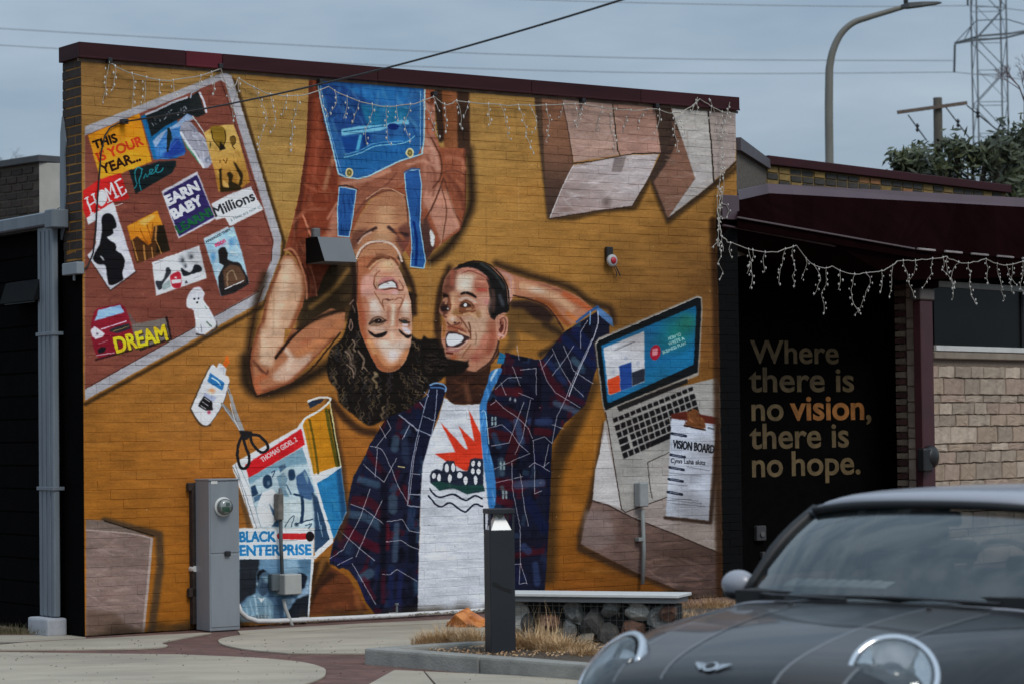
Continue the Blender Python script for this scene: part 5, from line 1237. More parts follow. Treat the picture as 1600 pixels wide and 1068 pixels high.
    fill(M2([(100,560),(150,720),(200,800),(420,830),(380,920),(0,980),(-60,640)]), (24,19,16), 2.5)   # hair meets beard
    fill(R8([(0,620),(60,640),(120,640),(160,760),(330,800),(340,850),(200,900),(0,900)]), (24,19,16), 1.8, sm=True)
    r = random.Random(8)
    for i in range(26):
        x, y = r.uniform(0, 170), r.uniform(660, 880)
        line(R8([(x,y),(x+r.uniform(10,30),y+r.uniform(-20,20)),(x+r.uniform(30,60),y+r.uniform(-12,24))]), r.uniform(.8, 1.6), r.choice([(62,50,40),(48,40,34)]), soft=.6, alpha=.6)

def paint_wear():
    r = random.Random(44)
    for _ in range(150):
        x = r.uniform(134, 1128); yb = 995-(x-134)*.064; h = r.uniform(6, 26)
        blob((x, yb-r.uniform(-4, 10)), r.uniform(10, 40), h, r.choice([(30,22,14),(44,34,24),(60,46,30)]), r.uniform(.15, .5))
    for _ in range(46):
        x = r.uniform(150, 1120); y = r.uniform(120, 800); L = r.uniform(20, 90)
        line([(x, y), (x+r.uniform(-1, 1), y+L)], r.uniform(1, 3), r.choice([(70,48,26),(190,160,120)]), soft=1.2, alpha=r.uniform(.05, .16), sm=False)
    for _ in range(260):
        x, y = r.uniform(140, 1140), r.uniform(100, 960)
        blob((x, y), r.uniform(.8, 2.2), r.uniform(.6, 1.4), r.choice([(36,24,14),(60,40,24),(205,190,165),(200,170,120)]), r.uniform(.3, .8))
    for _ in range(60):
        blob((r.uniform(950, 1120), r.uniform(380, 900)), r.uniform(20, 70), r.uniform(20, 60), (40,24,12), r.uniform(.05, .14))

def paint_black_edge():
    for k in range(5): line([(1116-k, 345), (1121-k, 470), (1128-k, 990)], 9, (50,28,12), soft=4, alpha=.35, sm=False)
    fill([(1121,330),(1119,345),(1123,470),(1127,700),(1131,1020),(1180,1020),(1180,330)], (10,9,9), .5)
    fill([(112,412),(134,412),(135,1020),(112,1020)], (10,9,9), .3) if False else None

def finish_paint(K):
    """photo px paint -> rectified albedo texture on the wall plane (u along the wall, v up)"""
    g = prng.randn(PH//3+1, PW//6+1).astype(np.float32); g = np.kron(g, np.ones((3, 6), np.float32))[:PH, :PW]
    st = np.zeros((PH, PW), np.float32)
    for fy_, fx_, am in ((4, 40, .018), (10, 26, .018), (26, 90, .020), (70, 120, .018)):
        q = prng.randn(PH//fy_+2, PW//fx_+2).astype(np.float32); q = np.kron(q, np.ones((fy_, fx_), np.float32))[:PH, :PW]
        q = box1(box1(q, max(fy_//2, 1), 0), fx_//2, 1); q /= q.std()+1e-6; st += q*am
    g = g*.022+st
    cv[:] = np.clip(cv*(1+g[..., None])+g[..., None]*0.05, 0, 1)
    wob = []
    for k in range(2):
        q = prng.randn(PH//6+2, PW//6+2).astype(np.float32); q = np.kron(q, np.ones((6, 6), np.float32))[:PH, :PW]; q = box1(box1(q, 4, 0), 4, 1); wob.append(q/q.std()*.30)
    yy, xx = np.mgrid[0:PH, 0:PW]
    xs_ = np.clip(np.rint(xx+wob[0]*1.2).astype(int), 0, PW-1); ys_ = np.clip(np.rint(yy+wob[1]*1.2).astype(int), 0, PH-1)
    cv[:] = cv[ys_, xs_]
    TW, TH = 2560, 1760
    u = (np.arange(TW)+.5)/TW*WALL_L; v = (np.arange(TH)+.5)/TH*WALL_H
    wx = WA.x+WD.x*u; wy = WA.y+WD.y*u
    out = np.zeros((TH, TW, 4), np.float32); out[..., 3] = 1
    cp, sp = math.cos(PITCH), math.sin(PITCH)
    for j in range(TH):
        z = v[j]-CAMZ; d = wy*cp+z*sp; vv = -wy*sp+z*cp
        a, b = FPX*wx/d, -FPX*vv/d
        X = (800+a*_cr+b*_sr-PX0)*PS; Y = (534-a*_sr+b*_cr-PY0)*PS
        x = np.clip(X, 0, PW-1.01); y = np.clip(Y, 0, PH-1.01)
        xi = x.astype(int); yi = y.astype(int); fx = (x-xi)[:, None]; fy = (y-yi)[:, None]
        out[j, :, :3] = (cv[yi, xi]*(1-fx)+cv[yi, xi+1]*fx)*(1-fy)+(cv[yi+1, xi]*(1-fx)+cv[yi+1, xi+1]*fx)*fy
    lum = out[..., :3].mean(-1, keepdims=True); out[..., :3] = (out[..., :3]*.88+lum*.12)*.975
    lin = np.power(np.clip(out[..., :3], 0, 1), 2.2)*K
    out[..., :3] = np.power(np.clip(lin, 0.0012, 0.86), 1/2.2)
    im = bpy.data.images.new('mural_paint', TW, TH, alpha=False)
    im.colorspace_settings.name = 'sRGB'
    im.pixels.foreach_set(out.ravel()); im.update(); im.pack()
    return im
# ---------------------------------------------------------------- the mural wall
def wall_to_world(x, y, z): p = WA+WD*x-WN*y; return Vector((p.x, p.y, z))
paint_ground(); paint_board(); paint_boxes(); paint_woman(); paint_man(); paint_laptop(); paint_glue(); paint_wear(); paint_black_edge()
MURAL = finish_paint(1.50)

wall = thing('mural_wall', 'tall painted brick wall with the mural of two smiling people lying head to head', 'wall', WA, WANG)
def mural_mat(name, k):
    m = bpy.data.materials.new(name); m.use_nodes = True; nt = m.node_tree; b = nt.nodes['Principled BSDF']
    N, LK = nt.nodes.new, nt.links.new
    tc = N('ShaderNodeTexCoord'); tc.object = wall
    mp = N('ShaderNodeMapping'); LK(tc.outputs['Object'], mp.inputs[0]); mp.inputs['Scale'].default_value = (1/WALL_L, 0, 1/WALL_H)
    sx = N('ShaderNodeSeparateXYZ'); LK(mp.outputs[0], sx.inputs[0]); cx = N('ShaderNodeCombineXYZ'); LK(sx.outputs['X'], cx.inputs['X']); LK(sx.outputs['Z'], cx.inputs['Y'])
    im = N('ShaderNodeTexImage'); im.image = MURAL; im.extension = 'EXTEND'; LK(cx.outputs[0], im.inputs[0])
    # weathering of the paint film, brick to brick and in fine grain
    m2 = N('ShaderNodeMapping'); LK(tc.outputs['Object'], m2.inputs[0]); m2.inputs['Scale'].default_value = (2.2, 1, 11)
    n1 = N('ShaderNodeTexNoise'); LK(m2.outputs[0], n1.inputs['Vector']); n1.inputs['Scale'].default_value = 1.6; n1.inputs['Detail'].default_value = 7; n1.inputs['Roughness'].default_value = .7
    r1 = N('ShaderNodeMapRange'); LK(n1.outputs[0], r1.inputs[0]); r1.inputs[1].default_value = .25; r1.inputs[2].default_value = .75; r1.inputs[3].default_value = .91*k; r1.inputs[4].default_value = 1.08*k
    sc = N('ShaderNodeVectorMath'); sc.operation = 'SCALE'; LK(im.outputs[0], sc.inputs[0]); LK(r1.outputs[0], sc.inputs['Scale'])
    LK(sc.outputs[0], b.inputs['Base Color']); b.inputs['Roughness'].default_value = .75; b.inputs['Specular IOR Level'].default_value = .08
    n2 = N('ShaderNodeTexNoise'); LK(tc.outputs['Object'], n2.inputs['Vector']); n2.inputs['Scale'].default_value = 55; n2.inputs['Detail'].default_value = 5
    bp = N('ShaderNodeBump'); LK(n2.outputs[0], bp.inputs['Height']); bp.inputs['Strength'].default_value = .45; bp.inputs['Distance'].default_value = .006; LK(bp.outputs[0], b.inputs['Normal'])
    return m
M_mural = mural_mat('mural_paint_on_brick', 1.0); M_muralj = mural_mat('mural_paint_in_joints', .97)

BH, BL, JT = .08, .24, .0046
VT = .0006
def brick_shape(L, H, seed, D=.02):
    """front half of one brick: local x 0..L, z 0..H, face at y~0, going back D"""
    r = random.Random(seed); c = .0020; m = MB()
    j = lambda a: r.uniform(-a, a)
    y = [j(.0018) for _ in range(4)]; f = j(.0012)
    o = [(0, 0), (L, 0), (L, H), (0, H)]; cx = .0006; i = [(cx, c), (L-cx, c), (L-cx, H-c), (cx, H-c)]
    vs = [(p[0], D, p[1]+j(.001)) for p in o]+[(p[0], .003+f, p[1]+j(.0012)) for p in o]+[(p[0]+j(.0003), f+y[k]*.5, p[1]+j(.001)) for k, p in enumerate(i)]
    fs = [(8, 9, 10, 11)]
    for k in range(4):
        k2 = (k+1) % 4; fs += [(k, k2, 4+k2, 4+k), (4+k, 4+k2, 8+k2, 8+k)]
    m.add(vs, fs); return m
variants = [brick_shape(BL-VT, BH-JT, s).mesh('brick', M_mural) for s in range(8)]
halfs = [brick_shape(BL/2-VT, BH-JT, 50+s).mesh('brick', M_mural) for s in range(3)]
rows = int(WALL_H/BH); nb = 0
rest = MB(); rb = random.Random(9)
cells = []
for r_ in range(rows):
    x = 0.0; first = True
    while x < WALL_L-.02:
        L = BL/2 if (first and r_ % 2) else BL
        L = min(L, WALL_L-x); cells.append((x, r_*BH, L)); x += L; first = False
cells.sort(key=lambda c: c[0])
for k, (x, z, L) in enumerate(cells):
    y = rb.gauss(0, .0009)
    if nb < 300 and L in (BL, BL/2):
        me = rb.choice(variants) if L == BL else rb.choice(halfs)
        linkmesh('brick', me, wall, (x+VT/2, y, z+JT/2), (rb.gauss(0, .012), 0, rb.gauss(0, .003))); nb += 1
    else:
        b = brick_shape(L-VT, BH-JT, k); a = rb.gauss(0, .012)
        rest.add([(vx+x+VT/2, vy+y+a*vz, vz+z+JT/2) for vx, vy, vz in b.v], b.f)
o = rest.build('bricks', M_mural, wall); tag(o, kind='stuff')
MB().box(0, WALL_L, .0030, .30, 0, WALL_H).build('mortar', M_muralj, wall)
# coping: folded maroon sheet metal in lengths
zc0, zc1 = WALL_H-.005, WALL_H+.125
xr0, xr1 = W(288, 88)[0], W(345, 92)[0]
xs = [-.035, xr0, xr1, 2.9, 4.6, 5.9, WALL_L+.03]
M_copred = mat('brighter_red_metal', (.085, .010, .016), .6, var=.2, scale=1.2, spec=.2)
for k in range(6):
    m = MB(); a, b = xs[k], xs[k+1]-.004
    m.box(a, b, -.035, .36, zc0, zc1)
    m.box(a, b, -.042, -.033, zc0-.004, zc0+.016)
    m.build('coping_length', M_coping if k != 1 else M_copred, wall, bevel=.004)
m = MB().box(xs[0], xs[-1], -.004, .001, zc0-.03, zc0-.004).build('drip_edge', mat('rusty_drip_edge', (.13, .085, .060), .8, var=.3, scale=10), wall)

# ---------------------------------------------------------------- left flank of the wall (bare brick above, black paint below)
SD = -WN; SANG = math.atan2(-SD.y, -SD.x)     # side frame: local +x runs from the back towards the corner
PW_S = .36
side = thing('wall_end_pier', 'narrow bare dark brick end of the tall wall, black paint below', 'brick pier', WA+SD*PW_S, math.atan2(-SD.y, -SD.x))
zblk = W(134, 412)[1]
sb = [brick_shape(L-.012, BH-.012, 80+k).mesh('brick', M_dkbrick) for k, L in enumerate((.24, .12, .24, .12, .24, .12))]
for r_ in range(rows):
    z = r_*BH
    if z < zblk-.04: continue
    for x, L in (((0, .24), (.24, .12)) if r_ % 2 else ((0, .12), (.12, .24))):
        me = rb.choice([sb[0], sb[2], sb[4]]) if L == .24 else rb.choice([sb[1], sb[3], sb[5]])
        linkmesh('brick', me, side, (x+.006, -.004+rb.gauss(0, .002), z+.006))
MB().box(0, PW_S-.008, .004, .10, zblk-.05, WALL_H-.01).build('mortar', M_tanmortar, side)
MB().box(0, PW_S-.008, -.006, .10, 0, zblk-.04).build('painted_base', M_black, side)
# torn grey flashing at the back edge of the pier
m = MB(); pts = [(-.02, 3.30), (.03, 3.38), (.075, 3.7), (.06, 4.0), (.085, 4.12), (.05, 4.28), (.02, 4.34), (-.015, 4.2), (-.03, 3.8)]
m.add([(x, -.018, z) for x, z in pts]+[(x, -.004, z) for x, z in pts], [tuple(range(9))]+[(i, (i+1) % 9, 9+(i+1) % 9, 9+i) for i in range(9)]+[tuple(range(17, 8, -1))])
m.build('torn_flashing', M_galv, side)

# ---------------------------------------------------------------- low building on the left
low = thing('low_side_building', 'low black-painted building with a grey gutter left of the mural wall', 'building', WA+SD*PW_S, math.atan2(-SD.y, -SD.x))
def SL(px, py, off=0.0):
    """side-plane local (x, z): x measured like the side frame (negative = further back)"""
    d = ray(px, py); o = Vector((0, 0, CAMZ)); n = -WD; q = WA+n*off; t = (q-o).dot(n)/d.dot(n); p = o+d*t
    return (p-(WA+SD*PW_S)).dot(-SD), p.z
zg = SL(60, 338)[1]; zg0 = SL(60, 357)[1]
MB().box(-6, -.002, .02, .30, 0, zg0-.02).build('wall', M_black, low)
MB().box(-6, -.002, .30, 5, zg0-.6, zg0-.05).build('roof_deck', M_rust, low)
# clapboard courses on the black wall
for k in range(0, int(zg0/.2)):
    MB().box(-6, -.002, .008, .022, k*.2+.008, k*.2+.192).build('cladding_board', M_black, low, bevel=.003)
m = MB()      # roofing, tattered edge
rr = random.Random(4)
for i in range(70):
    x = -rr.uniform(.05, 3.2); y = rr.uniform(-.05, .9); L = rr.uniform(.1, .45); z = zg0-.02+y*.22+rr.uniform(0, .05)
    if x > -.45: z += (x+.45)*.9*rr.uniform(.5, 1)
    a = rr.uniform(-.5, .5); w_ = rr.uniform(.03, .12)
    m.add([(x, y, z), (x+L*math.cos(a), y+.02, z+L*.15+rr.uniform(-.02, .05)), (x+L*math.cos(a), y+w_, z+.06), (x, y+w_, z+.03)], [(0, 1, 2, 3)])
m.build('loose_roofing', M_rust, low)
MB().add([(-6, -.06, zg0-.02), (-.1, -.06, zg0-.02), (-.1, 3, zg0+.42), (-6, 3, zg0+.42)], [(0, 1, 2, 3)]).build('roof', M_rust, low)
g_ = MB(); x1g = SL(88, 350, .12)[0]
g_.box(-6, x1g, -.14, -.012, zg0-.01, zg); g_.build('gutter', M_galv, low, bevel=.012)
MB().box(x1g-.14, x1g+.006, -.165, -.008, zg0-.04, zg+.01).build('gutter_end_box', M_galv, low, bevel=.008)
# downspout and its pale foot block
xa, xb = SL(60, 700, .1)[0], SL(84, 700, .1)[0]
dsp = thing('downspout', 'tall ribbed grey metal downspout on the black wall', 'downspout', WA+SD*PW_S, math.atan2(-SD.y, -SD.x))
m = MB(); wd = xb-xa
m.box(xa, xb, -.10, -.045, .14, zg0-.01)
m.build('pipe', M_galv, dsp, bevel=.01)
for t in (.22, .5, .78): MB().box(xa+wd*t-.007, xa+wd*t+.007, -.108, -.099, .14, zg0-.05).build('rib', M_galv, dsp, bevel=.003)
for z in (1.2, 2.5): MB().box(xa-.012, xb+.012, -.115, -.008, z, z+.03).build('strap', M_galv, dsp, bevel=.003)
fb = thing('foot_block', 'small pale cast block around the foot of the downspout', 'block', WA+SD*PW_S, math.atan2(-SD.y, -SD.x))
MB().box(xa-.045, xb+.045, -.19, -.01, -.02, .135).build('cast_block', M_blockw, fb, bevel=.02, seg=2)
# junction box on the pier with its cable
jx0, jz0 = SL(101, 431, .05); jx1, jz1 = SL(124, 409, .05)
jb = thing('junction_box', 'small pale grey junction box on the black pier', 'junction box', WA+SD*PW_S, math.atan2(-SD.y, -SD.x))
MB().box(jx0, jx1, -.075, -.004, jz0, jz1).build('housing', M_cab, jb, bevel=.006)
MB().lathe([(.012, 0), (.012, -.045), (.006, -.05)], 8, Matrix.Translation(((jx0+jx1)/2+.01, -.035, jz0))).build('cable_gland', M_cab, jb)
wx0, wz0 = SL(0, 474, .2); wx1, wz1 = SL(45, 436, .2)
wp = thing('wall_pack_lamp', 'dark boxy wall lamp high on the black side building', 'wall lamp', WA+SD*PW_S, math.atan2(-SD.y, -SD.x))
m = MB(); m.add([(x, y, z) for x in (wx0-.1, wx1) for (y, z) in ((.0, wz0+.02), (-.16, wz0), (-.10, wz1), (.0, wz1+.02))], [(0, 1, 2, 3), (7, 6, 5, 4), (0, 4, 5, 1), (1, 5, 6, 2), (2, 6, 7, 3), (3, 7, 4, 0)])
m.build('housing', mat('dark_grey_lamp_housing', (.007, .0075, .008), .8, spec=.1), wp)
MB().box(wx0-.06, wx1-.04, -.13, -.03, wz0-.012, wz0+.006).build('lens', M_pane, wp)

# brick parapet of the building behind, upper left
bp0 = P(-260, 270, 34); bp1 = P(62, 270, 30.5); bp2 = P(86, 262, 31.6)
back = thing('back_building_parapet', 'dark brick parapet with grey coping and pale end behind the low roof', 'building', (bp1.x, bp1.y, 0), math.atan2(bp1.y-bp0.y, bp1.x-bp0.x))
Lb = (Vector((bp1.x, bp1.y))-Vector((bp0.x, bp0.y))).length; zt = P(30, 261, 31).z; zb = 1.5
MB().box(-Lb, 0, .004, .25, zb, zt).build('mortar', M_tanmortar, back)
bbk = [brick_shape(.20, .07, 200+k).mesh('brick', M_dkbrick) for k in range(4)]
n_ = 0
for r_ in range(9):
    for c_ in range(10):
        x = -.23*(c_+1)-(.115 if r_ % 2 else 0)+.115; z = zt-.02-(r_+1)*.095
        if x < -Lb or x > -.2: continue
        linkmesh('brick', rr.choice(bbk), back, (x, -.006+rr.gauss(0, .003), z)); n_ += 1
MB().box(-Lb-.1, .05, -.05, .30, zt, zt+.085).build('coping', mat('grey_coping', (.060, .062, .066), .7), back, bevel=.01)
e0 = (bp2-bp1); back2 = MB(); 
back2.add([(0.002, -.008, zb), (.24, .62, zb), (.24, .62, zt-.004), (0.002, -.008, zt-.004)], [(0, 1, 2, 3)]).build('rendered_end', M_beige, back)

# ---------------------------------------------------------------- recessed black wall with the saying
BO = -2.6                                                 # set back behind the mural wall
bx0 = W(1100, 600, BO)[0]; bx1 = W(1424, 600, BO)[0]
saying = thing('saying_wall', 'black recessed wall lettered Where there is no vision, there is no hope.', 'wall', WA-WN*BO*-1*-1 if False else WA+WN*BO, WANG)
MB().box(bx0-.4, bx1, .0, .25, 0, 4.2).build('wall_panel', M_black, saying)
M_let1 = mat('dull_gold_lettering', (.118, .080, .034), .8, var=.35, scale=9, dirt=.45); M_let2 = mat('orange_lettering', (.270, .105, .022), .8, var=.3, scale=9, dirt=.2)
def lettering(s, x0, x1, z0, h, m, parent, y=-.004, name='lettering', bold=.010):
    cu = bpy.data.curves.new(name, 'FONT'); cu.body = s; cu.size = 1; cu.offset = bold; cu.extrude = 0.003
    ob = bpy.data.objects.new(name, cu); COL.objects.link(ob)
    dg = bpy.context.evaluated_depsgraph_get(); me = bpy.data.meshes.new_from_object(ob.evaluated_get(dg)); bpy.data.objects.remove(ob)
    xs_ = [v.co.x for v in me.vertices]; a, b = min(xs_), max(xs_); k = (x1-x0)/(b-a); kz = h/.70
    for v in me.vertices: v.co = (x0+(v.co.x-a)*k, y-v.co.z*.3, z0+v.co.y*kz)
    me.materials.clear(); me.materials.append(m)
    return linkmesh(name, me, parent)
for s_, xa_, xb_, yb_, yt_, m_ in [('Where', 1172, 1310, 566.5, 531, M_let1), ('there is', 1170, 1334, 611, 573, M_let1), ('no', 1174, 1224, 656, 619, M_let1), ('vision', 1234, 1350, 655, 617, M_let2), (',', 1353, 1361, 655, 617, M_let1),
                                   ('there is', 1171, 1326, 700, 661, M_let1), ('no', 1175, 1223, 744, 706, M_let1), ('hope.', 1237, 1344, 742, 704, M_let1)]:
    x0, z0 = W(xa_, yb_, BO); x1, _ = W(xb_, yb_, BO); _, z1 = W(xa_, yt_, BO)
    lettering(s_, x0, x1, z0, z1-z0, m_, saying, bold=.022 if s_ == 'vision' else .016)
for (px, py, w_, h_) in [(1185, 832, .14, .17), (1189, 866, .05, .07)]:
    x, z = W(px, py, BO); ob = thing('wall_socket_cover' if w_ > .1 else 'small_tap', 'grey weatherproof socket cover low on the black lettered wall' if w_ > .1 else 'small pale fitting just below the socket cover on the black wall', 'socket' if w_ > .1 else 'fitting', saying.location+WD*x+Vector((0, 0, z)), WANG)
    MB().box(-w_/2, w_/2, -.06, -.001, -h_/2, h_/2).build('housing', mat('dim_grey_cover', (.045, .045, .048), .6), ob, bevel=.008)
    if w_ > .1: MB().lathe([(.03, 0), (.03, .02)], 12, Matrix.Translation((.0, -.06, -.01)) @ Matrix.Rotation(math.pi/2, 4, 'X')).build('cap', mat('pale_grey_cover', (.10, .10, .10), .6), ob)

# ---------------------------------------------------------------- right-hand building (stone veneer, parapet, maroon roof)
RA = P(1197, 250, 27.8); RD = Vector((3.35, 3.8, 0)).normalized(); RN = Vector((RD.y, -RD.x, 0)); RANG = math.atan2(RD.y, RD.x)
def R(px, py, off=0.0):
    d = ray(px, py); o = Vector((0, 0, CAMZ)); q = Vector((RA.x, RA.y, 0))+RN*off; t = (q-o).dot(RN)/d.dot(RN); p = o+d*t
    return (p-Vector((RA.x, RA.y, 0))).dot(RD), p.z
ROFF = .35
rb_ = thing('stone_building', 'low building with tan stone veneer and maroon roof right of the mural', 'building', (RA.x, RA.y, 0), RANG)
# parapet
zp1 = R(1199, 244)[1]; zp0 = R(1199, 258)[1]; xe = R(1574, 295)[0]
MB().box(-.03, xe, -.06, .35, zp0, zp1).build('parapet_coping', M_coping, rb_, bevel=.006)
MB().box(0, xe-.03, .006, .3, zp0-.42, zp0-.002).build('parapet_mortar', mat('mustard_joint', (.16, .105, .035), .9, var=.2), rb_)
pm = [[brick_shape(L, .062, 300+k).mesh('brick', mm) for k, mm in enumerate((M_olive, M_gold1, M_gold2))] for L in (.195, .195)]
rp = random.Random(12)
for c_ in range(int((xe-.04)/.225)):
    tone = c_ % 2
    for r_ in range(5):
        k = 0 if (rp.random() < (.75 if tone else .35)) else (1 if rp.random() < .8 else 2)
        linkmesh('brick', pm[0][k], rb_, (c_*.225+.015, -.004+rp.gauss(0, .003), zp0-.075*(r_+1)))
# chamfered corner of the parapet towards the mural wall
CA = P(1150, 215, 25.7); cd = Vector((RA.x-CA.x, RA.y-CA.y, 0)); cl = cd.length
ch = thing('corner_parapet', 'slanting brown textured parapet corner between mural wall and stone building', 'parapet', (CA.x, CA.y, 0), math.atan2(cd.y, cd.x))
zca = P(1150, 215, 25.7).z; zcb = RA.z
MB().add([(0, 0, zca-1.2), (cl, 0, zcb-1.0), (cl, 0, zcb-.09), (0, 0, zca-.12)]+[(0, .2, zca-1.2), (cl, .2, zcb-1.0), (cl, .2, zcb-.09), (0, .2, zca-.12)], [(0, 1, 2, 3), (4, 7, 6, 5), (3, 2, 6, 7), (0, 3, 7, 4), (1, 5, 6, 2)]).build('rendered_wall', M_stuccod, ch)
MB().add([(0, -.05, zca-.13), (cl, -.05, zcb-.10), (cl, -.05, zcb), (0, -.05, zca)]+[(0, .25, zca-.13), (cl, .25, zcb-.10), (cl, .25, zcb), (0, .25, zca)], [(0, 1, 2, 3), (4, 7, 6, 5), (3, 2, 6, 7), (0, 3, 7, 4), (1, 5, 6, 2), (0, 4, 5, 1)]).build('coping', mat('faded_grey_coping', (.075, .060, .070), .6), ch)
# maroon roof below
roof = thing('maroon_roof', 'dark maroon metal roof with purple flashing over the black lettered wall', 'roof', (0, 0, 0))
def quad3(name, pts, m, th=.02, par=None, up=Vector((0, 0, -1))):
    n = len(pts); vs = [Vector(p) for p in pts]; k = MB()
    k.add(vs+[v+up*th for v in vs], [tuple(range(n)), tuple(range(2*n-1, n-1, -1))]+[(i, (i+1) % n, n+(i+1) % n, n+i) for i in range(n)])
    return k.build(name, m, par)
dA, dB, dC = 25.55, 27.6, 31.2
F0, F1_, F2_ = P(1153, 297, dA), P(1199, 287, dB), P(1610, 310, dC)
B0, B1, B2 = P(1155, 312, dA-.05), P(1201, 302, dB-.05), P(1610, 324, dC-.05)
quad3('flashing_band', [F0, F1_, B1, B0], M_purple, .06, roof, Vector((.3, 1, 0))); quad3('flashing_band', [F1_, F2_, B2, B1], M_purple, .06, roof, Vector((.3, 1, 0)))
E0, E1, E2 = P(1152, 340, 25.15), P(1428, 389, 28.6), P(1640, 408, 31.0)
M_eave = mat('pale_gutter_highlight', (.30, .26, .25), .6, var=.4, scale=3)  # pale colour stands in for highlights along the gutter edge
# roof planes as standing-seam sheets (each strip a piece)
nS = 15
top = [B0.lerp(B1, t/2) for t in range(2)]+[B1.lerp(B2, t/(nS-2)) for t in range(nS-1)]
bot = [E0.lerp(E1, t/10) for t in range(11)]+[E1.lerp(E2, (t+1)/(nS-10)) for t in range(nS-10)]
for i in range(nS):
    quad3('roof_sheet', [top[i], top[i+1], bot[i+1], bot[i]], M_roofm, .03, roof)
for a, b in ((E0, E1), (E1, E2)):
    quad3('eave_fascia', [a, b, b-Vector((0, 0, .10)), a-Vector((0, 0, .10))], M_roofm, .03, roof, Vector((0, 1, 0)))
# the roof runs on past the picture's right edge
B3, E3, F3 = B2+RD*3.4, E2+RD*3.4, F2_+RD*3.4
quad3('flashing_band', [F2_, F3, B3, B2], M_purple, .06, roof, Vector((.3, 1, 0)))
for i in range(5): quad3('roof_sheet', [B2.lerp(B3, i/5), B2.lerp(B3, (i+1)/5), E2.lerp(E3, (i+1)/5), E2.lerp(E3, i/5)], M_roofm, .03, roof)
quad3('eave_fascia', [E2, E3, E3-Vector((0, 0, .24)), E2-Vector((0, 0, .24))], M_roofm, .03, roof, Vector((0, 1, 0)))
m = MB(); m.tube([E0+Vector((0, -.03, .0)), E1+Vector((0, -.03, 0))], .012, 5); m.build('edge_trim', mat('dull_edge_trim', (.10, .065, .065), .5), roof)
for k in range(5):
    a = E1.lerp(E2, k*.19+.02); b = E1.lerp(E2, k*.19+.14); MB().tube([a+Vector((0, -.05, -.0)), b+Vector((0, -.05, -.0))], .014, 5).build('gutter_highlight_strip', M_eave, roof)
m = MB(); m.tube([P(1130, 352, 25.0), P(1404, 403, 28.4)], .012, 5); m.build('lower_trim', mat('dull_lower_trim', (.06, .035, .038), .6), roof)
# lower fascia/soffit: maroon band above the black wall
s0, s1, s2 = P(1124, 385, 25.28), P(1262, 413, 27.0), P(1402, 438, 28.5)
t0, t1, t2 = P(1128, 345, 25.10), P(1285, 372, 26.75), P(1421, 393, 28.55)
M_soff = mat('maroon_soffit', (.0080, .0026, .0030), .95, var=.2, scale=3, spec=.0)
quad3('soffit_panel', [t0, t1, s1, s0], M_soff, .03, roof, Vector((.3, 1, 0))); quad3('soffit_panel', [t1, t2, s2, s1], M_soff, .03, roof, Vector((.3, 1, 0)))
u1, u2 = P(1640, 412, 30.8), P(1640, 432, 30.9)
quad3('soffit_panel', [t2, u1, u2, s2], M_soff, .03, roof, Vector((.3, 1, 0)))
sb0, sb1 = W(1130, 400, BO), W(1410, 430, BO)
quad3('soffit_underside', [s0, s1, s2, wall_to_world(sb1[0], -BO, s2.z), wall_to_world(sb0[0], -BO, s0.z)], M_soff, .02, roof, Vector((0, 0, 1)))
quad3('soffit_underside', [s2, u2, P(1700, 420, 32.5), wall_to_world(sb1[0], -BO, s2.z+.02)], M_soff, .02, roof, Vector((0, 0, 1)))
x0_, z0_ = W(1127, 343, .03); x1_, z1_ = W(1153, 306, .03)
MB().box(x0_, x1_, -.05, -.004, z0_, z1_).build('flashing_end', M_purple, roof, bevel=.004, loc=WA, rot=(0, 0, WANG))

# stone veneer wall
xs0 = R(1440, 600, ROFF)[0]; xs1 = xs0+7.0; zsoff = R(1500, 425, ROFF)[1]+.05
MB().box(xs0, xs1, -ROFF+.02, -ROFF+.30, 0, zsoff).build('wall_backing', M_mortar, rb_)
wxa, wza = R(1459, 541, ROFF); wxb, wzb = R(1594, 452, ROFF)
sv = []
def stone_mesh(L, H, seed):
    r = random.Random(seed); m = MB(); D = .026
    n = 4
    per = []
    for k in range(n): per.append((L*k/n, r.uniform(-.006, .006)))
    for k in range(2): per.append((L+r.uniform(-.006, .004), H*k/2))
    for k in range(n): per.append((L-L*k/n, H+r.uniform(-.006, .006)))
    for k in range(2): per.append((r.uniform(-.004, .006), H-H*k/2))
    N_ = len(per); cx, cz = L/2, H/2
    ring = [(x, 0, z) for x, z in per]; r2 = [(cx+(x-cx)*.96, -D*r.uniform(.75, 1.05), cz+(z-cz)*.93) for x, z in per]
    r3 = [(cx+(x-cx)*.5, -D*r.uniform(.85, 1.12), cz+(z-cz)*.5) for x, z in per]
    vs = ring+r2+r3+[(cx, -D*1.0, cz)]
    fs = []
    for k in range(N_):
        k2 = (k+1) % N_; fs += [(k, N_+k, N_+k2, k2), (N_+k, 2*N_+k, 2*N_+k2, N_+k2), (2*N_+k, 3*N_, 2*N_+k2)]
    m.add(vs, [f[::-1] for f in fs]); return m
sizes = [(.36, .14), (.50, .14), (.28, .14), (.24, .09), (.40, .09), (.55, .09), (.34, .20), (.46, .20), (.60, .20)]
smesh = {}
for i, (L, H) in enumerate(sizes):
    for v_ in range(3): smesh[(L, H, v_)] = [stone_mesh(L-.012, H-.010, i*7+v_).mesh('stone', mm) for mm in M_stone]
rs = random.Random(31); z = 0.0; ns = 0; pat = [.20, .14, .09, .20, .14, .14, .09]; pi = 0
extra = MB()
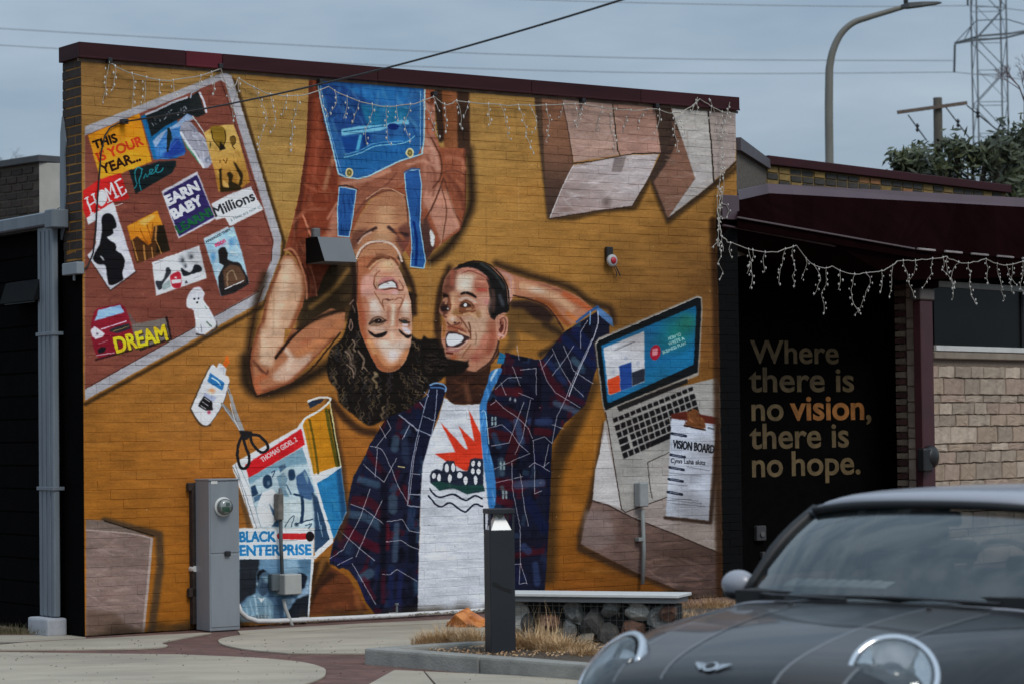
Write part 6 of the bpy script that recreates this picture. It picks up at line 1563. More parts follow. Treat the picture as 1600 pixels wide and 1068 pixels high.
while z < zsoff-.05:
    H = pat[pi % len(pat)]; pi += 1; x = xs0-rs.uniform(0, .1)*0; 
    while x < xs1-.45:
        L = rs.choice([a for a in sizes if a[1] == H])[0]
        cx_ = x+L/2; cz_ = z+H/2
        inwin = (x+L > wxa-.03 and x < wxb+3.0 and z+H > wza-.16 and z < wzb+.06)
        if not inwin:
            v_ = rs.randrange(3)
            if x < xs0+2.6 and z > .5: linkmesh('stone', rs.choice(smesh[(L, H, v_)]), rb_, (x+.006, -ROFF+.02+rs.gauss(0, .004), z+.005)); ns += 1
            else:
                b = stone_mesh(L-.012, H-.010, 3); extra.cm = rs.randrange(4); extra.add([(a+x+.006, c-ROFF+.02, d+z+.005) for a, c, d in b.v], b.f)
        x += L
    z += H
o = extra.build('veneer_stones', M_stone, rb_); tag(o, kind='stuff')
# return of the stone wall: brick quoin edge + stones, seen end-on
rt = MB(); rt.box(xs0-.02, xs0+.0, -ROFF+.02, -ROFF+.27, 0, zsoff).build('return_backing', M_mortar, rb_)
Mq = mat('quoin_dark_brick', (.085, .035, .028), .9, var=.4, scale=10); Mq2 = mat('quoin_pale_brick', (.24, .19, .135), .9, var=.3, scale=10)
k = 0; z = .02
while z < zsoff-.1:
    yb = -ROFF+.24
    MB().box(xs0-.05, xs0-.018, yb-.06, yb+.08, z, z+.065).build('quoin_brick', Mq if k % 2 else Mq2, rb_, bevel=.004)
    hz = .15 if k % 2 == 0 else 0
    k += 1; z += .078
z = 0.0; k = 0
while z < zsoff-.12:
    h = rs.choice([.12, .18, .24]); MB().box(xs0-.045, xs0-.018, -ROFF+.015, -ROFF+.17, z+.004, z+h-.004).build('return_stone', M_stone[3], rb_, bevel=.012); z += h  # all in the palest stone, to lighten this shaded side
# window with frame and sill
MB().box(wxa-.03, wxb+3.0, -ROFF-.035, -ROFF+.08, wza-.14, wza-.055).build('stone_sill', mat('cast_sill', (.26, .215, .165), .85, var=.15, scale=5, dirt=.3), rb_, bevel=.01)
MB().box(wxa-.02, wxb+3.0, -ROFF-.0, -ROFF+.012, wza-.052, wzb+.4).build('window_reveal', M_black, rb_)
m = MB(); m.box(wxa-.01, wxb+.06, -ROFF-.045, -ROFF-.002, wza-.05, wza+.012); m.build('window_frame_bottom', M_white, rb_, bevel=.004)
tf = R(1463, 448, ROFF)[1]; m = MB(); m.box(wxa-.01, wxb+.06, -ROFF-.04, -ROFF-.002, wzb-.035, wzb+.035); m.build('window_frame_top', mat('grey_window_frame', (.24, .26, .245), .6), rb_, bevel=.004)
m = MB(); m.box(wxb, wxb+.07, -ROFF-.05, -ROFF-.002, wza+.013, wzb-.036); m.build('mullion', mat('dark_grey_mullion', (.06, .065, .075), .6), rb_, bevel=.004)
m = MB(); m.box(wxa-.06, wxa-.012, -ROFF-.04, -ROFF-.002, wzb-.03, wzb+.30); m.build('window_frame_side', mat('grey_window_frame', (.24, .26, .245), .6), rb_, bevel=.004)
MB().box(wxa, wxb-.002, -ROFF-.012, -ROFF-.006, wza+.012, wzb-.036).build('window_pane', M_pane, rb_)
MB().box(wxb+.072, wxb+2.9, -ROFF-.012, -ROFF-.006, wza-.03, wzb+.036).build('window_pane', M_pane, rb_)
# maroon downspout + round lamp
xd0 = R(1437, 650, ROFF+.12)[0]; xd1 = R(1456, 650, ROFF+.12)[0]; zd = R(1445, 470, ROFF+.1)[1]
rds = thing('maroon_downspout', 'dark maroon square downspout at the left edge of the stone wall', 'downspout', (RA.x, RA.y, 0), RANG)
MB().box(xd0, xd1, -ROFF-.16, -ROFF-.05, .0, zd).build('pipe', M_redpipe, rds, bevel=.01)
MB().box(xd0-.02, xd1+.02, -ROFF-.18, -ROFF-.02, zd, zd+.14).build('collar', mat('worn_collar', (.10, .085, .075), .7, dirt=.5), rds, bevel=.015)
MB().box(xd0-.03, xd1+.03, -ROFF-.24, -ROFF-.02, zd+.142, zd+.42).build('rain_head', M_roofm, rds, bevel=.02)
lx, lz = R(1453, 713, ROFF+.2)
lmp = thing('round_wall_lamp', 'black round lamp in front of the maroon downspout', 'wall lamp', Vector((RA.x, RA.y, 0))+RD*lx+RN*(ROFF+.2)+Vector((0, 0, lz)), RANG)
MB().lathe([(.03, .02), (.06, .0), (.12, -.02), (.135, -.05), (.12, -.10), (.07, -.13), (.02, -.14)], 20, Matrix.Rotation(-math.pi/2, 4, 'X') @ Matrix.Translation((0, 0, .05))).build('globe', M_dkplastic, lmp, smooth=True)
MB().box(-.20, -.02, -.06, .05, -.17, .10).build('backing_box', M_dkplastic, lmp, bevel=.02)

# ---------------------------------------------------------------- ground
g = MB(); g.box(-400, 400, -40, 900, -.30, -.02).build('ground', M_grass); tag(bpy.data.objects['ground'], kind='structure')
m = MB(); m.add([(-14, 6, -.008), (14, 6, -.008), (14, 34, -.008), (-14, 34, -.008)], [(0, 1, 2, 3)]); o = m.build('paver_path', M_paver); tag(o, kind='structure')
m = MB(); m.add([(-30, -8, -.004), (30, -8, -.004), (30, 13.5, -.004), (-30, 13.5, -.004)], [(0, 1, 2, 3)]); o = m.build('road', M_asphalt); tag(o, kind='structure')
def slab(pts, z0=-.006, z1=.004):
    q = [G(*p) for p in pts]; m = MB(); m.prism([(v.x, v.y) for v in q], z0, z1)
    o = m.build('concrete_pavement', M_conc, bevel=.0); tag(o, kind='structure'); return o
def cat_sm(pts, n=5): return smooth(pts, False, n)
slab([(-60, 1010), (0, 1007), (40, 1003), (134, 998), (250, 991.5), (312, 988.5)]+cat_sm([(330, 988.5), (300, 994), (268, 1000), (253, 1004.5), (262, 1008), (250, 1011), (215, 1013)])+[(100, 1014.6), (31, 1015), (-60, 1015)])
slab([(-60, 1018.5), (0, 1018.5), (150, 1020.5), (280, 1022), (400, 1027)]+cat_sm([(430, 1029.5), (475, 1034.5), (503, 1042), (509, 1050), (498, 1061), (440, 1080)])+[(430, 1200), (-60, 1200)])
slab(cat_sm([(480, 987), (420, 988), (375, 992), (350, 996), (341, 1000.5), (350, 1007), (375, 1012.5), (405, 1016.3)])+[(450, 1020), (567, 1020.5), (640, 1016), (900, 990), (900, 968), (712, 974), (560, 980)])
slab([(375, 989.6), (480, 985.6), (560, 978.4), (712, 972.4), (900, 966.4), (900, 957), (712, 967), (560, 974), (470, 979), (372, 985.5)])
slab([(617, 1046.5)]+cat_sm([(608, 1051), (592, 1060), (560, 1078)])+[(520, 1200), (683, 1200), (677, 1068), (661, 1048.5)])
slab([(664, 1048.8), (681, 1068), (690, 1200), (1400, 1200), (1400, 1092), (800, 1055)])
slab([(-60, 1003.5), (0, 1003.0), (40, 999.8), (134, 995), (134, 990), (-60, 990)], -.02, -.0075)

# small cracks, grit and leaves on the paving
m = MB(); rc_ = random.Random(71)
for i in range(520):
    px = rc_.uniform(-10, 900); py = rc_.choice([rc_.uniform(992, 1068), rc_.uniform(1000, 1030)]); c = G(px, py, .0045); s = rc_.uniform(.004, .020); a = rc_.uniform(0, 6.3)
    m.add([(c.x, c.y, c.z), (c.x+s*math.cos(a), c.y+s*math.sin(a), c.z+s*.2), (c.x+s*.5*math.cos(a+.9), c.y+s*.5*math.sin(a+.9), c.z+s*.5)], [(0, 1, 2)])
o = m.build('grit_and_leaves', leaf_mat('dark_grit', (.03, .025, .02), (.16, .12, .08))); tag(o, kind='stuff')
# planter kerb
K0, K1_, K2_ = G(569, 1035.5), G(800, 1054), G(1420, 1104)
kerb = thing('planter_kerb', 'low pale concrete kerb around the bed of dry grass', 'kerb', (K0.x, K0.y, 0))
kd = (K2_-K0); kd.z = 0; kd.normalize(); kn = Vector((-kd.y, kd.x, 0)); kz = .108
def kseg(a, b, w_, first=False):
    q = [a, b, b+kn*w_, a+kn*w_]; m = MB(); m.prism([(p.x-K0.x, p.y-K0.y) for p in q], -.05, kz); return m.build('kerb_stone', M_conc2, kerb, bevel=.018, seg=2)
kb = G(748, 1050); L1k = (kb-K0).dot(kd)
kseg(K0, K0+kd*(L1k-.004), .16); kseg(K0+kd*(L1k+.004), K0+kd*(L1k+1.6), .16); kseg(K0+kd*(L1k+1.608), K0+kd*(L1k+3.6), .16)
KR = G(640, 1006.5, kz); q0 = K0+kn*.165
m = MB(); e = Vector((KR.x, KR.y, 0)); dd = (e-q0).normalized(); nn = Vector((dd.y, -dd.x, 0))
qq = [q0, q0+nn*.14, e+nn*.14+dd*.6, e+dd*.6]; m.prism([(p.x-K0.x, p.y-K0.y) for p in qq], -.05, kz); m.build('kerb_stone', M_conc2, kerb, bevel=.018, seg=2)
# bed soil
so = [q0+kd*.1, K0+kn*.165+kd*5.5, G(1420, 960, .05), G(1131, 944, .06), G(900, 975, .06), e+nn*.2+dd*.6, e+nn*.145]
m = MB(); m.prism([(p.x, p.y) for p in so], -.05, .075); o = m.build('planter_soil', M_soil); tag(o, kind='structure')
# ---------------------------------------------------------------- things fixed to, or in front of, the mural wall
def wthing(name, label, cat, px, py, off=0.0, group=None):
    x, z = W(px, py, off); p = WA+WD*x+WN*0.0
    return thing(name, label, cat, Vector((p.x, p.y, z)), WANG, group), x, z
def wl(px, py, off, x0=0.0, z0=0.0):
    """wall-frame point (x, y, z) seen at (px,py), 'off' metres proud, relative to (x0, z0)"""
    x, z = W(px, py, off); return Vector((x-x0, -off, z-z0))

# flood light
t, x0, z0 = wthing('flood_light', 'grey rectangular flood light angled down from the wall above the woman', 'flood light', 515, 390)
A = [wl(474, 371, .30, x0, z0), wl(496, 368, .30, x0, z0), wl(546, 371, .05, x0, z0), wl(556, 407, .05, x0, z0), wl(509, 407, .34, x0, z0), wl(474, 411, .30, x0, z0)]
m = MB(); xa_, za_ = wl(497, 369, .0, x0, z0).x, 0
q = [(-.27, -.30, .10), (-.27+.0, 0.0, .10)]
M_fl = mat('grey_flood_housing', (.14, .148, .155), .5, var=.06, scale=3, spec=.3); M_flb = mat('black_flood_side', (.004, .0045, .0042), .8, spec=.1)
fa, fb_, fc, fd = wl(496, 370, .20, x0, z0), wl(546, 372, .20, x0, z0), wl(556, 408, .32, x0, z0), wl(509, 408, .32, x0, z0)
ga, gd = wl(475, 371, .02, x0, z0), wl(474, 411, .02, x0, z0)
# body: a wedge whose front plate tilts down and whose black end faces the left
wdt = fb_.x-fa.x
prof = [(0.0, fa.z+.002), (-.20, fa.z), (-.32, fd.z), (0.0, fd.z-.006)]
m = MB(); n = 4
sk = 0.0
vs = [(fa.x+(sk if k in (2,) else 0)*1.0, y, z) for k, (y, z) in enumerate(prof)]+[(fb_.x+(sk if k in (2,) else 0)*1.0, y, z) for k, (y, z) in enumerate(prof)]
m.cm = 0; m.add(vs, [(1, 2, 6, 5), (0, 1, 5, 4), (3, 7, 6, 2)]); m.cm = 1; m.add(vs, [(3, 2, 1, 0), (4, 5, 6, 7)])
m.build('housing', [M_fl, M_flb], t)
MB().box(fa.x+.02, fa.x+.09, -.11, -.05, fa.z-.002, fa.z+.085).build('photocell', mat('grey_photocell', (.12, .12, .12), .6), t, bevel=.01)
MB().box(fa.x+.05, fb_.x-.05, -.03, .0, fd.z+.0, fa.z-.01).build('wall_bracket', M_flb, t)

# fire bell
t, x0, z0 = wthing('alarm_bell', 'small round white alarm bell with red centre and dangling wires', 'alarm bell', 950, 405)
rot = Matrix.Rotation(math.pi/2, 4, 'X')
MB().box(-.045, .03, -.05, -.002, -.02, .115).build('back_box', M_dkplastic, t, bevel=.008)
MB().lathe([(.058, 0), (.060, .02), (.050, .032), (.034, .036)], 20, Matrix.Translation((0, -.05, -.018)) @ rot).build('bell_rim', mat('pale_bell_rim', (.42, .42, .42), .5), t, smooth=True)
MB().lathe([(.034, 0), (.028, .010), (.006, .013)], 16, Matrix.Translation((0, -.087, -.018)) @ rot).build('red_centre', mat('red_bell_centre', (.40, .015, .03), .4), t, smooth=True)
MB().tube([(.04, -.03, -.03), (.06, -.05, -.08), (.10, -.06, -.16)], .006, 5).build('wire', M_cable, t)
MB().tube([(.03, -.03, -.05), (.065, -.05, -.13), (.06, -.05, -.17)], .005, 5).build('wire', M_cable, t)

# electrical cabinet with meter
t, x0, z0 = wthing('meter_cabinet', 'tall grey electrical meter cabinet standing against the orange wall', 'electrical cabinet', 345, 985)
t.location.z = 0; z0 = 0
OFF = .30; xl = W(327, 850, OFF)[0]-x0; xr = W(374, 850, OFF)[0]-x0; zt = W(350, 750, OFF)[1]
MB().box(xl, xr, -OFF, -.06, .0, zt).build('cabinet_body', M_cab, t, bevel=.008, seg=2)
MB().box(xl-.03, xr+.015, -.06, -.004, .05, zt-.06).build('back_plate', M_dkbrick, t)
zs = W(350, 864, OFF)[1]
MB().box(xl+.010, xr-.008, -OFF-.006, -OFF+.001, zs+.006, zt-.012).build('upper_door', M_cab, t, bevel=.003)
MB().box(xl+.010, xr-.008, -OFF-.006, -OFF+.001, .03, zs-.006).build('lower_door', M_cab, t, bevel=.003)
MB().box(xl-.004, xr+.004, -OFF-.012, -.05, zt, zt+.016).build('lid', M_cab, t, bevel=.004)
c = wl(351, 791, OFF+.04, x0, 0); Tm = Matrix.Translation((c.x, -OFF-.004, c.z)) @ rot
MB().lathe([(.082, 0), (.082, .016), (.074, .022)], 28, Tm).build('meter_ring', M_white, t, smooth=True)
MB().lathe([(.070, .0), (.068, .05), (.060, .075), (.04, .082)], 28, Tm).build('meter_glass', M_clear, t, smooth=True)
MB().lathe([(.060, .022), (.060, .055), (.055, .058)], 24, Tm).build('meter_register', mat('pale_meter_face', (.40, .42, .40), .5), t)
MB().box(c.x-.035, c.x+.035, -OFF-.067, -OFF-.062, c.z-.045, c.z+.0).build('meter_label', mat('green_meter_label', (.02, .17, .08), .5), t)
MB().box(c.x+.0, c.x+.035, -OFF-.068, -OFF-.062, c.z+.008, c.z+.036).build('meter_display', mat('dark_green_display', (.012, .035, .012), .4), t)
c2 = wl(354, 864, OFF, x0, 0); MB().box(c2.x-.025, c2.x+.025, -OFF-.035, -OFF-.004, c2.z-.022, c2.z+.022).build('latch', M_dkplastic, t, bevel=.006)
c3 = wl(334, 753, OFF, x0, 0); MB().box(c3.x-.03, c3.x+.03, -OFF-.008, -OFF-.0055, c3.z-.012, c3.z+.012).build('label_plate', M_white, t)
# small fittings left of the cabinet
for nm, lb, px, py, sz, mm in [('pipe_stub', 'round pale pipe stub just left of the meter cabinet', 303, 888, .030, M_white), ('vent_hood', 'small dark box fitting at the upper left corner of the meter cabinet', 301, 760, .045, M_dkbrick), ('drain_stub', 'dark square fitting low down left of the meter cabinet', 303, 925, .05, M_dkbrick)]:
    f, fx, fz = wthing(nm, lb, 'wall fitting', px, py, .04)
    if nm == 'pipe_stub': MB().lathe([(sz, 0), (sz, .05), (sz*.8, .07)], 14, rot).build('cap', mm, f)
    else: MB().box(-sz, sz, -.06, -.002, -sz*.8, sz*.8).build('housing', mm, f, bevel=.008)

# conduits
def conduit(name, label, pts, r, m, boxes=(), straps=()):
    x0, z0 = W(*pts[0][:2], pts[0][2]); p = WA+WD*x0
    t = thing(name, label, 'conduit', Vector((p.x, p.y, z0)), WANG)
    MB().tube([wl(px, py, o, x0, z0) for px, py, o in pts], r, 8).build('pipe', m, t, smooth=True)
    for px, py, o, hw, hh, dp, mm, nm in boxes:
        c = wl(px, py, o, x0, z0); MB().box(c.x-hw, c.x+hw, -dp, -.004, c.z-hh, c.z+hh).build(nm, mm, t, bevel=.008)
    for px, py, o in straps:
        c = wl(px, py, o, x0, z0); MB().box(c.x-.035, c.x+.035, -o-.016, -.002, c.z-.018, c.z+.018).build('strap', m, t, bevel=.003)
    return t
M_cgrey = mat('grey_conduit_paint', (.15, .16, .16), .55, var=.25, scale=6, dirt=.4)
M_cdark = mat('dim_grey_conduit', (.105, .120, .130), .6, var=.4, scale=4, dirt=.4)
M_boxw = mat('off_white_box', (.40, .40, .375), .6, var=.06, dirt=.2)
conduit('box_conduit', 'thin vertical grey conduit with an off-white box across the lower magazine cover', [(438, 762, .05), (439, 850, .05), (441, 896, .05)], .017, M_cdark,
        [(437, 791, .06, .028, .115, .085, mat('dirty_grey_sleeve', (.13, .115, .10), .8, var=.4, scale=9, dirt=.6), 'sleeve'), (455, 912, .12, .085, .088, .16, M_boxw, 'junction_box'), (431, 909, .05, .05, .075, .07, mat('dim_side_box', (.09, .11, .12), .6), 'side_box')])
conduit('white_flexible_conduit', 'short curved white conduit from the off-white box to the ground', [(443, 935, .06), (446, 950, .07), (452, 965, .09), (457, 978, .12)], .017, M_boxw)
conduit('vertical_conduit', 'vertical grey conduit with small box beside the painted clipboard', [(1004, 912, .06), (1006, 860, .05), (1004, 795, .05)], .020, mat('pale_grey_conduit', (.21, .22, .21), .6, var=.15, scale=5, dirt=.3),
        [(1004, 772, .07, .052, .115, .10, mat('pale_grey_box', (.26, .27, .27), .55, var=.1), 'switch_box')], [(1001, 842, .05)])
cp = [(372, 944, .07), (376, 955, .07), (386, 964, .08), (402, 969.5, .09), (430, 969.5, .09), (480, 967.5, .09), (560, 964, .09), (700, 956, .09), (800, 950, .09), (960, 941, .09)]
conduit('white_base_conduit', 'long white conduit running along the foot of the mural wall', cp, .022, mat('bright_white_conduit', (.62, .60, .58), .45, var=.05, dirt=.12), [], [(620, 960, .09), (480, 967, .09)])
t, x0, z0 = wthing('hose_bib', 'tiny grey stub standing on the white base conduit', 'pipe stub', 620, 952, .09)
MB().lathe([(.010, 0), (.010, .06), (.018, .062), (.018, .08)], 8).build('stub', M_cgrey, t, loc=(0, -.09, -.02))

# dark gap and debris strip along the wall foot
m = MB(); rr = random.Random(2)
for i in range(420):
    px = rr.choice([rr.uniform(380, 900), rr.uniform(640, 760)]); x, _ = W(px, 960, .1); y = -rr.uniform(.02, .30); s = rr.uniform(.012, .05); a = rr.uniform(0, 3.1)
    p = wall_to_world(x, y, .012+rr.uniform(0, .015)); m.add([(p.x, p.y, p.z), (p.x+s*math.cos(a), p.y+s*math.sin(a), p.z+.012), (p.x+s*.5*math.cos(a+1), p.y+s*.5*math.sin(a+1), p.z+.004)], [(0, 1, 2)])
o = m.build('leaf_litter', leaf_mat('dry_leaves', (.05, .04, .02), (.16, .11, .05))); tag(o, kind='stuff')

# ---------------------------------------------------------------- icicle lights
def lights(name, label, anchors, drips, seed, group=None, rdrip=.0026):
    """anchors: list of world points with sags between; drips: list of (t, length m)"""
    t = thing(name, label, 'string lights', anchors[0][0], 0, group); o0 = anchors[0][0]; r = random.Random(seed)
    path = []
    for (a, sag), (b, _) in zip(anchors[:-1], anchors[1:]):
        for k in range(10):
            u = k/10; p = a.lerp(b, u); p = p-Vector((0, 0, sag*4*u*(1-u))); p += Vector((r.gauss(0, .004), 0, r.gauss(0, .004))); path.append(p-o0)
    path.append(anchors[-1][0]-o0)
    MB().tube(path, .0048, 5).build('cord', M_cord, t)
    L = len(path)-1
    for (u, ln) in drips:
        f = u*L; i = min(int(f), L-1); p = path[i].lerp(path[i+1], f-i); m = MB(); q = p.copy(); pts = [q.copy()]; n = max(int(ln/.05), 2); bl = []
        dx = r.gauss(0, .012)
        for k in range(n):
            dx = dx*.6+r.gauss(0, .016)
            q = q+Vector((dx, r.gauss(0, .006), -ln/n*r.uniform(.8, 1.15))); pts.append(q.copy()); bl.append(q.copy()+Vector((r.choice((-1, 1))*r.uniform(.006, .022), -.008, r.uniform(-.012, .01))))
        m.cm = 0; m.tube(pts, rdrip, 3, cap=False); m.cm = 1
        for b in bl+[p+Vector((0, -.01, 0))]:
            s = r.uniform(.0060, .0098); m.add([b+Vector(v)*s for v in ((1, 0, 0), (-1, 0, 0), (0, 1, 0), (0, -1, 0), (0, 0, 1.9), (0, 0, -1.9))], [(0, 2, 4), (2, 1, 4), (1, 3, 4), (3, 0, 4), (2, 0, 5), (1, 2, 5), (3, 1, 5), (0, 3, 5)])
        m.build('light_strand', [M_cord, M_bulb], t)
    return t
def ww(px, py, off):
    x, z = W(px, py, off); return wall_to_world(x, -off, z)
top_a = [(ww(171, 98, .05), .0), (ww(185, 106, .05), .10), (ww(345, 107, .05), .12), (ww(372, 121, .05), .13), (ww(512, 134, .05), .14), (ww(680, 150, .05), .06), (ww(712, 157, .05), .03), (ww(912, 162, .05), .035), (ww(1026, 170, .05), .08), (ww(1094, 155, .05), .03), (ww(1149, 178, .05), 0)]
rD = random.Random(5); dr = []
# strand lengths read off the picture, in px at that place (x, length)
for px, ln in [(171, 62), (180, 40), (206, 55), (228, 40), (248, 32), (270, 22), (313, 20), (330, 40), (354, 60), (374, 60), (396, 100), (420, 62), (448, 35), (464, 92), (500, 46), (524, 56), (542, 40), (560, 52), (580, 70), (603, 68), (617, 28), (640, 62), (661, 62), (678, 24), (694, 50), (714, 50), (732, 26), (762, 40), (780, 60), (808, 84), (826, 50), (852, 72), (880, 24), (898, 40), (914, 38), (940, 42), (962, 76), (985, 40), (1012, 42), (1030, 46), (1050, 70), (1062, 40), (1090, 26), (1110, 24), (1128, 60), (1140, 40)]:
    xs_ = [project(a[0])[0] for a in top_a]; u = 0
    for i in range(len(xs_)-1):
        if xs_[i] <= px <= xs_[i+1]: u = (i+(px-xs_[i])/(xs_[i+1]-xs_[i]))/(len(xs_)-1)
    dr.append((u, ln/170*.92))
lights('icicle_lights', 'clear icicle string lights swagged under the maroon coping across the mural top', top_a, dr, 3, 'icicle light strings')
low_a = [(ww(1128, 300, .08), 0), (ww(1121, 330, .08), .0), (P(1127, 368, 24.9), .02), (P(1146, 380, 24.9), .08), (P(1244, 383, 26.0), .10), (P(1300, 416, 26.6), .05), (P(1360, 425, 27.2), .04), (P(1402, 408, 27.8), .01), (P(1478, 401, 28.2), .06), (P(1540, 404, 28.8), .06), (P(1598, 408, 29.4), .02), (P(1660, 410, 30), .02)]
xs_ = [project(a[0])[0] for a in low_a]; dr = []
for px, ln in [(1128, 24), (1142, 22), (1168, 62), (1175, 38), (1194, 32), (1226, 58), (1239, 68), (1259, 34), (1271, 48), (1291, 78), (1312, 36), (1334, 66), (1353, 72), (1378, 36), (1395, 54), (1411, 62), (1430, 40), (1456, 52), (1472, 74), (1480, 28), (1497, 46), (1512, 76), (1540, 46), (1558, 70), (1572, 36), (1582, 50), (1598, 66), (1615, 40), (1632, 60)]:
    u = 0
    for i in range(2, len(xs_)-1):
        if xs_[i] <= px <= xs_[i+1]: u = (i+(px-xs_[i])/(xs_[i+1]-xs_[i]))/(len(xs_)-1)
    dr.append((u, ln/150*.95))
lights('icicle_lights', 'clear icicle string lights hanging along the dark maroon eave over the lettered wall', low_a, dr, 8, 'icicle light strings')
# bundle running down the wall corner
m = MB(); rr = random.Random(6); tb = thing('hanging_light_bundle', 'tangled run of clear lights dropping down the right end of the mural wall', 'string lights', ww(1125, 290, .06), 0, 'icicle light strings')
for s_, pts in enumerate([[(1140, 160), (1133, 200), (1128, 250), (1124, 290), (1124, 340), (1121, 385)], [(1124, 285), (1120, 310), (1123, 350), (1122, 380)], [(1128, 240), (1130, 290), (1126, 330)], [(1124, 318), (1134, 320), (1139, 330), (1134, 341), (1125, 342)], [(1124, 375), (1112, 387)], [(1124, 380), (1127, 400), (1122, 410), (1130, 425), (1125, 438)], [(1090, 152), (1080, 178)], [(1110, 155), (1118, 175)]]):
    m = MB(); m.cm = 0; q = [ww(a+rr.gauss(0, .6), b, .06)-tb.location for a, b in pts]; m.tube(q, .0035, 4); m.cm = 1
    for a, b in zip(q[:-1], q[1:]):
        for k in range(max(int((b-a).length/.045), 1)):
            c = a.lerp(b, rr.random())+Vector((rr.gauss(0, .012), -.01, 0)); s = rr.uniform(.006, .009); m.add([c+Vector(v)*s for v in ((1, 0, 0), (-1, 0, 0), (0, 1, 0), (0, -1, 0), (0, 0, 1.8), (0, 0, -1.8))], [(0, 2, 4), (2, 1, 4), (1, 3, 4), (3, 0, 4), (2, 0, 5), (1, 2, 5), (3, 1, 5), (0, 3, 5)])
    m.build('light_strand', [M_cord, M_bulb], tb)
HL = {172: 'leftmost dark hook under the coping, where the string lights begin', 345: 'dark hook above the tip of the painted cork board', 502: 'dark hook at the upper left corner of the painted denim bib', 680: 'dark hook just right of the painted denim bib', 912: 'dark hook above the middle of the upper painted cardboard box', 1027: 'dark hook above the gap between the two painted boxes'}
for px, py in [(172, 97), (345, 106), (502, 130), (680, 149), (912, 160), (1027, 168)]:
    p = ww(px, py-1, .05); h = thing('string_hook', HL[px], 'hook', p, WANG, 'hooks under the coping')
    MB().box(-.02, .02, -.012, .05, -.012, .03).build('clip', M_dkplastic, h, bevel=.004)

# ---------------------------------------------------------------- service cable across the wall
a0 = ww(196, 190, .05); a1 = P(1160, -62, 13.5)
cb = thing('service_cable', 'thin black overhead cable dropping across the sky to the mural wall', 'cable', a0)
pts = []
for k in range(25):
    u = k/24; p = a0.lerp(a1, u)-Vector((0, 0, .10*4*u*(1-u))); pts.append(p-a0)
MB().tube(pts, .0068, 6).build('cable_span', M_cable, cb)
MB().tube([ww(a, b, .02)-a0 for a, b in [(196, 190), (185, 193), (172, 200), (164, 212), (158, 240), (155, 280), (152, 320), (150, 360), (146, 395), (138, 415), (128, 424)]], .007, 5).build('wall_cable', M_cable, cb)
MB().box(-.03, .02, -.02, .05, -.02, .02).build('anchor_clamp', M_dkplastic, cb, rot=(0, 0, WANG))

# ---------------------------------------------------------------- gabion wall
zc = .51; g0 = G(800, 916, zc); 
GA = G(790, 1003, .07); GB = G(1042, 1010, .07)
ga_, gb_ = P(790, 921, GA.y), None
gd_ = (Vector((GB.x, GB.y, 0))-Vector((GA.x, GA.y, 0)))
GDIR = Vector((1.1, -.42, 0)).normalized(); GNB = Vector((-GDIR.y, GDIR.x, 0))
g_origin = Vector((GA.x, GA.y, 0)); GLEN = 1.33
while project(g_origin+GDIR*GLEN+Vector((0, 0, .3)))[0] < 1050: GLEN += .01
gz1 = .0
while project(g_origin+Vector((0, 0, gz1)))[1] > 930: gz1 += .005
gab = thing('gabion_wall', 'low gabion wall of mixed field stones under a pale metal cap', 'gabion wall', g_origin, math.atan2(GDIR.y, GDIR.x))
GW = .30
MB().box(-.04, GLEN+.03, -.03, GW+.02, gz1-.004, gz1+.020).build('cap', mat('pale_cap_metal', (.60, .60, .58), .45, var=.05, dirt=.15), gab, bevel=.004)
MB().box(-.03, GLEN+.005, -.012, GW, gz1-.044, gz1-.006).build('cap_fascia', mat('grey_cap_fascia', (.13, .135, .14), .5, var=.1), gab, bevel=.003)
rk = random.Random(14); rocks = []
for k in range(7):
    bm = bmesh.new(); bmesh.ops.create_icosphere(bm, subdivisions=2, radius=1)
    sx, sy, sz = rk.uniform(.8, 1.15), rk.uniform(.7, .95), rk.uniform(.62, .95); ph = [Vector((rk.gauss(0, 1), rk.gauss(0, 1), rk.gauss(0, 1))).normalized() for _ in range(7)]
    for v in bm.verts:
        c = v.co.copy(); d = 1.0
        for q_ in ph:                              # chop with planes: broken faces
            e_ = c.dot(q_); 
            if e_ > .72: v.co -= q_*(e_-.72)
        v.co = Vector((v.co.x*sx, v.co.y*sy, v.co.z*sz))*(1+rk.gauss(0, .02))
    vs = [tuple(v.co) for v in bm.verts]; fs = [tuple(v.index for v in f.verts) for f in bm.faces]; bm.free(); rocks.append((vs, fs))
rme = [[None]*len(M_rock) for _ in rocks]
placed = [(.06, .26, .125, 3), (.30, .21, .115, 1), (.52, .30, .10, 2), (.66, .22, .11, 4), (.80, .33, .10, 2), (1.0, .32, .115, 3), (1.0, .15, .12, 1), (1.18, .26, .11, 2), (.46, .12, .10, 2), (.78, .12, .11, 4), (.9, .05, .10, 0), (.18, .10, .09, 4), (1.22, .08, .10, 4), (.62, .10, .09, 0), (1.32, .3, .07, 1)]
for k in range(60): placed.append((rk.uniform(.04, GLEN-.06), rk.uniform(.05, gz1-.10), rk.uniform(.05, .10), rk.choice([4, 4, 2, 0, 4])))
for i, (x, z, s, c_) in enumerate(placed):
    if x > GLEN-.04: x = GLEN-.08
    k = i % len(rocks)
    if rme[k][c_] is None:
        me = bpy.data.meshes.new('rock'); me.from_pydata(rocks[k][0], [], rocks[k][1]); me.materials.append(M_rock[c_]); rme[k][c_] = me
    o = linkmesh('rock', rme[k][c_], gab, (x, (s+.02) if i < 15 else rk.uniform(.13, .22), min(z, gz1-.10)), (rk.uniform(0, 6), rk.uniform(0, 6), rk.uniform(0, 6))); s *= 1.22 if i < 15 else 1.0; o.scale = (s, s, s)
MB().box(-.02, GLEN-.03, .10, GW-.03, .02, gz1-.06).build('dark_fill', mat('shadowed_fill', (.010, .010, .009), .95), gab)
m = MB(); wr = .0015; x = -.02
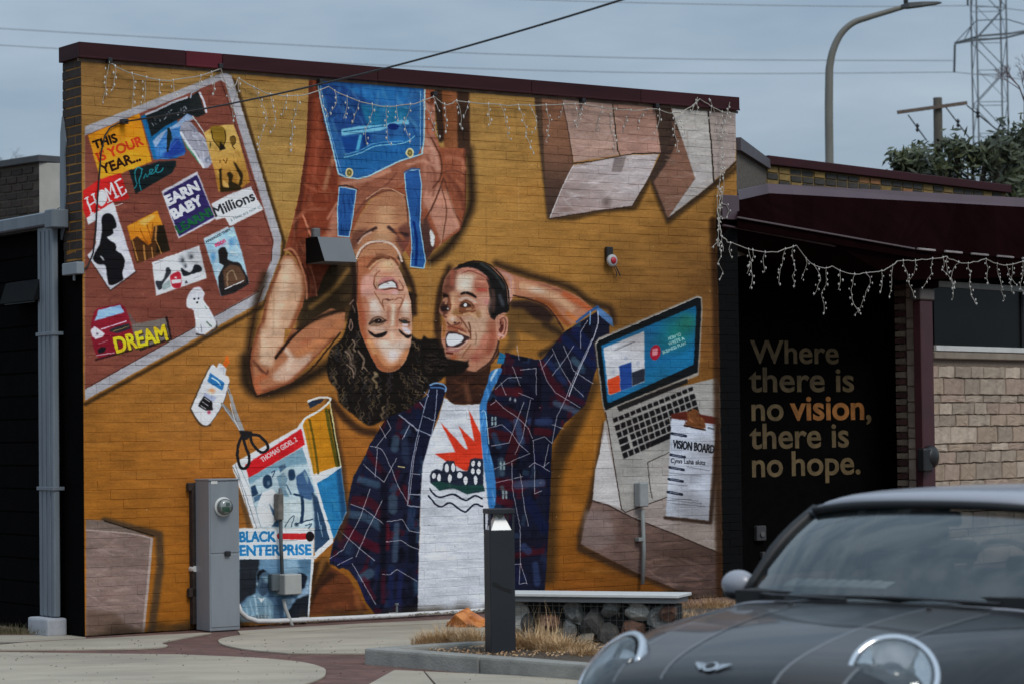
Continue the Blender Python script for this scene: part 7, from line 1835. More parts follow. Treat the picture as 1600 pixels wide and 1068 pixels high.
while x <= GLEN: m.tube([(x, -.004, .02), (x, -.004, gz1-.05)], wr, 3, cap=False); x += .05
z = .05
while z < gz1-.05: m.tube([(-.02, -.006, z), (GLEN, -.006, z), (GLEN+.002, GW, z)], wr, 3, cap=False); z += .05
y = 0.0
while y <= GW: m.tube([(GLEN, y, .02), (GLEN, y, gz1-.05)], wr, 3, cap=False); y += .05
m.build('wire_mesh', M_wire, gab)

# ---------------------------------------------------------------- bollard light
bp_ = G(782, 1017, .075); dB_ = bp_.y
bol = thing('bollard_light', 'dark grey square bollard light standing in the kerbed bed', 'bollard light', (bp_.x, bp_.y, .02), math.radians(14))
sc_ = 4000/dB_; hw = 20.0/sc_; H_ = 0.0
while project(Vector((bp_.x, bp_.y, H_)))[1] > 794: H_ += .004
H_ -= .02; zb_ = H_-(827-794)/sc_
MB().box(-hw, hw, -hw, hw, -.05, zb_).build('post', M_char, bol, bevel=.006)
MB().box(-hw-.004, hw+.004, -hw-.004, hw+.004, H_-.036, H_).build('top_cap', M_char, bol, bevel=.004)
for sx in (-1, 1):
    for sy in (-1, 1): MB().box(sx*(hw-.006)-.006, sx*(hw-.006)+.006, sy*(hw-.006)-.006, sy*(hw-.006)+.006, zb_-.002, H_-.034).build('corner_rod', M_char, bol)
MB().lathe([(hw*1.15, zb_-.001), (.045, H_-.055), (.02, H_-.04)], 4, Matrix.Rotation(math.pi/4, 4, 'Z')).build('reflector', M_lens, bol)
MB().lathe([(.040, H_-.085), (.040, H_-.037)], 14).build('lamp', mat('dull_lamp_holder', (.18, .18, .17), .5), bol)
m = MB(); pts = [(-.03, .0), (.0, .022), (.02, .026), (.06, .06)]
m.add([(-hw+.012, -hw-.0015, .545), (-hw+.03, -hw-.0015, .56), (.0, -hw-.0015, .52), (hw-.03, -hw-.0015, .503), (hw-.028, -hw-.0015, .47), (.0, -hw-.0015, .495), (-hw+.02, -hw-.0015, .53)], [tuple(range(6, -1, -1))])
m.build('sticker', mat('black_sticker', (.004, .004, .004), .4), bol)

# orange crumpled sheet on the ground behind the bollard
oc = G(742, 974, .02); bag = thing('crumpled_bag', 'crumpled orange plastic bag on the ground left of the bollard', 'bag', (oc.x, oc.y, .0))
bm = bmesh.new(); bmesh.ops.create_icosphere(bm, subdivisions=3, radius=1); rk = random.Random(3); ph = [(Vector((rk.gauss(0, 1), rk.gauss(0, 1), rk.gauss(0, .7))).normalized(), rk.uniform(3, 9), rk.uniform(0, 6)) for _ in range(9)]
for v in bm.verts:
    c = v.co.copy(); d = 1+sum(.17*abs(math.sin(c.dot(q_)*f_+p_)) for q_, f_, p_ in ph)-.75
    h = max(c.z, -.25); ridge = math.exp(-((c.x+.35)**2)*6)*.9+.45
    v.co = Vector((c.x*.19*d, c.y*.13*d, max(0, (h+.25)*.052*d*ridge*1.5)))
me = bpy.data.meshes.new('plastic_sheet'); bm.to_mesh(me); bm.free(); me.materials.append(M_orange); linkmesh('plastic_sheet', me, bag)

# dry grass clumps
def clump(n, cx, cy, rx, ry, h, seed, droop=1.15):
    r = random.Random(seed); m = MB()
    for i in range(n):
        a = r.uniform(0, 6.28); q = r.random()**.6; x, y = cx+rx*q*math.cos(a), cy+ry*q*math.sin(a)
        b = a+r.gauss(0, .7); L = h*r.uniform(.6, 1.7)*(1-.35*q); w_ = r.uniform(.0018, .0035); z = .07
        dx, dy = math.cos(b), math.sin(b); pts = [Vector((x, y, z))]; lean = r.uniform(.1, droop)
        for k in range(1, 4): u = k/3; pts.append(Vector((x+dx*L*lean*u*u, y+dy*L*lean*u*u, z+L*(u-.45*lean*u*u))))
        vs = []; 
        for k, p in enumerate(pts): vs += [p+Vector((-dy*w_, dx*w_, 0))*(1-k/3.2), p-Vector((-dy*w_, dx*w_, 0))*(1-k/3.2)]
        m.add(vs, [(2*k, 2*k+1, 2*k+3, 2*k+2) for k in range(3)])
    return m
M_str = leaf_mat('dry_grass_blades', (.34, .185, .08), (.66, .45, .24))
m = MB()
for i, (px, py, rx, ry, n, h) in enumerate([(700, 1003, .24, .12, 900, .14), (668, 1005, .12, .10, 300, .10), (740, 1006, .16, .12, 600, .15), (840, 1012, .20, .12, 800, .15), (880, 1016, .20, .12, 700, .13), (800, 1012, .12, .10, 300, .14), (920, 1022, .15, .10, 260, .09), (1060, 965, .5, .2, 500, .08), (1110, 948, .4, .2, 700, .10), (1000, 990, .4, .15, 300, .06)]):
    c = G(px, py, .075); k = clump(n, c.x, c.y, rx, ry, h, i); m.add(k.v, k.f)
for i in range(14):     # a few tall wisps
    c = G(random.Random(i).uniform(815, 880), 1008, .075); k = clump(4, c.x, c.y, .05, .05, .26, 90+i, .3); m.add(k.v, k.f)
o = m.build('dry_grass', M_str); tag(o, kind='stuff')
m = MB(); rr = random.Random(17)
for i in range(900):
    c = G(rr.uniform(668, 960), rr.uniform(1004, 1026), .078); s = rr.uniform(.01, .04); a = rr.uniform(0, 6.3)
    m.add([(c.x, c.y, c.z), (c.x+s*math.cos(a), c.y+s*math.sin(a), c.z+rr.uniform(0, .02)), (c.x+s*.4*math.cos(a+.8), c.y+s*.4*math.sin(a+.8), c.z+.01)], [(0, 1, 2)])
o = m.build('straw_mulch', M_str); tag(o, kind='stuff')
k = MB()
for i in range(8):
    c = G(-20+i*9, 1003, 0); q = clump(60, c.x, c.y, .15, .1, .08, 200+i); k.add(q.v, q.f)
o = k.build('wall_foot_grass', leaf_mat('dull_grass', (.05, .05, .02), (.16, .13, .06))); tag(o, kind='stuff')
# ---------------------------------------------------------------- far things
def path3(pts, d): return [P(x, y, d) for x, y in pts]
# street lamp
lb = P(1296, 255, 60); lamp = thing('street_lamp', 'tall curved-arm street lamp rising behind the maroon parapet', 'street lamp', (lb.x, lb.y, 0))
o0 = Vector((lb.x, lb.y, 0))
pp = [(lb.x, lb.y, 0)]+[tuple(P(*p, 60)) for p in [(1296, 255), (1295.5, 130), (1297, 100), (1303, 75), (1315, 52), (1333, 36), (1355, 28), (1385, 19), (1412, 11)]]
pp = smooth([tuple(p) for p in [(q[0], q[2]) for q in pp]], False, 4)
pp = [Vector((a-lb.x, 0, b)) for a, b in pp]; n_ = len(pp)
MB().tube(pp, [max(.100-.042*max(0, (k-6)/(n_-6)), .055) for k in range(n_)], 12).build('pole', M_lamp, lamp, smooth=True)
hA, hB = P(1408, 12, 60)-o0, P(1471, 5, 60)-o0
m = MB(); dl = (hB-hA); u = Vector((0, 0, 1))
for k, (t, hh, w_) in enumerate([(0, .06, .10), (.18, .085, .16), (.5, .07, .17), (.9, .035, .13), (1, .015, .06)]):
    c = hA+dl*t; m.v += [tuple(c+Vector((0, -w_, -hh*.4))), tuple(c+Vector((0, w_, -hh*.4))), tuple(c+Vector((0, w_*.7, hh))), tuple(c+Vector((0, -w_*.7, hh)))]
for k in range(4):
    for j in range(4): m.f.append((k*4+j, k*4+(j+1) % 4, k*4+4+(j+1) % 4, k*4+4+j)); m.mi.append(0)
m.f += [(3, 2, 1, 0), (16, 17, 18, 19)]; m.mi += [0, 0]
m.build('lamp_head', mat('dark_lamp_head', (.02, .022, .022), .5), lamp)
c = hA+dl*.12; MB().lathe([(.05, .06), (.06, .16), (.02, .2)], 8, Matrix.Translation(c)).build('photocell', M_dkplastic, lamp)
# utility pole
ub = P(1465, 300, 80); up_ = thing('utility_pole', 'weathered wooden utility pole with crossarm beyond the evergreen tree', 'utility pole', (ub.x, ub.y, 0)); o0 = Vector((ub.x, ub.y, 0))
MB().tube([(0, 0, 0), tuple(P(1465, 153, 80)-o0)], [.18, .145], 10).build('pole', M_woodpole, up_)
a_, b_ = P(1402, 176, 79.8)-o0, P(1511, 161, 79.8)-o0
m = MB(); m.tube([a_, b_], .075, 4); m.build('crossarm', mat('rusty_brown_crossarm', (.105, .075, .060), .8, var=.3), up_)
for (x1, y1, x2, y2, s) in [(1419, 180, 1448, 220, .5), (1478, 168, 1516, 218, .5), (1511, 165, 1560, 205, .35)]:
    p, q = P(x1, y1, 79.6)-o0, P(x2, y2, 78)-o0; MB().tube([p, q], .022, 4).build('guy_wire', M_cable, up_)
    c = p.lerp(q, s); MB().lathe([(.01, -.14), (.06, -.08), (.03, 0), (.07, .06), (.01, .14)], 8, Matrix.Translation(c)).build('insulator', M_dkplastic, up_)
# pylon
D = 250.0; pb = P(1549, 250, D); py_ = thing('transmission_tower', 'tall steel lattice transmission tower in the upper right background', 'pylon', (pb.x, pb.y, 0)); o0 = Vector((pb.x, pb.y, 0))
pxm = FPX/D; ztop = P(1549, -90, D).z
def leg(sx, sy, z): w_ = 1.45+max(0, (22-z))*.06; return Vector((sx*w_, sy*w_, z))
for sx in (-1, 1):
    for sy in (-1, 1): MB().tube([leg(sx, sy, 0), leg(sx, sy, 22), leg(sx, sy, ztop)], .10, 4).build('leg', M_pylon, py_)
m = MB(); z = 2.0; fl = 1
while z < ztop-3.0:
    z2 = z+3.1
    for sy in (-1, 1):
        m.tube([leg(-fl, sy, z), leg(fl, sy, z2)], .055, 3); m.tube([leg(-1, sy, z2), leg(1, sy, z2)], .04, 3)
    for sx in (-1, 1): m.tube([leg(sx, -fl, z), leg(sx, fl, z2)], .045, 3)
    if fl > 0: m.tube([leg(fl, -1, z), leg(-fl, -1, z2)], .03, 3)
    z = z2; fl = -fl
m.build('lattice_bracing', M_pylon, py_)
def pw(x, y, dy=0): return P(x, y, D)-o0+Vector((0, dy, 0))
for L in ([(1492, 68), (1526, 60), (1575, 56), (1640, 42)],): 
    for dy in (-1.4, 1.4): MB().tube([pw(x, y, dy*(0 if k in (0, 3) else 1)) for k, (x, y) in enumerate(L)], .13, 4).build('cross_arm', M_pylon, py_)
for a, b in [((1492, 68), (1526, 32)), ((1526, 32), (1573, 30)), ((1573, 30), (1640, 50)), ((1526, 60), (1500, 64)), ((1507, 62), (1520, 38)), ((1573, 56), (1573, 30))]: MB().tube([pw(*a), pw(*b)], .06, 3).build('arm_brace', M_pylon, py_)
MB().tube([pw(1492, 70), pw(1491, 113)], .11, 5).build('insulator_string', M_dkplastic, py_)
MB().tube([pw(1512, -6), pw(1512, 9)], .10, 5).build('insulator_string', M_dkplastic, py_)
# power lines
for i, pts in enumerate([[(-80, 40), (300, 62), (700, 82), (1100, 93), (1491, 95)], [(-80, 66), (300, 88), (700, 106), (1100, 115), (1491, 113)], [(500, -14), (900, 2), (1300, 10), (1512, 9)], [(1491, 113), (1560, 120), (1700, 135)], [(1512, 9), (1560, 12), (1700, 30)]]):
    q = smooth(pts, False, 6); p0 = P(*q[0], D)
    lab = ['thin transmission line sagging across the sky, upper of the long pair', 'thin transmission line sagging across the sky, lower of the long pair', 'thin transmission line at the very top of the sky left of the tower', 'short line leaving the tower to the right below its arm', 'short line leaving the tower to the right near its top'][i]
    t = thing('power_line', lab, 'power line', p0, 0, 'power lines in the sky')
    MB().tube([P(x, y, D)-p0 for x, y in q], .050, 4).build('conductor', M_line, t)

# evergreen-like tree, right
def tree(name, label, cx, cy, d, rxp, ryp, seed, nclump, leaves, lsize, m, zbase=0):
    r = random.Random(seed); c = P(cx, cy, d); t = thing(name, label, 'tree', (c.x, c.y, 0)); o0 = Vector((c.x, c.y, 0)); s = d/FPX
    rx, rz = rxp*s, ryp*s
    tr = MB(); tr.tube([(0, 0, 0), (.1, 0, c.z*.4), (-.05, 0, c.z*.75), (0, 0, c.z)], [.22, .18, .13, .07], 8)
    crown = MB(); cl = []
    for k in range(nclump):
        a = r.uniform(0, 6.28); e = r.uniform(-1, 1); q = r.uniform(.35, 1)**.5
        p = Vector((rx*q*math.cos(a)*math.sqrt(1-e*e*.6), rx*.7*q*math.sin(a), c.z+rz*e*q)); cl.append(p)
        tr.tube([Vector((0, 0, c.z*.6+rz*e*.2)), Vector((p.x*.45, p.y*.45, (p.z+c.z*.75)/2)), p], [.06, .035, .012], 5)
        rs_ = r.uniform(.14, .36)
        for _ in range(leaves):
            v = Vector((r.gauss(0, 1), r.gauss(0, 1), r.gauss(0, .8))); v = p+v.normalized()*rs_*r.random()**.45
            n1 = Vector((r.gauss(0, 1), r.gauss(0, 1), r.gauss(0, 1))).normalized(); n2 = n1.orthogonal().normalized(); L = lsize*r.uniform(.6, 1.3)
            crown.add([v-n1*L, v+n2*L*.35, v+n1*L, v-n2*L*.35], [(0, 1, 2, 3)])
    tr.build('trunk', M_bark, t); crown.build('crown', m, t)
    return t
tree('evergreen_tree', 'dark evergreen tree behind the maroon parapet at the right edge', 1512, 300, 45, 104, 84, 4, 78, 60, .105, M_leaf)
tree('evergreen_tree', 'taller dark evergreen tree crown cut by the right picture edge', 1592, 255, 47, 44, 66, 9, 40, 60, .105, M_leaf)
tree('evergreen_tree', 'small dark bush top peeping left of the utility pole foot', 1424, 250, 44, 18, 14, 10, 8, 80, .10, M_leaf)
def bare(name, label, bx, by, d, hgt, seed, col):
    r = random.Random(seed); p = P(bx, by, d); t = thing(name, label, 'tree', (p.x, p.y, 0)); m = MB()
    def br(a, dr, L, rad, n):
        b = a+dr*L; m.tube([a, b], [rad, rad*.65], 4, cap=False)
        if n <= 0: return
        for _ in range(3 if n > 1 else 4):
            e = (dr+Vector((r.gauss(0, .45), r.gauss(0, .35), r.gauss(0.08, .25)))).normalized(); br(b-dr*L*r.uniform(0, .25), e, L*r.uniform(.6, .82), rad*.6, n-1)
    m.tube([Vector((0, 0, 0)), Vector((0, 0, p.z-hgt))], [.10, .06], 6); br(Vector((0, 0, p.z-hgt)), Vector((0, 0, 1)), hgt*.36, .045, 5); m.build('trunk', col, t)
bare('bare_tree', 'distant bare winter tree top at the left edge above the brick parapet', 14, 226, 95, 3.2, 3, mat('grey_twigs', (.10, .095, .10), .9))
bare('bare_tree', 'bare reddish twigs of a winter tree at the upper right edge', 1600, 90, 60, 1.5, 5, mat('reddish_twigs', (.16, .115, .12), .9))
# ---------------------------------------------------------------- the small dark hatchback, foreground right
CARL = P(1100, 1040, 9.05)                     # nose emblem
CA_ = math.radians(-35)
car = thing('parked_car', 'small dark grey hatchback with bonnet stripes and round headlights parked in the foreground', 'car', (CARL.x, CARL.y, 0), CA_)
M_paint = bpy.data.materials.new('dark_metallic_paint'); M_paint.use_nodes = True
def _paint(m, c, flake=True):
    nt = m.node_tree; b = nt.nodes['Principled BSDF']; N, LK = nt.nodes.new, nt.links.new
    tc = N('ShaderNodeTexCoord'); nz = N('ShaderNodeTexNoise'); LK(tc.outputs['Object'], nz.inputs['Vector']); nz.inputs['Scale'].default_value = 900; nz.inputs['Detail'].default_value = 1
    cr = N('ShaderNodeValToRGB'); LK(nz.outputs[0], cr.inputs[0]); cr.color_ramp.elements[0].color = (*[x*.75 for x in c], 1); cr.color_ramp.elements[1].color = (*[x*1.3 for x in c], 1); LK(cr.outputs[0], b.inputs['Base Color'])
    n2 = N('ShaderNodeTexNoise'); LK(tc.outputs['Object'], n2.inputs['Vector']); n2.inputs['Scale'].default_value = 3.5; n2.inputs['Detail'].default_value = 8
    mr = N('ShaderNodeMapRange'); LK(n2.outputs[0], mr.inputs[0]); mr.inputs[3].default_value = .30; mr.inputs[4].default_value = .46; LK(mr.outputs[0], b.inputs['Roughness'])
    b.inputs['Metallic'].default_value = .15; b.inputs['Coat Weight'].default_value = .42; b.inputs['Coat Roughness'].default_value = .04; b.inputs['Specular IOR Level'].default_value = .3
_paint(M_paint, (.0065, .0065, .0075))
M_stripe = bpy.data.materials.new('grey_stripe_film'); M_stripe.use_nodes = True; _paint(M_stripe, (.028, .023, .021))
M_pin = bpy.data.materials.new('silver_pinstripe'); M_pin.use_nodes = True; _paint(M_pin, (.13, .13, .135))
M_roofp = bpy.data.materials.new('silver_roof_paint'); M_roofp.use_nodes = True; _paint(M_roofp, (.30, .30, .33))
M_chrome = mat('chrome_trim', (.62, .62, .63), .12, metal=1.0, var=.03)
M_tyre = mat('tyre_rubber', (.012, .012, .012), .9, var=.2, scale=20); M_rim = mat('alloy_rim', (.35, .35, .36), .3, metal=.8)
M_trim = mat('black_car_trim', (.010, .010, .011), .55, var=.1); M_int = mat('dark_interior', (.012, .012, .013), .85); M_seat = mat('grey_seat_cloth', (.055, .055, .055), .9); M_card = mat('striped_card', (.85, .87, .83), .7, var=.1)

def carprof(st):
    y, Wd, zc, zs = st; k = Wd/.865
    return [(0, zc), (.24*k, zc-.003), (.43*k, zc-.018), (.60*k, zs+.008), (.745*k, zs-.030), (.825*k, zs-.11), (.858*k, .64), (.865*k, .46), (.845*k, .28), (.78*k, .19), (0, .17)]
stn = [(-.02, .60, .50, .47), (-.005, .67, .64, .62), (.03, .72, .735, .705), (.10, .765, .795, .76), (.24, .805, .842, .812), (.48, .838, .888, .862), (.76, .856, .926, .898), (1.15, .862, .952, .925), (1.42, .864, .964, .938), (1.85, .865, .975, .945),
       (2.5, .865, .98, .955), (3.1, .858, .985, .955), (3.45, .835, .98, .945), (3.68, .79, .95, .90), (3.80, .72, .80, .76), (3.83, .66, .55, .52)]
NP = 11; vs = []; mb = MB(); rowsC = []
for st in stn:
    pr = carprof(st); full = [(-x, z) for x, z in pr[::-1]][:-1]+pr        # bottom-left ... centre ... bottom-right
    row = []
    for x, z in full:
        plan = .30*(abs(x)/.86)**2.2*max(0, 1-max(st[0], 0)/1.1)
        row.append((x, st[0]+plan, z))
    rowsC.append(row)
mb.grid(rowsC); L_ = len(rowsC[0]); b0 = (len(rowsC)-1)*L_
mb.f.append(tuple(range(L_))); mb.mi.append(0); mb.f.append(tuple(b0+k for k in range(L_-1, -1, -1))); mb.mi.append(0)
body = mb.build('body', M_paint, car, smooth=True)
sd = body.modifiers.new('subdivision', 'SUBSURF'); sd.levels = 3; sd.render_levels = 3
dg = bpy.context.evaluated_depsgraph_get(); dg.update()
me_ = body.evaluated_get(dg).to_mesh(); bvh = BVHTree.FromPolygons([v.co.copy() for v in me_.vertices], [tuple(p.vertices) for p in me_.polygons]); body.evaluated_get(dg).to_mesh_clear()
def top(x, y, lift=.002):
    h = bvh.ray_cast(Vector((x, y, 2)), Vector((0, 0, -1)))
    return (h[0]+h[1]*lift if h[1].z > 0 else h[0]-h[1]*lift) if h[0] is not None else Vector((x, y, .9))
def frontpt(x, z, lift=.003):
    h = bvh.ray_cast(Vector((x, -2, z)), Vector((0, 1, 0)))
    n = h[1] if h[1].y < 0 else -h[1]
    return h[0]+n*lift, n
def ribbon(name, xa, xb, y0, y1, m, lift=.002, n=26):
    k = MB(); ra = []
    for i in range(n+1):
        y = y0+(y1-y0)*i/n; u = i/n
        xs_ = [xa(u)+(xb(u)-xa(u))*j/3 for j in range(4)]; ra.append([tuple(top(x, y+.30*(abs(x)/.86)**2.2*.6*(1-u), lift)) for x in xs_])
    k.grid(ra); return k.build(name, m, car, smooth=True)
for s in (-1, 1):
    f0 = lambda u, s=s: s*(.235+.05*u); f1 = lambda u, s=s: s*(.455+.075*u)
    ribbon('bonnet_stripe', f0, f1, .045, 1.24, M_stripe, .0016)
    ribbon('pinstripe', lambda u, s=s: s*(.224+.05*u), lambda u, s=s: s*(.236+.05*u), .04, 1.24, M_pin, .0022)
    ribbon('pinstripe', lambda u, s=s: s*(.454+.075*u), lambda u, s=s: s*(.466+.075*u), .05, 1.22, M_pin, .0022)
# shut line of the bonnet around the lamps and along the scuttle
ln = [top(.86*math.sin(t)*.93, 1.33+.10*(math.sin(t))**2, .001) for t in np.linspace(-1.1, 1.1, 24)]
MB().tube([tuple(p) for p in ln], .005, 5).build('scuttle_seam', M_roofp, car)
def bar(y, z0, z1, x):  pass
# headlights
for s in (-1, 1):
    cx_, cz_ = s*.582, (.757 if s < 0 else .785)
    h = bvh.ray_cast(Vector((cx_, -2, cz_)), Vector((0, 1, 0))); c = h[0]+Vector((-s*.010, .038, -.004))
    hn = h[1] if h[1].y < 0 else -h[1]; nrm = (Vector((s*.36, -1, .42)).normalized()+hn.normalized()*.8+Vector((0, 0, .25))).normalized()
    Rm = Matrix.Translation(c) @ nrm.to_track_quat('Z', 'Y').to_matrix().to_4x4() @ Matrix.Diagonal((1, 1, 1, 1))
    hl = bpy.data.objects.new('headlight', None); COL.objects.link(hl); hl.parent = car; hl.matrix_local = Rm
    E = Matrix.Diagonal((1.06, 1.18, 1, 1))
    MB().lathe([(.150, -.03), (.155, .0), (.151, .012), (.139, .015), (.131, .008), (.128, -.02)], 40, E, cap=False).build('chrome_ring', M_chrome, hl, smooth=True)
    MB().lathe([(.130, .008), (.118, .024), (.09, .038), (.05, .046), (.01, .049)], 40, E).build('lens', M_clear, hl, smooth=True)
    MB().lathe([(.126, .006), (.118, -.02), (.09, -.05), (.03, -.06)], 32, E).build('reflector', mat('lamp_reflector', (.74, .75, .77), .4, metal=.25), hl, smooth=True)
    MB().lathe([(.118, -.004), (.112, .006), (.104, .004), (.100, -.008)], 32, E, cap=False).build('light_ring', mat('white_light_ring', (.60, .62, .66), .3), hl, smooth=True)
    MB().lathe([(.052, -.055), (.056, .0), (.046, .018), (.012, .030)], 24, Matrix.Translation((-s*.006, .0, 0))).build('projector', mat('projector_glass', (.05, .055, .065), .08, spec=.9), hl, smooth=True)
    MB().box(-.085, .085, -.10, -.072, -.02, .006).build('indicator', mat('lamp_inner_trim', (.20, .20, .22), .3, metal=.5), hl, bevel=.006)
# grille, bumper, emblem, number plate
m = MB(); gp = []
for t in np.linspace(0, 2*math.pi, 28, endpoint=False):
    x, z = .44*max(-1, min(1, 1.15*math.cos(t))), .455+.115*max(-1, min(1, 1.25*math.sin(t))); p, n_ = frontpt(x, z, .006); gp.append(tuple(p))
MB().tube(gp+[gp[0]], .012, 6, cap=False).build('grille_surround', M_chrome, car, smooth=True)
c0 = sum((Vector(p) for p in gp), Vector())/len(gp); MB().add([tuple(c0+Vector((0, -.006, 0)))]+gp, [(0, k+1, (k+1) % 28+1) for k in range(28)]).build('grille_mesh', M_trim, car)
for z in (.40, .45, .50): MB().tube([frontpt(x, z, .012)[0] for x in np.linspace(-.42, .42, 13)], .006, 5).build('grille_bar', M_chrome, car)
MB().tube([frontpt(x, .300, .012)[0] for x in np.linspace(-.62, .62, 17)], .028, 6).build('lower_bumper_bar', M_trim, car)
MB().tube([top(x, .012+.30*(abs(x)/.86)**2.2, .004) for x in np.linspace(-.46, .46, 17)], .010, 6).build('bonnet_edge_trim', M_chrome, car, smooth=True)
ec = top(-.045, .125, .004); h = bvh.ray_cast(Vector((-.045, .125, 2)), Vector((0, 0, -1))); en = h[1] if h[1].z > 0 else -h[1]
em = Matrix.Translation(ec) @ en.to_track_quat('Z', 'Y').to_matrix().to_4x4()
eb = MB()
eb.lathe([(.030, 0), (.030, .005), (.022, .007)], 24, em)
for s in (-1, 1):
    for k, (y0, L0) in enumerate([(.018, .074), (.009, .068), (.0, .060), (-.009, .050), (-.018, .040)]):
        q = [(s*.030, y0), (s*L0, y0+.007), (s*(L0+.004), y0+.001), (s*.030, y0-.006)]
        eb.add([em @ Vector((x, y, .0)) for x, y in q]+[em @ Vector((x, y, .0045)) for x, y in q], [(0, 1, 2, 3), (7, 6, 5, 4), (0, 4, 5, 1), (1, 5, 6, 2), (2, 6, 7, 3), (3, 7, 4, 0)])
eb.build('winged_emblem', M_chrome, car)
MB().lathe([(.021, .0072), (.020, .0085)], 20, em).build('emblem_centre', M_trim, car)
# wheel arches, wheels
for s in (-1, 1):
    for y in (.70, 3.20):
        a = MB(); pts = [(s*.868, y+.365*math.cos(t), .30+.365*math.sin(t)) for t in np.linspace(-.25, math.pi+.25, 24)]
        a.tube(pts, .030, 8); a.build('wheel_arch', M_trim, car, smooth=True)
        wh = bpy.data.objects.new('wheel', None); COL.objects.link(wh); wh.parent = car; wh.location = (s*.765, y, .305); Rw = Matrix.Rotation(math.pi/2, 4, 'Y')
        MB().lathe([(.21, -.09), (.28, -.10), (.305, -.07), (.305, .07), (.28, .10), (.21, .09)], 32, Rw).build('tyre', M_tyre, wh, smooth=True)
        rm = MB(); rm.lathe([(.215, s*.085), (.205, s*.098), (.19, s*.07)], 28, Rw, cap=False); rm.lathe([(.05, s*.06), (.045, s*.09), (.01, s*.095)], 14, Rw)
        for k in range(5):
            t = k*2*math.pi/5; rm.tube([(s*.085, .04*math.cos(t), .04*math.sin(t)), (s*.085, .20*math.cos(t), .20*math.sin(t))], [.028, .020], 6)
        rm.build('rim', M_rim, wh)
        MB().lathe([(.19, -.02), (.19, .02)], 20, Matrix.Rotation(math.pi/2, 4, 'Y')).build('brake_disc', M_trim, wh)
# glasshouse ------------------------------------------------------------------
def lerp(a, b, t): return tuple(a[i]+(b[i]-a[i])*t for i in range(3))
def wsb(u):   # windscreen base, u in -1..1
    return Vector((u*.735, 1.30+.30*abs(u)**2.4, .952+.008*(1-u*u)))
def wst(u):
    return Vector((u*.565, 1.80+.125*abs(u)**2.4, 1.330-.030*abs(u)**2.6))
g = MB(); rws = []
for i in range(9):
    t = i/8; r_ = []
    for j in range(21):
        u = -1+j/10; p = wsb(u).lerp(wst(u), t); p += Vector((0, -.040*math.sin(math.pi*t)*(1-u*u*.4), .030*math.sin(math.pi*t))); r_.append(tuple(p))
    rws.append(r_)
g.grid(rws).build('windscreen', M_glass, car, smooth=True)
for s in (-1, 1):
    pil = [tuple(wsb(s).lerp(wst(s), t)+Vector((s*.012, -.040*math.sin(math.pi*t)*.6, .030*math.sin(math.pi*t)))) for t in np.linspace(0, 1, 8)]
    MB().tube(pil, [.020]*3+[.026]*5, 6).build('front_pillar', M_trim, car, smooth=True)
    # side glass in two panes with a dark pillar between
    def sb(y): return Vector((s*(.775-.015*abs(y-2.2)), y, .960))
    def stp(y): return Vector((s*(.585-.02*abs(y-2.4)), y, 1.315))
    for (ya, yb, yta, ytb) in [(1.63, 2.46, 1.97, 2.42), (2.54, 3.40, 2.50, 3.14)]:
        gg = MB(); gg.grid([[tuple(sb(ya+(yb-ya)*k/4)) for k in range(5)], [tuple((sb(ya+(yb-ya)*k/4)+stp(yta+(ytb-yta)*k/4))/2+Vector((s*.02, 0, 0))) for k in range(5)], [tuple(stp(yta+(ytb-yta)*k/4)) for k in range(5)]])
        gg.build('side_window', M_glass, car, smooth=True)
    MB().tube([tuple(sb(2.50)), tuple(stp(2.46))], .045, 6).build('centre_pillar', M_trim, car, smooth=True)
    MB().tube([tuple(sb(3.44)), tuple(stp(3.14)-Vector((0, 0, .02)))], [.06, .045], 6).build('rear_pillar', M_trim, car, smooth=True)
    MB().tube([tuple(wsb(s)+Vector((s*.03, -.02, -.01)))]+[tuple(sb(y)+Vector((s*.02, 0, -.01))) for y in np.linspace(1.75, 3.5, 9)], .014, 6).build('waist_trim', M_chrome, car, smooth=True)
gg = MB(); gg.grid([[(x, 3.56-.10*(x/.7)**2, .97) for x in np.linspace(-.70, .70, 9)], [(x*.82, 3.26-.08*(x/.7)**2, 1.31) for x in np.linspace(-.70, .70, 9)]]).build('rear_window', M_glass, car, smooth=True)
# roof panel
rws = []
for i, y in enumerate(np.linspace(0, 1, 15)):
    r_ = []
    for j in range(17):
        u = -1+j/8; yf = 1.755+.125*abs(u)**2.4; yr = 3.33-.09*u*u; yy = yf+(yr-yf)*y
        w_ = .605-.02*abs(y-.35); ed = max(abs(u)**6*.045, 0); fe = .034*math.exp(-y*11)+.030*math.exp(-(1-y)*9)
        r_.append((u*w_, yy, 1.390-.022*u*u-ed-fe))
    rws.append(r_)
rp_ = MB(); rp_.grid(rws); o = rp_.build('roof', M_roofp, car, smooth=True); sm_ = o.modifiers.new('thickness', 'SOLIDIFY'); sm_.thickness = .022; sm_.offset = -1
MB().tube([(x*.56, 1.768+.11*abs(x)**2.4, 1.330-.03*abs(x)**2.6) for x in np.linspace(-1, 1, 15)], .020, 6).build('header_rail', M_trim, car, smooth=True)
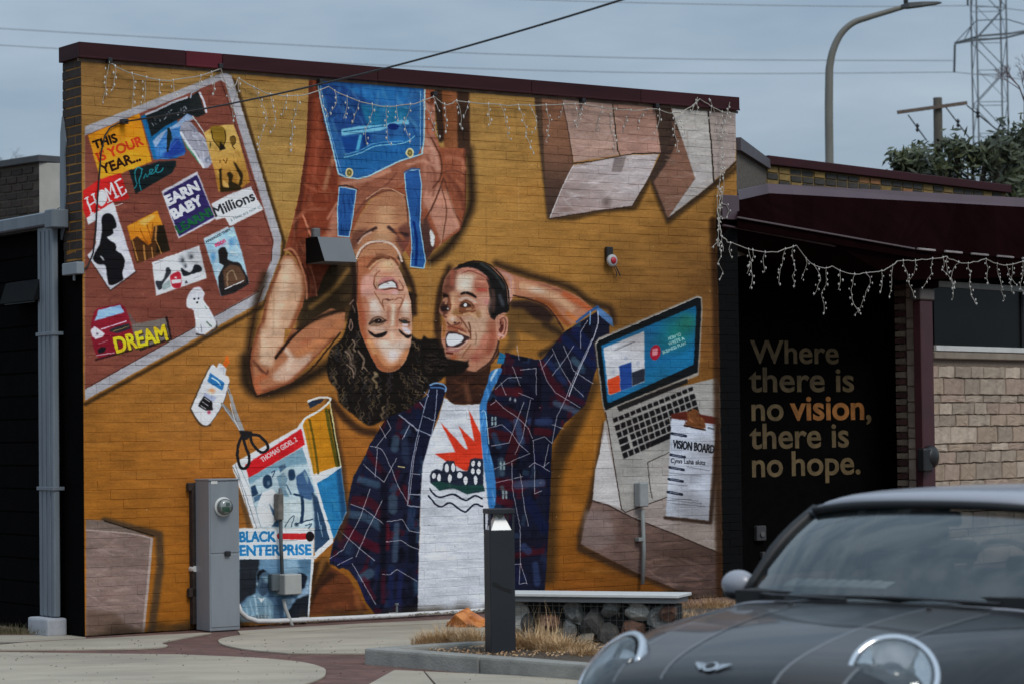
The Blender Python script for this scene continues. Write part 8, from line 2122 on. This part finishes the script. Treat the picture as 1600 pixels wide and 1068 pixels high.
# mirrors
for s in (-1, 1):
    mc = Matrix.Translation((s*.825, 1.68, .990)) @ Matrix.Diagonal((.078, .06, .060, 1))
    bm = bmesh.new(); bmesh.ops.create_uvsphere(bm, u_segments=20, v_segments=12, radius=1)
    for v in bm.verts:
        if v.co.y > .55: v.co.y = .55
    bm.transform(mc); me = bpy.data.meshes.new('mirror_cap'); bm.to_mesh(me); bm.free(); me.materials.append(M_roofp); me.polygons.foreach_set('use_smooth', [True]*len(me.polygons)); linkmesh('mirror_cap', me, car)
    mc2 = Matrix.Translation((s*.825, 1.685, .955)) @ Matrix.Diagonal((.074, .058, .034, 1)); bm = bmesh.new(); bmesh.ops.create_uvsphere(bm, u_segments=16, v_segments=10, radius=1); bm.transform(mc2); me = bpy.data.meshes.new('mirror_base'); bm.to_mesh(me); bm.free(); me.materials.append(M_trim); me.polygons.foreach_set('use_smooth', [True]*len(me.polygons)); linkmesh('mirror_base', me, car)
    MB().tube([(s*.77, 1.68, .940), (s*.80, 1.68, .950), (s*.82, 1.68, .96)], .022, 6).build('mirror_stalk', M_trim, car)
# cabin
MB().box(-.68, .68, 1.40, 3.3, .90, .985).build('cabin_floor', M_int, car)
ds = MB(); ds.grid([[(x, 1.37+.26*abs(x/.7)**2.4+dy, .972+dz) for x in np.linspace(-.68, .68, 13)] for dy, dz in ((0, 0), (.15, .012), (.30, .025), (.36, -.03))]); ds.build('dashboard', M_int, car, smooth=True)
def rect(x0, x1, y, z0, z1, nm, th=.10, mm=M_int, bv=.04): return MB().box(x0, x1, y, y+th, z0, z1).build(nm, mm, car, bevel=bv, seg=3, smooth=False)
for s in (-1, 1):
    rect(s*.33-.20, s*.33+.20, 2.25, .95, 1.10, 'seat_back', mm=M_seat); rect(s*.33-.11, s*.33+.11, 2.27, 1.11, 1.24, 'headrest', .09, M_seat)
for s in (-1, 0, 1): rect(s*.42-.09, s*.42+.09, 2.95, 1.02, 1.13, 'rear_headrest', .07, M_seat)
sw = [(.33+.175*math.cos(t), 1.86-.06*math.sin(t), 1.02+.165*math.sin(t)) for t in np.linspace(0, 2*math.pi, 25)]
MB().tube(sw, .014, 6, cap=False).build('steering_wheel', M_int, car)
MB().box(-.12, .12, 1.86, 1.885, 1.235, 1.30).build('interior_mirror', M_trim, car, bevel=.02)
cd = MB(); k0 = Vector((-.16, 1.49, 1.006))
for k in range(8): cd.add([k0+Vector((-.33+k*.052, .0, 0)), k0+Vector((-.33+k*.052+.036, .0, 0)), k0+Vector((-.33+k*.052+.052, .05, .024)), k0+Vector((-.33+k*.052+.016, .05, .024))], [(0, 1, 2, 3)])
cd.add([k0+Vector((-.35, -.0, -.004)), k0+Vector((.12, .0, -.004)), k0+Vector((.14, .055, .020)), k0+Vector((-.33, .055, .020))], [(0, 1, 2, 3)])
cd.build('striped_card', M_card, car)
# wipers and scuttle
MB().tube([(.50, 1.39, .960), (.10, 1.305, .978), (-.34, 1.33, .974)], .008, 5).build('wiper', M_trim, car)
MB().tube([(-.10, 1.27, .968), (-.45, 1.33, .972), (-.66, 1.47, .972)], .008, 5).build('wiper', M_trim, car)
sc_b = MB(); sc_b.grid([[tuple(top(u*.69, 1.255+.25*abs(u)**2.4, .003)) for u in np.linspace(-1, 1, 15)], [tuple(top(u*.70, 1.34+.27*abs(u)**2.4, .006)) for u in np.linspace(-1, 1, 15)]]); sc_b.build('scuttle_panel', M_trim, car, smooth=True)
for s in (-.30, .30): MB().lathe([(.012, 0), (.010, .012), (.004, .014)], 8, Matrix.Translation(top(s, 1.18, 0))).build('washer_jet', M_trim, car)
